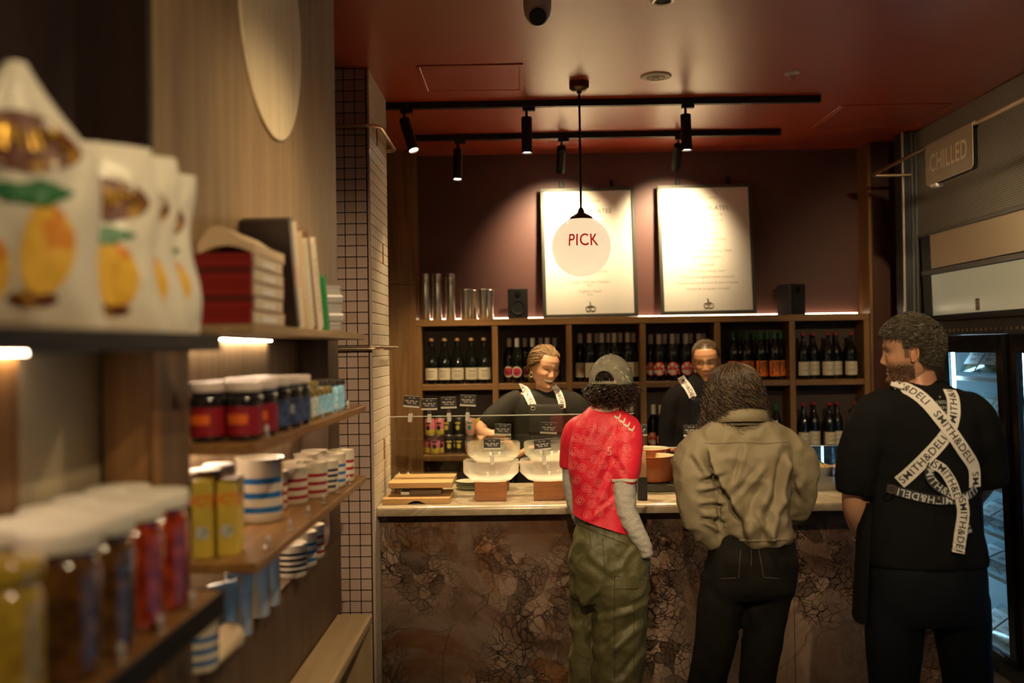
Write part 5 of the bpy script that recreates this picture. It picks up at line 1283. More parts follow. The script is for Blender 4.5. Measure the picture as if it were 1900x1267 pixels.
HT = [0, .04, .08, .14, .2, .3, .4, .5, .6, .7, .8, .88, .94, .98, 1]
HW = [.07, .135, .17, .205, .235, .272, .298, .312, .322, .322, .300, .250, .180, .100, .02]
HF = [.27, .335, .350, .345, .335, .350, .360, .362, .385, .380, .340, .270, .185, .100, .02]
HBk = [.02, .06, .10, .16, .22, .32, .385, .415, .425, .415, .370, .290, .195, .105, .02]
def g(v, c, s): return np.exp(-((v-c)/s)**2)
def head(body, hh, center, face, pitch, roll, skin, hair, feats):
    """adds a head to body (CB). center: world pos of head middle; face: horizontal facing vector. returns (matrix, bvh)"""
    nt_, nu = 150, 120
    tt = np.linspace(0, 1, nt_); u = np.linspace(-1, 1, nu, endpoint=False)
    th = PI*(.55*u+.45*u**3)
    T, TH = np.meshgrid(tt, th, indexing='ij')
    Wd = np.interp(T, HT, HW)*feats.get('wide', 1); Fr = np.interp(T, HT, HF); Bk = np.interp(T, HT, HBk)
    # smooth profiles
    def sm(A):
        for _ in range(4): A = np.vstack([A[:1], (A[:-2]+2*A[1:-1]+A[2:])/4, A[-1:]])
        return A
    Wd, Fr, Bk = sm(Wd), sm(Fr), sm(Bk)
    ex = 2/2.25; sf = feats.get('soft', 0); Wd = Wd*(1-.14*sf*g(T, .06, .14))
    s_, c_ = np.sin(TH), np.cos(TH)
    X = Wd*np.sign(s_)*np.abs(s_)**ex
    Yv = -np.where(c_ > 0, Fr, Bk)*np.sign(c_)*np.abs(c_)**ex
    front = np.clip(c_*1.6, 0, 1)
    ax = np.abs(X); D = np.zeros_like(X)
    # nose
    ns = np.clip((.55-T)/.22, 0, 1)**1.25*np.clip((T-.275)/.075, 0, 1)
    D += ns*.125*feats.get('nose', 1)*np.exp(-(X/(.030+.028*np.clip((.5-T)/.2, 0, 1)))**2)
    D += (.030-.012*sf)*g(ax, .050, .026)*g(T, .325, .028)
    D += .022*g(X, 0, .06)*g(T, .535, .06)
    # eyes, brow, cheeks, mouth, chin
    D -= (.040-.014*sf)*g(ax, .135, .065)*g(T, .500, .040)
    D += .020*g(ax, .135, .045)*g(T, .497, .022)
    D += (.016-.011*sf)*g(ax, .13, .09)*g(T, .575, .025)
    D += (.018+feats.get('smile', 0)*.022)*g(ax, .185, .07)*g(T, .365, .06)
    D -= feats.get('smile', 0)*.020*g(ax, .135, .02)*g(T, .27, .06)
    D += .022*g(X, 0, .075)*g(T, .225, .016)*(1-feats.get('open', 0)*.3)+.024*g(X, 0, .065)*g(T, .178, .016)
    D -= .016*g(X, 0, .09)*g(T, .203, .009)
    D -= .012*g(X, 0, .07)*g(T, .135, .02)
    D += .020*g(X, 0, .08)*g(T, .07, .04)
    if feats.get('open'):
        D -= .022*g(X, 0, .085)*g(T, .200, .020)
    Yv = Yv-D*front
    # colours
    Cc = np.zeros(X.shape+(3,)); Cc[:] = skin
    def blend(mask, col):
        m = np.clip(mask, 0, 1)[..., None]; Cc[:] = Cc*(1-m)+np.array(col)*m
    fm = (c_ > .1)
    blend(.35*g(ax, .18, .08)*g(T, .37, .06)*fm, (skin[0]*1.05, skin[1]*.68, skin[2]*.62))
    blend(.25*g(X, 0, .05)*g(T, .33, .03)*fm, (skin[0]*1.0, skin[1]*.72, skin[2]*.68))
    sc_ = feats.get('curve', 0)
    lip_t = .203+sc_*X**2*3
    wl = .105+.055*feats.get('smile', 0)
    lm = (np.abs(X) < wl)*fm
    up = np.clip(1-np.abs(T-lip_t-.016-.022*feats.get('open', 0)*np.clip(1-(ax/wl)**2, 0, 1))/.016, 0, 1)**.6*np.clip(1-(ax/wl)**2, 0, 1)
    lo = np.clip(1-np.abs(T-lip_t+.018+.030*feats.get('open', 0)*np.clip(1-(ax/wl)**2, 0, 1))/.020, 0, 1)**.6*np.clip(1-(ax/(wl*.85))**2, 0, 1)
    lipc = feats.get('lip', (.36, .11, .085))
    blend(up*lm, lipc); blend(lo*lm, lipc)
    if feats.get('open'):
        op = .052*np.clip(1-(ax/wl)**2, 0, 1)
        ins = (np.abs(T-lip_t+.004) < op)*fm
        blend(ins*1.0, (.10, .02, .015)); blend(ins*((T-lip_t) > -.012)*1.0*(ax < wl*.86), (.92, .82, .64))
    else:
        blend(.9*g(T, lip_t, .004)*(ax < wl)*fm, (.10, .03, .02))
    br = np.clip(1-np.abs(T-(.592+.02*np.clip(ax-.06, 0, 1)-.9*np.clip(ax-.14, 0, 1)**2*4))/(.017-.006*sf), 0, 1)**.7*(ax > .05)*(ax < .205)*fm
    blend(br*.92, feats.get('brow', hair))
    et = feats.get('eyes', 'open'); ex_ = .132
    if et == 'open':
        lx, lz = feats.get('look', (0, 0))
        dx = X-np.sign(X)*ex_
        el = (dx/.056)**2+((T-.500)/(.0165*np.sqrt(np.clip(1-(dx/.06)**2, .1, 1))))**2
        blend((el < 1)*1.0*fm, (.46, .39, .31))
        ir = (dx-lx)**2+((T-.500-lz))**2
        blend((ir < .0205**2)*(el < 1)*1.0*fm, (.04, .03, .022))
        ring = np.clip(1-np.abs(np.sqrt(el)-1.08)/.22, 0, 1)*(T > .494)
        blend(ring*.95*fm, (.035, .02, .015)); ring2 = np.clip(1-np.abs(np.sqrt(el)-1.05)/.15, 0, 1)*(T <= .494); blend(ring2*.5*fm, (.15, .07, .045))
    elif et == 'closed':
        dx = ax-ex_
        ln = np.clip(1-np.abs(T-(.500-5.0*dx**2))/.016, 0, 1)**.5*(np.abs(dx) < .066)
        blend(ln*.95*fm, (.05, .025, .018)); blend(.35*g(dx, 0, .06)*g(T, .518, .012)*fm, (skin[0]*.6, skin[1]*.5, skin[2]*.5))
    if feats.get('beard'):
        bd = np.clip((.33-T+.25*np.clip(ax-.12, 0, 1))/.05, 0, 1)*np.clip((ax-.05)/.05+((T < .15)|((T > .225)&(T < .27))), 0, 1)*(Yv < .03)*(1-np.clip(up+lo, 0, 1)*lm)
        blend(bd*.6*np.clip((.1-Yv)/.1, 0, 1), feats['beard'])
    hl = feats['hairline'](X, Yv, T); blend(hl, hair)
    fx, fy = face; n_ = math.hypot(fx, fy); fx, fy = fx/n_, fy/n_
    # local -y -> face ; local x -> right-hand side
    R_ = Matrix(((-fy, -fx, 0, 0), (fx, -fy, 0, 0), (0, 0, 1, 0), (0, 0, 0, 1)))
    Mx = Matrix.Translation(center) @ R_ @ Matrix.Rotation(pitch, 4, 'X') @ Matrix.Rotation(roll, 4, 'Y') @ Matrix.Diagonal((hh, hh, hh, 1))
    pts = np.stack([X, Yv, T-.5], -1).reshape(-1, 3); A = np.array(Mx)
    w_ = pts @ A[:3, :3].T+A[:3, 3]
    Fc = []
    for i in range(nt_-1):
        for j in range(nu):
            k = (j+1) % nu; Fc.append((i*nu+j, i*nu+k, (i+1)*nu+k, (i+1)*nu+j))
    Fc.append(tuple(reversed(range(nu)))); Fc.append(tuple((nt_-1)*nu+j for j in range(nu)))
    body.add([tuple(q) for q in w_], Fc, 0, True); body.cols += [tuple(c)+(1,) for c in Cc.reshape(-1, 3)]
    bv = BVHTree.FromPolygons([Vector(q) for q in w_], Fc)
    # ears
    for sd in (-1, 1):
        e0 = len(body.v); rings = []
        m = MB(); cx = .305*feats.get('wide', 1)*sd
        m.sphere((0, 0, 0), 1, 14, 10, sc=(.022, .058, .098)).xf(Matrix.Translation((cx+sd*.008, .045, -.045)) @ Matrix.Rotation(-.22, 4, 'X') @ Matrix.Rotation(sd*.35, 4, 'Z'))
        C_ = [(math.cos(a), math.sin(a)) for a in np.linspace(-2.2, 2.4, 16)]
        m.tube([(cx+sd*(.026+.012*(c+1)*.5), .045+.058*c*(1 if s2 > -.5 else .75)+.02*s2*.5, -.045+.105*s2) for c, s2 in C_], [.012]*14+[.010, .009], 8)
        m.xf(Mx); body.add(m.v, m.f, 0, True); body.paint((skin[0]*1.0, skin[1]*.82, skin[2]*.78))
    return Mx, bv
def strands(name, paths, mat, parent, cols, r=.0012, seg=3, taper=True):
    V = []; Fc = []; Cl = []
    for k, (pth, c) in enumerate(zip(paths, cols)):
        p = np.asarray(pth, float); n = len(p)
        t = np.gradient(p, axis=0); t /= (np.linalg.norm(t, axis=1, keepdims=True)+1e-9)
        a = np.array([.31, .52, .79]); b1 = np.cross(t, a); b1 /= (np.linalg.norm(b1, axis=1, keepdims=True)+1e-9); b2 = np.cross(t, b1)
        rr = (r if not hasattr(r, '__len__') else r[k])*np.ones(n)
        if taper: rr = rr*np.clip(1.15-np.linspace(0, 1, n)**3, .1, 1)
        o = len(V)
        for i in range(n):
            for j in range(seg):
                q = p[i]+(b1[i]*math.cos(2*PI*j/seg)+b2[i]*math.sin(2*PI*j/seg))*rr[i]; V.append(tuple(q)); Cl.append((*c, 1))
        for i in range(n-1):
            for j in range(seg):
                k2 = (j+1) % seg; Fc.append((o+i*seg+j, o+i*seg+k2, o+(i+1)*seg+k2, o+(i+1)*seg+j))
    me = bpy.data.meshes.new(name); me.from_pydata(V, [], Fc); me.polygons.foreach_set('use_smooth', [True]*len(Fc))
    at = me.color_attributes.new('Col', 'FLOAT_COLOR', 'POINT'); at.data.foreach_set('color', np.array(Cl, np.float32).ravel()); me.update()
    return mk(name, me, mat, parent)
def hand(body, Mx, skin, curl=.6, mirror=1):
    """hand along +x from the wrist at the origin; palm faces -z; thumb on +y side (mirror flips)"""
    m = MB()
    pal = [(-.01, 0, 0, .024, .017), (.02, 0, 0, .033, .016), (.055, 0, 0, .041, .015), (.085, 0, -.001, .040, .013), (.095, 0, -.002, .036, .009)]
    m.loft([[(x, y+ry_*math.cos(2*PI*j/14)*1, z+rz_*math.sin(2*PI*j/14)) for j in range(14)] for x, y, z, ry_, rz_ in crom(pal, 3)])
    for k, (y, L) in enumerate(((.030, .070), (.010, .080), (-.011, .075), (-.030, .058))):
        p = Vector((.083, y, -.001)); a = .12; pts = [tuple(p-Vector((.02, 0, 0)))]; pts.append(tuple(p))
        for q in range(3):
            a += curl*(.7+.1*k)*(.7 if q else .45); p = p+Vector((math.cos(a), y*.6, -math.sin(a)))*L*(.42, .32, .26)[q]; pts.append(tuple(p))
        K = crom([list(q)+[.0088-.0007*i] for i, q in enumerate(pts)], 3); m.tube([tuple(q[:3]) for q in K], [q[3] for q in K], 8)
    K = crom([(.018, .020, -.004, .012), (.040, .048, -.010, .0105), (.064, .062, -.020, .0095), (.085, .064, -.032, .0075)], 3); m.tube([tuple(q[:3]) for q in K], [q[3] for q in K], 8)
    m.xf(Mx @ Matrix.Diagonal((1, mirror, 1, 1))); body.add(m.v, m.f, 0, True); body.paint(skin)
Mskin = vcol('skin', .45, .4, .12, .05, 260)
Mhair = vcol('hair', .38, .5)
def ribbon(name, pts, width, bv, mat, parent, text=None, tmat=None, tsize=.03, off=.004, flip=1, gap=.0, start=.0, normal=None, base=Vector((0,0,0)), span=None):
    """flat strap through polyline of (x,z) points pressed onto the surface bv by rays along +y; text runs along it"""
    K = crom([list(p) for p in pts], 10)
    P3 = []
    for k in K:
        if len(k) == 3: P3.append(Vector(k)); continue
        h = bv.ray_cast(Vector((k[0], -2, k[1])), Vector((0, 1, 0)))
        if h[0] is None: h = bv.find_nearest(Vector((k[0], (P3[-1].y if P3 else Y5-.05), k[1])))
        P3.append(Vector((k[0], h[0].y, k[1])))
    ys = [p.y for p in P3]
    for _ in range(6): ys = [ys[0]]+[(ys[i-1]+2*ys[i]+ys[i+1])/4 for i in range(1, len(ys)-1)]+[ys[-1]]
    for p, y in zip(P3, ys): p.y = min(p.y, y)-off
    cum = [0]
    for i in range(1, len(P3)): cum.append(cum[-1]+(P3[i]-P3[i-1]).length)
    fr = []
    for i in range(len(P3)):
        t = (P3[min(i+1, len(P3)-1)]-P3[max(i-1, 0)]).normalized()
        nrm = bv.find_nearest(P3[i])[1] if bv else Vector((0, -1, 0))
        nrm = Vector(nrm); nrm = (Vector((0, -1, 0))*.6+nrm*.8 if nrm.y < 0 else Vector((0, -1, 0)))
        nrm = (nrm-t*nrm.dot(t)).normalized(); fr.append((t, nrm, nrm.cross(t)))
    m = MB()
    m.loft([[tuple(P3[i]+fr[i][2]*width*w_/2+fr[i][1]*z) for w_, z in ((-1, 0), (1, 0), (1, -.0015), (-1, -.0015))] for i in range(len(P3))], smooth=False)
    o = m.obj(name, mat, parent, sharp=60)
    if text:
        tm_ = text_mesh(text, tsize*.92, 0, 1.08, 'LEFT', bold=.005)
        bm = bmesh.new(); bm.from_mesh(tm_); bm.verts.ensure_lookup_table()
        bad = []
        for v in bm.verts:
            s_ = v.co.x+start; q = v.co.y*flip
            if flip < 0: s_ = cum[-1]-(v.co.x+start); q = v.co.y
            if s_ < 0 or s_ > cum[-1]: bad.append(v); continue
            i = max(0, min(len(cum)-2, int(np.searchsorted(cum, s_))-1)); f_ = (s_-cum[i])/max(1e-6, cum[i+1]-cum[i])
            p = P3[i].lerp(P3[i+1], f_); b_ = fr[i][2].lerp(fr[i+1][2], f_); nn = fr[i][1].lerp(fr[i+1][1], f_)
            sg = 1 if flip > 0 else -1
            v.co = p+b_*q*sg*(1)+nn*.0012
        bmesh.ops.delete(bm, geom=bad, context='VERTS'); bm.to_mesh(tm_); bm.free()
        mk('lettering', tm_, tmat, o)
    return o
Mstrap = plain('white_webbing', (.62, .58, .54), .7, bump=.2, bump_scale=500); Mstxt = plain('strap_print', (.014, .013, .016), .6)
BR = 'SMITH&DELI   '

# ---------------------------------------------------------------- man in black apron (right)
Y5 = 3.45
def q5(px, py, dy=0): return P(px, py, Y5+dy)
t5 = thing('person', 'man in black tee and apron with crossed white straps, seen from behind', 'person', (q5(1715, 900).x, Y5, 0)); B5 = Vector(t5.location)
def loc(m, B): m.v = [(a-B.x, b-B.y, c-B.z) for a, b, c in m.v]; return m
def K(Yp, rows, dy=0):
    """rows (py, pxL, pxR, ry[,dy]) -> torso keys"""
    out = []
    for r in rows:
        d = r[4] if len(r) > 4 else dy
        a, b = P(r[1], r[0], Yp+d), P(r[2], r[0], Yp+d); out.append(((a.x+b.x)/2, Yp+d, (a.z+b.z)/2, (b.x-a.x)/2, r[3]))
    return out
def LK(Yp, rows):
    """limb rows (px, py, r, dy)"""
    return [(*P(r[0], r[1], Yp+(r[3] if len(r) > 3 else 0)), r[2]) for r in rows]
Mtee = plain('black_cotton', (.0065, .0065, .007), .85, spec=.08, bump=.15, bump_scale=500)
Mapr = plain('black_apron', (.007, .0075, .009), .8, spec=.08, bump=.1, bump_scale=500)
sk5 = (.50, .27, .17)
shirt = [torso(K(Y5, [(706, 1672, 1748, .050), (716, 1655, 1760, .065), (735, 1624, 1796, .095), (770, 1612, 1816, .120), (830, 1614, 1815, .132), (900, 1617, 1813, .130), (960, 1612, 1815, .135), (1010, 1609, 1824, .14), (1045, 1607, 1828, .142)])),
         limb(LK(Y5, [(1660, 760, .070), (1628, 775, .086), (1604, 830, .084, .0), (1592, 885, .074, .01), (1588, 914, .066, .015)])),
         limb(LK(Y5, [(1775, 760, .070), (1802, 778, .084), (1824, 835, .076), (1838, 880, .060), (1843, 905, .046)]))]
me = fuse(shirt, .009, 6)
wrinkle(me, lambda p: .006*ridged(p, (9, 9, 3.5), 3)*.6+.004*noise.noise(p*14))
bvS5 = bvh_of(me)
for v in me.vertices: v.co -= B5
mk('tee_shirt', me, Mtee, t5)
tr = fuse([torso(K(Y5, [(1020, 1618, 1816, .125), (1060, 1612, 1824, .138), (1110, 1614, 1828, .135), (1150, 1615, 1832, .12)])),
           limb(LK(Y5, [(1664, 1110, .098), (1660, 1180, .095), (1658, 1267, .082), (1656, 1400, .075), (1655, 1530, .075)])),
           limb(LK(Y5, [(1780, 1110, .098), (1787, 1180, .090), (1795, 1267, .080), (1800, 1400, .075), (1802, 1530, .075)]))], .011, 5)
wrinkle(tr, lambda p: .007*ridged(p, (7, 7, 5), 9)*.6)
for v in tr.vertices: v.co -= B5
mk('trousers', tr, plain('navy_black_trousers', (.007, .009, .013), .8, spec=.08, bump=.1), t5)
# apron skirt: open at the back, wraps the sides and front
m = MB(); rings = []
for i in range(13):
    q = i/12; py = 930+(1150-930)*q
    cx = P(1714, py, Y5); rx = .203+.02*q; r = []
    for j in range(25):
        a = math.radians(-25+230*j/24)
        r.append((cx.x+rx*math.cos(a)*1.02-.003*q, Y5+.03+(.150+.02*q)*math.sin(a)+.004*math.sin(j*1.3+q*2), cx.z-(.01*math.sin(j*.9))*q))
    rings.append(r)
m.loft(rings, 0, True, False, False); loc(m, B5).obj('apron_skirt', Mapr, t5)
b5 = CB()
for rows in ([(1704, 745, .06, .0), (1650, 765, .055, .0), (1610, 820, .055, .0), (1596, 880, .052, .01), (1590, 905, .050, .02), (1590, 945, .047, .06), (1604, 985, .038, .16), (1640, 990, .030, .24)], [(1708, 745, .06, .0), (1770, 765, .055, .0), (1812, 815, .050, .0), (1832, 870, .044, .02), (1824, 898, .040, .09), (1800, 930, .038, .17), (1782, 960, .034, .23), (1765, 985, .030, .27)]):
    q = limb(LK(Y5, rows), 5, 16); b5.add(q.v, q.f, 0, True); b5.paint(sk5)
hand(b5, Matrix.Translation(P(1638, 990, Y5+.24)) @ Matrix.Rotation(.3, 4, 'Z') @ Matrix.Rotation(.5, 4, 'X'), sk5, .7)
hand(b5, Matrix.Translation(P(1768, 985, Y5+.26)) @ Matrix.Rotation(PI-.3, 4, 'Z') @ Matrix.Rotation(-.5, 4, 'X'), sk5, .7, -1)
q = limb([(*P(1700, 690, Y5+.01), .058), (*P(1703, 705, Y5+.0), .060), (*P(1706, 725, Y5), .070), (*P(1708, 742, Y5), .085)], 4, 24); b5.add(q.v, q.f, 0, True); b5.paint((sk5[0]*.95, sk5[1]*.85, sk5[2]*.82))
h5 = (.055, .043, .028)
def hl5(X, Yv, T):
    top = np.clip((T-(.70-.06*np.clip(np.abs(X)-.2, 0, 1)))/.02, 0, 1)
    line = np.where(Yv < -.02, .70+.12*np.clip(-Yv-.25, 0, 1), np.where(Yv < .10, .58, .30))
    side = np.clip((T-line)/.03, 0, 1); burn = ((np.abs(Yv+.045) < .035)*(T > .40)*(np.abs(X) > .2))*.8
    return np.clip(np.maximum(side, burn), 0, 1)
hc5 = P(1690, 651, Y5-.01)
Mh5, bh5 = head(b5, .232, hc5, (-1, .40), .03, 0, sk5, h5, dict(hairline=hl5, beard=(.13, .075, .045), brow=(.10, .06, .035), nose=.72, eyes='open', look=(0, 0)))
loc(b5, B5).build('body', Mskin, t5)
def scalp_paths(n, bv, Mx, region, target, sweep, lift, seg=9, jit=.3, wave=(.0, 40), seed=1, zmin=-.75):
    R_ = random.Random(seed); out = []; c = Mx.translation
    rot = Mx.to_3x3().normalized(); tries = 0
    while len(out) < n and tries < n*30:
        tries += 1
        z = R_.uniform(zmin, 1 if zmin > -.9 else -.4); a = R_.uniform(0, 2*PI); rr_ = math.sqrt(1-z*z)
        d = Vector((rr_*math.cos(a), rr_*math.sin(a), z))
        if not region(d, R_): continue
        tg = Vector(target(d, R_)) if callable(target) else Vector(target)
        tg = (tg+Vector((R_.uniform(-jit, jit), R_.uniform(-jit, jit), R_.uniform(-jit, jit)))).normalized()
        ph = R_.uniform(0, 6.28); lf = lift*R_.uniform(.6, 1.3); sw = sweep*R_.uniform(.7, 1.2); pts = []
        for i in range(seg):
            s_ = i/(seg-1); dd = d.slerp(tg, min(1, sw*s_)) if d.angle(tg) > 1e-3 else d
            wd = rot @ dd; h = bv.ray_cast(c, wd)
            if h[0] is None: break
            rad = (Vector(h[0])-c).length
            e = (1-abs(2*s_-1)**2)*.35+.65*min(1, s_*2)
            p = c+wd*(rad+.003+lf*e)
            if wave[0]: p += (rot @ d.cross(tg).normalized())*wave[0]*math.sin(ph+wave[1]*s_)+wd*wave[0]*.7*math.cos(ph+wave[1]*s_)
            pts.append(p)
        if len(pts) == seg: out.append(pts)
    return out
reg5 = lambda d, R_: (d.z > .45+.25*max(0, -d.y-.35)) or (d.y > .36 and d.z > -.50) or (abs(d.x) > .3 and d.z > .22 and d.y > -.30)
ps = scalp_paths(4200, bh5, Mh5, reg5, lambda d, R_: (d.x*.9, d.y-.55 if d.z > .5 else d.y+.5, d.z-.25), .42, .014, 10, .30, (.0020, 5), 5)
R_ = random.Random(2); cs = []
for p in ps:
    k = R_.uniform(.5, 1.6); gcol = R_.random() < .16; cs.append((.055*k+(.09 if gcol else 0), .044*k+(.085 if gcol else 0), .028*k+(.07 if gcol else 0)))
ps = [[q-B5 for q in p] for p in ps]
strands('hair', ps, Mhair, t5, cs, .00105)
bp_ = scalp_paths(1500, bh5, Mh5, lambda d, R_: d.z < -.50-.12*R_.random() and d.y < .12 and (abs(d.x) > .27 or d.z < -.76) and not (d.y > -.12 and d.z < -.9), (0, -.3, -1), .06, .0022, 4, .25, (0, 1), 9, zmin=-.985)
strands('beard', [[q-B5 for q in p] for p in bp_], Mhair, t5, [(.10*R_.uniform(.6, 1.4), .055*R_.uniform(.6, 1.4), .03) for p in bp_], .0009)
# straps
def xz(px, py): q = P(px, py, Y5-.13); return (q.x, q.z)
def strap(name, pts, **kw):
    o = ribbon(name, [xz(*p) if len(p) == 2 else tuple(P(p[0], p[1], Y5+p[2])) for p in pts], .045, bvS5, Mstrap, t5, text=BR*4, tmat=Mstxt, tsize=.039, **kw)
    for ob in (o, *o.children):
        for v in ob.data.vertices: v.co -= B5
    return o
s1 = strap('apron_strap', [(1775, 724), (1776, 745), (1767, 785), (1748, 815), (1715, 852), (1690, 880), (1674, 897)], flip=-1, start=.005)
s2 = strap('apron_strap', [(1681, 716), (1698, 723), (1722, 745), (1755, 790), (1787, 835), (1810, 868), (1813, 905)], off=.008, start=-.06)
# waist tie and bow tails (dark side of the webbing)
Mdstr = plain('black_webbing', (.016, .016, .018), .7); Mdtx = plain('webbing_print', (.45, .47, .48), .6)
def tie(name, pts, w, dark, txt=True, off=.010, start=0, flip=1):
    o = ribbon(name, [xz(*p) if len(p) == 2 else tuple(P(p[0], p[1], Y5+p[2])) for p in pts], w, bvS5, Mdstr if dark else Mstrap, t5, text=BR*3 if txt else None, tmat=Mdtx if dark else Mstxt, tsize=.037, off=off, start=start, flip=flip)
    for ob in (o, *o.children):
        for v in ob.data.vertices: v.co -= B5
tie('waist_tie', [(1655, 909), (1690, 918), (1730, 926), (1775, 927)], .030, True, flip=-1)
tie('waist_tie', [(1775, 926), (1800, 918), (1815, 908)], .030, True)
tie('bow_loop', [(1772, 922), (1762, 895), (1745, 870), (1727, 859)], .034, False, off=.016, flip=-1)
tie('bow_loop', [(1727, 859), (1722, 880), (1735, 900), (1770, 922)], .030, True, off=.012)
tie('bow_tail', [(1779, 922), (1783, 950), (1777, 985), (1770, 1022)], .042, False, off=.020)
tie('bow_tail', [(1776, 925), (1785, 960), (1796, 990)], .034, True, off=.012)
m = MB(); q = P(1655, 908, Y5-.142); m.tube([(q.x+.013*math.cos(2*PI*k/16)-B5.x, q.y-B5.y, q.z+.013*math.sin(2*PI*k/16)) for k in range(17)], .0025, 6); m.obj('strap_ring', M['brass'], t5)
q = P(1605, 990, Y5+.13)
m = MB(); m.tube([(q.x+.042*math.cos(2*PI*k/20)-B5.x, q.y-B5.y+.04*math.sin(2*PI*k/20), q.z+.02*math.cos(2*PI*k/20)) for k in range(21)], .004, 6); m.obj('bracelet', M['steel'], t5)
tx = text_mesh('+\n100%\nPLANT\nBASED', .017)
for v in tx.vertices:
    x, z = xz(1752, 752); h = bvS5.ray_cast(Vector((x+v.co.x, -2, z+v.co.y)), Vector((0, 1, 0))); v.co = Vector((x+v.co.x, (h[0].y if h[0] else Y5)-.002, z+v.co.y))-B5
mk('tee_print', tx, plain('tee_print_grey', (.30, .32, .30), .6), t5)
for sx_ in (1656, 1800):
    a = P(sx_, 1560, Y5); m = MB(); m.loft([[(a.x-B5.x+rx*math.cos(2*PI*j/16)*1.0, .06+ry_*math.sin(2*PI*j/16)*1.0, z) for j in range(16)] for z, rx, ry_ in ((0, .045, .13), (.02, .048, .135), (.05, .045, .12), (.08, .038, .07), (.12, .04, .05))]); m.obj('shoe', M['blackm'], t5)
# ---------------------------------------------------------------- customer in the red football shirt
Y3 = 4.06
t3 = thing('person', 'customer in a red patterned football shirt, grey cap and olive cargo trousers', 'person', (P(1128, 900, Y3).x, Y3, 0)); B3 = Vector(t3.location)
def put(me, B):
    for v in me.vertices: v.co -= B
    return me
sh = fuse([torso(K(Y3, [(750, 1100, 1152, .045, .01), (758, 1090, 1160, .060), (772, 1076, 1168, .080), (792, 1064, 1176, .096), (825, 1056, 1178, .106), (865, 1055, 1174, .106), (905, 1062, 1166, .106), (945, 1064, 1165, .116), (990, 1062, 1174, .130)])),
           limb(LK(Y3, [(1130, 785, .055, -.01), (1155, 795, .070, -.03), (1162, 830, .068, -.055), (1160, 870, .060, -.075), (1158, 895, .054, -.08)])),
           limb(LK(Y3, [(1095, 790, .055, .02), (1072, 805, .062, .05), (1063, 840, .056, .08), (1062, 868, .050, .09)]))], .008, 5)
cr3 = creases([((1105, 790), (1075, 850), .006, .014), ((1120, 850), (1085, 930), .007, .013), ((1140, 870), (1100, 960), .007, .014), ((1150, 800), (1120, 850), .005, .014), ((1150, 920), (1090, 965), .006, .011), ((1070, 800), (1062, 870), .004, .010), ((1140, 840), (1170, 880), .004, .010)], Y3)
wrinkle(sh, lambda p: .008*(ridged(p, (11, 9, 4), 5)-.4)*.8+.003*noise.noise(p*18)+cr3(p))
hA, hB = P(1066, 953, Y3), P(1166, 986, Y3); hd = (hB-hA); bisect(sh, hA, Vector((hd.z, 0, -hd.x)).normalized()); bvS3 = bvh_of(sh)
Mred3 = plain('red_jersey', (.60, .012, .034), .55, noise_amt=.10, noise_scale=9, bump=.4, bump_scale=28)
mk('football_shirt', put(sh, B3), Mred3, t3)
Mprt = plain('pale_pink_print', (.85, .27, .27), .55); Mmint = plain('mint_trim', (.58, .62, .50), .6); Mtone = plain('tonal_print', (.46, .012, .06), .55)
def on3(px, py, bv, Yp=Y3, off=.0007):
    q = P(px, py, Yp-.1); d = (q-Vector((0, 0, H))).normalized(); h = bv.ray_cast(Vector((0, 0, H)), d)
    return (h[0]-d*off) if h[0] is not None else None
def line_on(m, pix, bv, r, Yp):
    run = []
    for p in pix:
        q = on3(*p, bv, Yp)
        if q is None: continue
        run.append(q)
    if len(run) > 1: m.tube(run, r, 5)
m = MB(); rr = random.Random(4); tn = MB()
spots = [(1078, 785), (1098, 793), (1118, 797), (1140, 780), (1155, 790), (1170, 806), (1068, 812), (1082, 816), (1094, 818), (1110, 826), (1133, 808), (1150, 812), (1163, 832), (1065, 838), (1079, 842), (1104, 852), (1131, 836), (1156, 838), (1064, 863), (1080, 868), (1097, 880), (1119, 862), (1070, 890), (1088, 905), (1110, 896), (1128, 885), (1076, 928), (1098, 935), (1120, 920), (1142, 905), (1090, 955), (1112, 950), (1136, 938), (1158, 878), (1142, 860), (1100, 915)]
for k, (px, py) in enumerate(spots):
    r = 7.6
    line_on(m, [(px+r*math.cos(2*PI*j/20), py+r*math.sin(2*PI*j/20)) for j in range(21)], bvS3, .0006, Y3)
    line_on(m, [(px+r*.62*math.cos(2*PI*j/16), py+r*.62*math.sin(2*PI*j/16)) for j in range(17)], bvS3, .0005, Y3)
    line_on(m, [(px+a, py+b) for a, b in ((-3, -2.5), (3, -2.5), (2.4, 1), (0, 4), (-2.4, 1), (-3, -2.5))], bvS3, .0006, Y3)
    line_on(tn, [(px+11+a, py+9+b) for a, b in ((-5, -1), (-2, 2), (0, 0), (2, 2), (5, -1))], bvS3, .0011, Y3)
m.xf(Matrix.Translation(-B3)).obj('emblem_print', Mprt, t3)['kind'] = 'stuff'; tn.xf(Matrix.Translation(-B3)).obj('tonal_print', Mtone, t3)['kind'] = 'stuff'
m = MB()
for k in range(4):
    cx, cy = 1146+k*8.5, 772+k*7.5
    for w in range(4): line_on(m, [(cx-6, cy-1.5+w), (cx-2, cy+1+w), (cx+2, cy+2.5+w), (cx+4, cy-1+w), (cx+5.5, cy-4.5+w)], bvS3, .0013, Y3)
m.xf(Matrix.Translation(-B3)).obj('shoulder_chevrons', Mmint, t3)
m = MB()
for w in range(5): line_on(m, [(1136+j*4.7, 889+w*1.1+.6*math.sin(j)) for j in range(11)], bvS3, .0012, Y3)
m.xf(Matrix.Translation(-B3)).obj('cuff_trim', Mmint, t3)
m = MB()
for w in range(3): line_on(m, [(1097+j*5.4, 755+w*1.4+6*math.sin(PI*j/10)) for j in range(11)], bvS3, .0012, Y3)
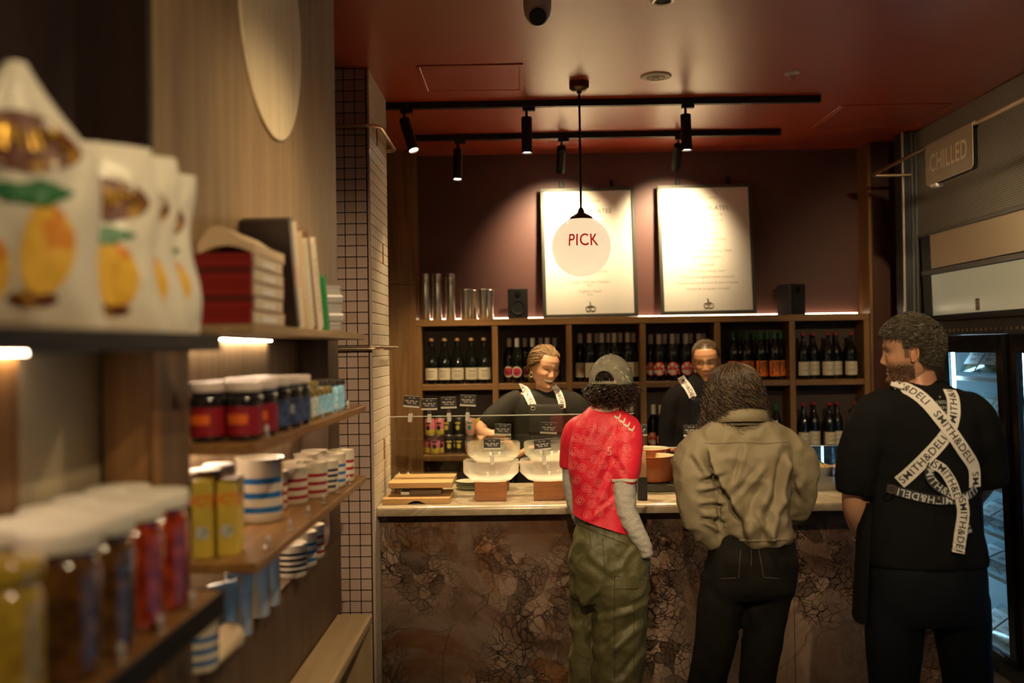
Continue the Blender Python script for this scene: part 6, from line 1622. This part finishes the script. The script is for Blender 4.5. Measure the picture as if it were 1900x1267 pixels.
m.xf(Matrix.Translation(-B3)).obj('collar_trim', Mmint, t3)
tx = text_mesh('5', .05)
for v in tx.vertices:
    q = on3(1131+v.co.x*455, 838-v.co.y*455, bvS3, Y3, .003); v.co = (q if q else P(1131, 838, Y3-.12))-B3
mk('shirt_number', tx, Mprt, t3)
# grey jersey sleeves
Mgj = plain('grey_marl', (.36, .34, .31), .85, noise_amt=.12, noise_scale=120, bump=.2, bump_scale=400)
sl = fuse([limb(LK(Y3, [(1159, 880, .044, -.08), (1158, 905, .045, -.085), (1162, 945, .042, -.09), (1178, 982, .036, -.10), (1194, 1010, .030, -.095), (1200, 1030, .026, -.085)]))], .006, 3)
wrinkle(sl, lambda p: .005*ridged(p, (20, 20, 38), 2)*.6)
mk('sleeve', put(sl, B3), Mgj, t3)
sl = fuse([limb(LK(Y3, [(1063, 858, .040, .09), (1061, 890, .038, .10), (1066, 930, .034, .11), (1080, 970, .030, .10)]))], .006, 3)
wrinkle(sl, lambda p: .004*ridged(p, (20, 20, 38), 7)*.6); mk('sleeve', put(sl, B3), Mgj, t3)
Mol = plain('olive_ripstop', (.080, .072, .028), .55, noise_amt=.12, noise_scale=8, bump=.8, bump_scale=38)
tr = fuse([torso(K(Y3, [(945, 1082, 1146, .085), (962, 1078, 1156, .094), (978, 1072, 1172, .106), (1000, 1063, 1192, .122), (1040, 1058, 1203, .135), (1080, 1060, 1204, .128), (1110, 1062, 1204, .10)])),
           limb(LK(Y3, [(1090, 1060, .070, .03), (1086, 1100, .066, .06), (1083, 1160, .060, .08), (1082, 1230, .062, .09), (1080, 1330, .066, .09), (1079, 1432, .070, .09)])),
           limb(LK(Y3, [(1150, 1060, .108, -.03), (1151, 1110, .110, -.03), (1150, 1170, .105, -.02), (1149, 1230, .106, -.02), (1146, 1330, .105, -.02), (1144, 1432, .102, -.02)]))], .010, 4)
ct3 = creases([((1195, 1120), (1110, 1150), .010, .014), ((1110, 1090), (1075, 1130), .008, .012), ((1190, 1160), (1120, 1210), .010, .016), ((1150, 1180), (1105, 1260), .010, .016), ((1195, 1210), (1150, 1262), .008, .014), ((1100, 1160), (1065, 1200), .007, .012), ((1180, 1010), (1150, 1050), .006, .012), ((1095, 1030), (1140, 1062), .007, .016), ((1090, 1190), (1062, 1230), .008, .012)], Y3)
def fold3(p):
    return .010*(ridged(p, (5.5, 5.5, 7), 11)-.45)+.009*(ridged(p, (16, 12, 12), 4)-.5)+.003*noise.noise(p*22)+ct3(p)
wrinkle(tr, fold3); bvT3 = bvh_of(tr); mk('cargo_trousers', put(tr, B3), Mol, t3)
m = MB()
for path in ([(1140+j*2.2, 1068+.3*j) for j in range(29)], [(1140, 1068+j*5) for j in range(40)], [(1176, 1068+j*5) for j in range(40)], [(1118+j*.4, 1000+j*6) for j in range(12)], [(1068+j*3, 972+j*1.2) for j in range(34)], [(1090+j*.5, 965+j*4) for j in range(14)]):
    line_on(m, path, bvT3, .0016, Y3)
m.xf(Matrix.Translation(-B3)).obj('seams', plain('olive_seam', (.05, .045, .02), .8), t3)
# cargo flap
m = MB(); q0 = [on3(1142+58*a, 1070+22*b, bvT3, Y3, .006) for b in (0, 1) for a in (0, .33, .66, 1)]
if all(q0): m.add([tuple(v-B3) for v in q0], [(0, 1, 5, 4), (1, 2, 6, 5), (2, 3, 7, 6)], 0, True); m.obj('pocket_flap', Mol, t3)
# head, cap, curls
b3 = CB(); sk3 = (.30, .15, .085); h3 = (.018, .010, .007)
q = limb([(*P(1126, 735, Y3), .050), (*P(1124, 752, Y3), .052), (*P(1124, 775, Y3), .062)], 4, 20); b3.add(q.v, q.f, 0, True); b3.paint(sk3)
hc3 = P(1133, 718, Y3+.01)
Mh3, bh3 = head(b3, .212, hc3, (.35, .94), .05, 0, sk3, h3, dict(hairline=lambda X, Yv, T: np.clip(np.maximum((T-.72)/.03, np.where(Yv > .02, (T-.15)/.05, 0)), 0, 1), eyes='open'))
loc(b3, B3).build('body', Mskin, t3)
Mcap = plain('washed_grey_cap', (.185, .170, .130), .85, noise_amt=.30, noise_scale=38, bump=.3, bump_scale=300)
ca = .30    # cap back opening sits left of centre
cc = P(1134, 708, Y3+.01); cr = (.0905, .104, .112)
bdir = Vector((-.42, -.90, 0)).normalized(); bang = math.atan2(bdir.y, bdir.x)
m = MB(); nu, nv = 72, 22; idx = {}; V = []
for i in range(nv+1):
    e = -.10+(PI/2+.10)*i/nv*.995
    for j in range(nu):
        a = 2*PI*j/nu; seam = 1-.012*abs(math.cos(3*(a-bang)))**30
        V.append((cc.x+cr[0]*math.cos(e)*math.cos(a)*seam, cc.y+cr[1]*math.cos(e)*math.sin(a)*seam, cc.z+cr[2]*math.sin(e)*seam))
Fc = []
for i in range(nv):
    for j in range(nu):
        a = 2*PI*(j+.5)/nu; da = (a-bang+PI) % (2*PI)-PI; e = -.10+(PI/2+.10)*(i+.5)/nv
        if e > .02 and (da/.50)**2+((e-.02)/.42)**2 < 1: continue
        k = (j+1) % nu; Fc.append((i*nu+j, i*nu+k, (i+1)*nu+k, (i+1)*nu+j))
m.add(V, Fc, 0, True); m.xf(Matrix.Translation(-B3))
cap = m.obj('cap', Mcap, t3); sm_ = cap.modifiers.new('solid', 'SOLIDIFY'); sm_.thickness = .003
def onell(a, e, o=1.01): return (cc.x+cr[0]*o*math.cos(e)*math.cos(a)-B3.x, cc.y+cr[1]*o*math.cos(e)*math.sin(a)-B3.y, cc.z+cr[2]*o*math.sin(e))
MB().tube([onell(bang+.50*math.cos(a), .02+.42*math.sin(a), 1.012) for a in np.linspace(0, PI, 22)], .0030, 6).obj('opening_binding', Mcap, cap)
MB().tube([onell(bang-.6+1.2*k/10, -.04, 1.012) for k in range(11)], .0075, 6, flat=.35).obj('strap', Mcap, cap)
MB().cbox(-.007, .007, -.003, .003, -.007, .007, .001).xf(Matrix.Translation(Vector(onell(bang+.50, .02, 1.03)))).obj('buckle', M['brass'], cap)
MB().sphere((cc.x-B3.x, cc.y-B3.y, cc.z+cr[2]), .007, 12, 8, sc=(1, 1, .5)).obj('button', Mcap, cap)
m = MB(); fdir = bang+PI; ring = []
m.loft([[(cc.x-B3.x+(cr[0]+o)*math.cos(fdir+a), cc.y-B3.y+(cr[1]+o)*math.sin(fdir+a), cc.z-.008-o*.25-.02*abs(a)**2) for a in np.linspace(-.75, .75, 15)] for o in (0, .03, .055, .07)], 0, True, False, False)
m.obj('visor', Mcap, cap)
m = MB()
for (a, e, n) in ((.85, .35, 1), (.55, .55, 2), (1.15, .2, 3), (-.7, .75, 4), (.15, .85, 5), (1.35, .45, 6), (-.3, 1.05, 7), (.95, .12, 8), (1.25, .05, 9)):
    rr = random.Random(n); pts = [onell(bang+a+rr.uniform(-.11, .11), e+rr.uniform(-.09, .09), 1.008) for _ in range(7)]
    m.tube(pts, .0016, 5)
m.obj('frayed_patches', plain('frayed_white', (.45, .42, .34), .9), cap)
# curls: helical locks hanging from the cap edge
paths, cols = [], []; rr = random.Random(11)
for k in range(900):
    a = rr.uniform(0, 2*PI); da = (a-fdir+PI) % (2*PI)-PI
    if abs(da) < .75: continue
    lay = rr.uniform(.72, 1.10); L = rr.uniform(.05, .115)*(1.0 if abs(da) > 1.5 else .8); e0 = rr.uniform(-.12, .12)
    base = Vector((cc.x+cr[0]*lay*math.cos(a), cc.y+cr[1]*lay*math.sin(a), cc.z-.012+e0*.05))
    out = Vector((math.cos(a), math.sin(a), 0)); tang = Vector((-math.sin(a), math.cos(a), 0)); hr = rr.uniform(.005, .011); ph = rr.uniform(0, 6.28); tw = rr.uniform(4, 8)*2*PI*L/.1*.5; sg = rr.choice((-1, 1)); fl = rr.uniform(-.012, .030)
    n = 26; pts = []
    for i in range(n):
        s_ = i/(n-1); bul = fl*math.sin(PI*min(1, s_*1.1))-.018*s_*s_
        pts.append(base+out*(bul+hr*math.cos(ph+sg*tw*s_))+tang*(hr*math.sin(ph+sg*tw*s_))+Vector((0, 0, -L*s_))-B3)
    paths.append(pts); w_ = rr.uniform(.5, 1.5); cols.append((.020*w_, .0115*w_, .0075*w_) if rr.random() < .8 else (.07, .034, .016))
for k in range(60):
    a = bang+rr.uniform(-.42, .42); e = rr.uniform(.0, .33); p0 = Vector(onell(a, e, .97)); pts = [p0+Vector((.006*math.sin(i*1.4+k), .003*math.cos(i*1.2), -.004*i+.012)) for i in range(9)]
    paths.append(pts); cols.append((.018, .010, .007))
strands('hair', paths, Mhair, t3, cols, .0014)
m = MB(); m.tube([(P(1100+j*5, 757+4*math.sin(PI*j/9), Y3-.06+.02*abs(j-4.5)/4.5)-B3) for j in range(10)], .0016, 6); m.obj('neck_chain', M['brass'], t3)
for sx_, dy in ((1082, .09), (1145, -.02)):
    a = P(sx_, 1440, Y3+dy); m = MB(); m.loft([[(a.x-B3.x+rx*math.cos(2*PI*j/16), dy+.06+ry_*math.sin(2*PI*j/16), z) for j in range(16)] for z, rx, ry_ in ((0, .045, .125), (.02, .047, .13), (.05, .043, .11), (.09, .038, .06))]); m.obj('shoe', M['blackm'], t3)

# ---------------------------------------------------------------- customer in the khaki jacket
Y4 = 3.75
t4 = thing('person', 'customer with long wavy brown hair in a khaki jacket and black jeans', 'person', (P(1385, 900, Y4).x, Y4, 0)); B4 = Vector(t4.location)
jk = fuse([torso(K(Y4, [(764, 1330, 1412, .060), (777, 1314, 1430, .075), (797, 1290, 1464, .102), (825, 1290, 1474, .125), (870, 1300, 1472, .138), (920, 1318, 1462, .145), (965, 1335, 1462, .150), (990, 1345, 1466, .145), (1002, 1355, 1462, .13)])),
           limb(LK(Y4, [(1335, 818, .060), (1308, 830, .082), (1296, 860, .088, -.01), (1294, 905, .080, -.02), (1298, 945, .078, -.03), (1318, 982, .060, -.03), (1334, 1004, .040, -.02)])),
           limb(LK(Y4, [(1430, 818, .060), (1453, 830, .082), (1473, 860, .086, .01), (1480, 905, .074, .02), (1472, 940, .066, .06), (1450, 965, .055, .11)]))], .0075, 3)
def fold4(p):
    a = .014*(ridged(p, (6, 6, 4), 21)-.45); b = .010*(ridged(p, (13, 8, 12), 6)-.5); c = .003*noise.noise(p*25)
    return a+b+c+ck4(p)
ck4 = creases([((1318, 838), (1372, 950), 0.0195, .014), ((1328, 850), (1395, 1000), 0.0180, .017), ((1345, 930), (1350, 1000), 0.0150, .013), ((1457, 850), (1446, 940), 0.0210, .014), ((1425, 900), (1384, 985), 0.0150, .020), ((1440, 930), (1420, 1000), 0.0150, .015), ((1300, 885), (1345, 872), 0.0135, .010), ((1298, 908), (1345, 900), 0.0135, .010), ((1300, 932), (1345, 930), 0.0150, .010),
  ((1305, 955), (1348, 962), 0.0135, .011), ((1310, 970), (1340, 990), 0.0105, .010), ((1380, 835), (1360, 900), 0.0075, .010), ((1410, 870), (1360, 930), 0.0090, .012), ((1475, 880), (1500, 930), 0.0120, .012), ((1400, 950), (1430, 1000), 0.0120, .012), ((1290, 845), (1310, 880), 0.0105, .010)], Y4)
wrinkle(jk, fold4)
zc4 = P(1400, 1008, Y4).z
bvJ = bvh_of(jk)
Mkh = plain('khaki_cotton', (.155, .125, .076), .72, noise_amt=.06, noise_scale=5, bump=.5, bump_scale=32)
mk('jacket', put(jk, B4), Mkh, t4)
m = MB()
for path in ([(1306+j*5, 822+2.5*math.sin(j*.35)*.4-.02*j) for j in range(32)],):
    line_on(m, path, bvJ, .0012, Y4)
m.xf(Matrix.Translation(-B4)).obj('yoke_seam', plain('khaki_seam', (.11, .085, .05), .8), t4)
# collar stand
m = MB(); rings = []
cx = P(1371, 772, Y4)
for z, rx, ry_ in ((-.030, .118, .112), (.0, .106, .104), (.022, .097, .100), (.027, .097, .101), (.022, .103, .108), (-.016, .120, .126)):
    rings.append([(cx.x+rx*math.cos(a)-B4.x, Y4+.01+ry_*math.sin(a)-B4.y, cx.z+z-.004*math.cos(2*a)) for a in np.linspace(PI*.92, PI*2.08, 34)])
m.loft(rings, 0, True, False, False); cl = m.obj('collar', Mkh, t4); q = cl.modifiers.new('s', 'SOLIDIFY'); q.thickness = .003
# hem band
m = MB()
line_on(m, [(1350+j*4, 1000+3*math.sin(PI*j/28)) for j in range(29)], bvJ, .004, Y4); m.xf(Matrix.Translation(-B4)).obj('hem_band', Mkh, t4)
Mjean = plain('black_denim', (.008, .007, .006), .9, spec=.1, noise_amt=.3, noise_scale=14, bump=.15, bump_scale=500)
tr = fuse([torso(K(Y4, [(985, 1330, 1465, .115), (1005, 1322, 1472, .125), (1040, 1312, 1478, .135), (1080, 1306, 1474, .130), (1105, 1304, 1470, .10)])),
           limb(LK(Y4, [(1346, 1070, .088), (1338, 1120, .086), (1330, 1180, .078), (1316, 1240, .073), (1305, 1350, .070), (1300, 1495, .070)])),
           limb(LK(Y4, [(1430, 1070, .088), (1422, 1120, .082), (1416, 1180, .074), (1408, 1240, .068), (1402, 1350, .065), (1400, 1495, .066)]))], .010, 4)
wrinkle(tr, lambda p: .008*(ridged(p, (6, 6, 8), 31)-.45)); bvT4 = bvh_of(tr); mk('jeans', put(tr, B4), Mjean, t4)
m = MB()
for path in ([(1374-.25*j, 1020+j*4) for j in range(14)], [(1366-.2*j*1, 1072-.1*j) if 0 else (1366-j*4, 1072+.2*j) for j in range(8)], [(1394, 1015+j*4) for j in range(10)], [(1408+j*.9, 1020+j*5) for j in range(11)], [(1418+j*4, 1071+.4*j) for j in range(8)]):
    line_on(m, path, bvT4, .0011, Y4)
m.xf(Matrix.Translation(-B4)).obj('pocket_stitching', plain('pale_stitch', (.06, .05, .038), .8), t4)
b4 = CB(); sk4 = (.45, .24, .14)
q = limb([(*P(1368, 740, Y4), .050), (*P(1370, 765, Y4), .052), (*P(1371, 790, Y4), .058)], 4, 18); b4.add(q.v, q.f, 0, True); b4.paint(sk4)
for rows in ([(1370, 785, .05, .0), (1330, 810, .05), (1305, 860, .05, -.01), (1300, 930, .04, -.03), (1330, 1000, .030, -.02), (1342, 1018, .027, -.015), (1352, 1040, .030, .0)], [(1372, 785, .05, .0), (1430, 810, .05), (1468, 860, .05, .01), (1474, 920, .04, .04), (1450, 965, .032, .10), (1438, 1000, .028, .09), (1434, 1030, .030, .06)]):
    q = limb(LK(Y4, rows), 4, 12); b4.add(q.v, q.f, 0, True); b4.paint(sk4)
hc4 = P(1364, 731, Y4+.02)
head(b4, .200, hc4, (0, 1), .15, 0, sk4, (.05, .03, .018), dict(hairline=lambda X, Yv, T: np.clip(np.maximum((T-.7)/.03, np.where(Yv > -.1, 1.0, 0)), 0, 1)))
loc(b4, B4).build('body', Mskin, t4)
# long waves: strands fall over an envelope
top4 = P(1365, 672, Y4).z; hx4 = P(1364, 700, Y4).x
envz = [0, .010, .028, .055, .09, .13, .18, .23, .28, .34]
envr = [.014, .048, .074, .090, .100, .107, .117, .127, .131, .124]
paths, cols = [], []; rr = random.Random(21)
for k in range(3600):
    a = rr.uniform(0, 2*PI); da = (a-PI/2+PI) % (2*PI)-PI
    if abs(da) < .6: continue
    lay = rr.uniform(.72, 1.0)**.5*(1.0 if rr.random() < .93 else 1.08); z0 = rr.uniform(.0, .022); z1 = (rr.uniform(.185, .225) if abs(abs(da)-PI) < .75 else rr.uniform(.235, .315)) if rr.random() < .93 else rr.uniform(.25, .30)
    ph = rr.uniform(0, 6.28); wl = rr.uniform(.035, .065); am = rr.uniform(.004, .012); n = 22; pts = []; a0 = a+rr.uniform(-.5, .5)
    for i in range(n):
        s_ = i/(n-1); z = z0+(z1-z0)*s_; ang = a0+(a-a0)*min(1, s_*2)
        wv = am*min(1, z/.10)*(1+s_*.8)
        rad = np.interp(z, envz, envr)*(lay if z > .05 else max(lay, .95))
        ang += wv*math.sin(2*PI*z/wl+ph)/max(.04, rad); rad += wv*.8*math.cos(2*PI*z/wl+ph)
        tail = .010*max(0, s_-.7)/.3*math.sin(ph*3)
        pts.append(Vector((hx4+rad*math.cos(ang)+tail, Y4+.012+rad*(1.02-.16*min(1, z/.16))*math.sin(ang), top4-z))-B4)
    paths.append(pts); w_ = rr.uniform(.55, 1.5); lite = rr.random()
    cols.append((.036*w_, .022*w_, .012*w_) if lite < .74 else ((.11, .052, .020) if lite < .88 else (.085, .065, .042)))
strands('hair', paths, Mhair, t4, cols, .00115)
# solid core so that no light shows through the hair
m = MB(); m.loft([[(hx4+r*.80*math.cos(2*PI*j/24)-B4.x, .01+r*.80*math.sin(2*PI*j/24), top4-z-.004) for j in range(24)] for z, r in zip(envz[:8], envr[:8])]); m.obj('hair_mass', plain('hair_core', (.012, .007, .004), 1, spec=0), t4)
for sx_ in (1300, 1400):
    a = P(sx_, 1500, Y4); m = MB(); m.loft([[(a.x-B4.x+rx*math.cos(2*PI*j/16), .05+ry_*math.sin(2*PI*j/16), z) for j in range(16)] for z, rx, ry_ in ((0, .042, .12), (.02, .044, .125), (.05, .04, .10), (.09, .036, .06))]); m.obj('shoe', M['blackm'], t4)

# ---------------------------------------------------------------- laughing server in black apron
Y1 = 5.56
t1 = thing('person', 'laughing blonde server in black tee and apron behind the glass bowls', 'person', (P(1003, 900, Y1).x, Y1, 0)); B1 = Vector(t1.location)
sk1 = (.58, .32, .19); h1 = (.20, .115, .045)
ts = fuse([torso(K(Y1, [(720, 988, 1042, .045), (727, 978, 1054, .064), (739, 955, 1066, .086), (760, 948, 1070, .105), (800, 950, 1070, .112), (850, 955, 1068, .115), (900, 950, 1072, .12), (960, 945, 1078, .125)])),
           limb(LK(Y1, [(970, 742, .060), (948, 752, .072), (926, 770, .070, -.03), (908, 785, .062, -.05), (900, 793, .057, -.06)])),
           limb(LK(Y1, [(1052, 742, .060), (1068, 755, .068), (1078, 785, .062), (1083, 812, .058, -.02)]))], .008, 5)
wrinkle(ts, lambda p: .006*(ridged(p, (9, 9, 5), 41)-.4)); bvS1 = bvh_of(ts)
Mt1 = plain('server_tee', (.017, .015, .011), .85, spec=.15, bump=.15, bump_scale=500)
mk('tee_shirt', put(ts, B1), Mt1, t1)
def cover(name, pxs, pys, bv, Yp, B, mat, parent, off=.006):
    g_ = [[on3(px, py, bv, Yp, off) for px in pxs] for py in pys]; m = MB(); V = []; F_ = []; ix = {}
    for i, r in enumerate(g_):
        for j, q in enumerate(r):
            if q is not None: ix[(i, j)] = len(V); V.append(tuple(q-B))
    for i in range(len(pys)-1):
        for j in range(len(pxs)-1):
            k = [(i, j), (i, j+1), (i+1, j+1), (i+1, j)]
            if all(c in ix for c in k): F_.append(tuple(ix[c] for c in k))
    m.add(V, F_, 0, True); o = m.obj(name, mat, parent); s_ = o.modifiers.new('s', 'SOLIDIFY'); s_.thickness = .003; return o
Mb1 = plain('server_apron', (.026, .023, .018), .8, spec=.15, bump=.2, bump_scale=400)
cover('apron_bib', np.linspace(981, 1046, 12), np.linspace(750, 806, 10), bvS1, Y1, B1, Mb1, t1, .008)
cover('apron_skirt', np.linspace(956, 1066, 14), np.linspace(806, 955, 12), bvS1, Y1, B1, Mb1, t1, .007)
def rib2(name, pix, w, bv, Yp, B, parent, start=0, flip=1, off=.008):
    global Y5
    pts = [(P(px, py, Yp-.1).x, P(px, py, Yp-.1).z) for px, py in pix]
    o = ribbon(name, pts, w, bv, Mstrap, parent, text=BR*2, tmat=Mstxt, tsize=.034, off=off, start=start, flip=flip)
    for ob in (o, *o.children):
        for v in ob.data.vertices: v.co -= B
    return o
_keep = Y5; Y5 = Y1
rib2('apron_strap', [(966, 718), (974, 724), (984, 742), (990, 756)], .042, bvS1, Y1, B1, t1)
rib2('apron_strap', [(1029, 718), (1036, 728), (1042, 745), (1043, 757)], .038, bvS1, Y1, B1, t1, flip=1)
for px, py in ((989, 758), (1042, 755)):
    q = on3(px, py, bvS1, Y1, .012); m = MB(); m.tube([(q.x+.011*math.cos(2*PI*k/14)-B1.x, q.y-B1.y, q.z+.009*math.sin(2*PI*k/14)) for k in range(15)], .002, 6); m.obj('strap_ring', M['brass'], t1)
b1 = CB()
q = limb([(*P(1012, 700, Y1), .046), (*P(1010, 712, Y1), .048), (*P(1012, 724, Y1), .055), (*P(1013, 736, Y1), .072)], 4, 20); b1.add(q.v, q.f, 0, True); b1.paint(sk1)
for rows in ([(1010, 735, .05, .0), (965, 746, .05, .0), (930, 768, .05, -.03), (905, 788, .050, -.055), (897, 797, .046, -.07), (903, 806, .043, -.085), (930, 816, .036, -.10), (962, 845, .028, -.12)], [(1014, 735, .05, .0), (1055, 746, .05, .0), (1074, 775, .05, .0), (1082, 800, .050, -.02), (1080, 825, .043, -.05), (1050, 845, .036, -.10), (1005, 858, .027, -.15), (985, 860, .024, -.16)]):
    q = limb(LK(Y1, rows), 4, 14); b1.add(q.v, q.f, 0, True); b1.paint(sk1)
hand(b1, Matrix.Translation(P(962, 843, Y1-.12)) @ Matrix.Rotation(-.55, 4, 'Y') @ Matrix.Rotation(-.1, 4, 'Z') @ Matrix.Diagonal((.9, .9, .9, 1)), sk1, .6)
hand(b1, Matrix.Translation(P(990, 860, Y1-.16)) @ Matrix.Rotation(PI, 4, 'Z') @ Matrix.Rotation(.3, 4, 'X') @ Matrix.Diagonal((.9, .9, .9, 1)), sk1, .6, -1)
hc1 = P(1010, 682, Y1-.03)
def hl1(X, Yv, T):
    line = np.where(Yv < -.05, .80-.55*np.clip(np.abs(X)-.20, 0, .3)*1.2, np.where(Yv < .1, .62, .25))
    return np.clip((T-line)/.03, 0, 1)
Mh1, bh1 = head(b1, .228, hc1, (.52, -.85), .16, .10, sk1, h1, dict(hairline=hl1, smile=1, open=1, curve=.55, eyes='closed', lip=(.50, .13, .09), brow=(.20, .10, .05), wide=.95, soft=1, nose=.75))
loc(b1, B1).build('body', Mskin, t1)
reg1 = lambda d, R_: d.z > .62-.4*max(0, d.y)-.9*max(0, abs(d.x)-.45) and not (d.y < -.55 and d.z < .72) or (d.y > .25 and d.z > -.55)
ps = scalp_paths(1900, bh1, Mh1, reg1, (0, .95, -.42), .85, .013, 12, .12, (.0034, 8), 15)
rr = random.Random(8); cs = [(h1[0]*k, h1[1]*k, h1[2]*k) for k in [rr.uniform(.45, 1.6) for _ in ps]]
ps = [[q-B1 for q in p] for p in ps]
# low loose bun with curls
bc = Mh1 @ Vector((0, .44, -.30))
for k in range(260):
    a = rr.uniform(0, 6.28); b_ = rr.uniform(-1, 1); ax = Vector((rr.gauss(0, 1), rr.gauss(0, 1), rr.gauss(0, 1))).normalized(); u_ = ax.orthogonal().normalized(); v_ = ax.cross(u_); r = rr.uniform(.012, .030)
    ps.append([bc-B1+Vector((0, 0, -.012*i/12*rr.uniform(.5, 1)))+(u_*math.cos(a+i*.42)+v_*math.sin(a+i*.42))*r+ax*.008*b_ for i in range(13)]); k_ = rr.uniform(.5, 1.6); cs.append((h1[0]*k_, h1[1]*k_, h1[2]*k_))
strands('hair', ps, Mhair, t1, cs, .0015)
e1 = Mh1 @ Vector((-.33, .03, -.19))
m = MB(); m.tube([(e1.x-B1.x+.008*math.cos(2*PI*k/14), e1.y-B1.y, e1.z-.004+.012*math.sin(2*PI*k/14)) for k in range(15)], .0022, 6); m.obj('hoop_earring', M['brass'], t1)

# ---------------------------------------------------------------- second server looking down to the left
Y2 = 5.62
t2 = thing('person', 'dark dressed server with slicked back hair looking sideways behind the pots', 'person', (P(1302, 900, Y2).x, Y2, 0)); B2 = Vector(t2.location)
sk2 = (.52, .27, .145); h2 = (.075, .048, .022)
ts = fuse([torso(K(Y2, [(694, 1286, 1330, .050), (704, 1278, 1342, .062), (720, 1256, 1362, .085), (745, 1246, 1372, .102), (790, 1248, 1372, .108), (850, 1250, 1370, .112), (930, 1246, 1374, .12)])),
           limb(LK(Y2, [(1270, 728, .060), (1252, 742, .066), (1243, 780, .060), (1240, 830, .052), (1250, 870, .045, -.06)])),
           limb(LK(Y2, [(1350, 728, .060), (1366, 742, .066), (1374, 780, .060), (1376, 830, .052), (1366, 870, .045, -.06)])),
           limb([(*P(1310, 690, Y2), .052), (*P(1310, 706, Y2), .058)], 3)], .008, 5)
wrinkle(ts, lambda p: .006*(ridged(p, (9, 9, 5), 51)-.4)); bvS2 = bvh_of(ts)
mk('jumper', put(ts, B2), plain('black_jumper', (.007, .006, .006), .9, spec=.1, bump=.15, bump_scale=500), t2)
Y5 = Y2
rib2('apron_strap', [(1266, 700), (1273, 710), (1281, 725), (1286, 737)], .042, bvS2, Y2, B2, t2)
rib2('apron_strap', [(1350, 704), (1347, 716), (1340, 730), (1336, 740)], .040, bvS2, Y2, B2, t2)
Y5 = _keep
cover('apron_bib', np.linspace(1280, 1342, 10), np.linspace(738, 800, 9), bvS2, Y2, B2, bpy.data.materials['black_apron'], t2, .008)
q = on3(1286, 738, bvS2, Y2, .012); m = MB(); m.tube([(q.x+.011*math.cos(2*PI*k/14)-B2.x, q.y-B2.y, q.z+.009*math.sin(2*PI*k/14)) for k in range(15)], .002, 6); m.obj('strap_ring', M['brass'], t2)
b2 = CB()
q = limb([(*P(1309, 690, Y2), .044), (*P(1309, 702, Y2), .046), (*P(1309, 712, Y2), .05)], 3, 18); b2.add(q.v, q.f, 0, True); b2.paint(sk2)
for rows in ([(1309, 715, .045, .0), (1270, 735, .045), (1245, 790, .045), (1242, 840, .040), (1262, 880, .028, -.10)], [(1309, 715, .045, .0), (1350, 735, .045), (1372, 790, .045), (1374, 840, .040), (1354, 880, .028, -.10)]):
    q = limb(LK(Y2, rows), 4, 12); b2.add(q.v, q.f, 0, True); b2.paint(sk2)
for sd, (wx, wy) in ((1, (1262, 880)), (-1, (1354, 880))):
    hand(b2, Matrix.Translation(P(wx, wy, Y2-.10)) @ Matrix.Rotation(0 if sd > 0 else PI, 4, 'Z') @ Matrix.Rotation(.7, 4, 'Y') @ Matrix.Diagonal((.9, .9, .9, 1)), sk2, .6, sd)
hc2 = P(1310, 669, Y2-.01)
def hl2(X, Yv, T):
    line = np.where(Yv < -.05, .815-.75*np.clip(np.abs(X)-.19, 0, .3), np.where(Yv < .1, .60, .25))
    return np.clip((T-line)/.03, 0, 1)
Mh2, bh2 = head(b2, .232, hc2, (-.22, -.97), .16, -.04, sk2, h2, dict(hairline=hl2, eyes='open', look=(-.022, -.004), lip=(.42, .10, .075), brow=(.09, .05, .026), wide=.97, soft=1, nose=.66))
loc(b2, B2).build('body', Mskin, t2)
reg2 = lambda d, R_: d.z > .70-.5*max(0, d.y)-.85*max(0, abs(d.x)-.42) and not (d.y < -.62 and d.z < .75) or (d.y > .25 and d.z > -.5)
ps = scalp_paths(1500, bh2, Mh2, reg2, (0, .98, -.1), .9, .0045, 10, .05, (.0006, 6), 25)
rr = random.Random(18); cs = [(h2[0]*k, h2[1]*k, h2[2]*k) for k in [rr.uniform(.5, 1.9) for _ in ps]]
strands('hair', [[q-B2 for q in p] for p in ps], Mhair, t2, cs, .0012)
bb = Mh2 @ Vector((0, .47, .05)); m = MB(); m.sphere(tuple(bb-B2), .034, 16, 12); m.obj('hair_bun', plain('bun_hair', (.05, .032, .016), .5), t2)

# legs of the two servers, hidden behind the counter but standing on the floor
for t_, B_, Yp, cx_ in ((t1, B1, Y1, 1012), (t2, B2, Y2, 1310)):
    xm = P(cx_, 940, Yp).x-B_.x
    me = fuse([torso([(xm, 0, .98, .165, .115), (xm, 0, .90, .18, .125), (xm, 0, .80, .18, .12), (xm, 0, .74, .16, .09)]), limb([(xm-.09, 0, .82, .088), (xm-.095, .0, .5, .072), (xm-.10, 0, .05, .06)]), limb([(xm+.09, 0, .82, .088), (xm+.095, 0, .5, .072), (xm+.10, 0, .05, .06)])], .014, 4)
    mk('trousers', me, bpy.data.materials['navy_black_trousers'], t_)
    for s_ in (-.1, .1):
        m = MB(); m.loft([[(xm+s_+rx*math.cos(2*PI*j/16), -.05+ry_*math.sin(2*PI*j/16), z) for j in range(16)] for z, rx, ry_ in ((0, .042, .12), (.02, .044, .125), (.05, .04, .10), (.09, .036, .06))]); m.obj('shoe', M['blackm'], t_)
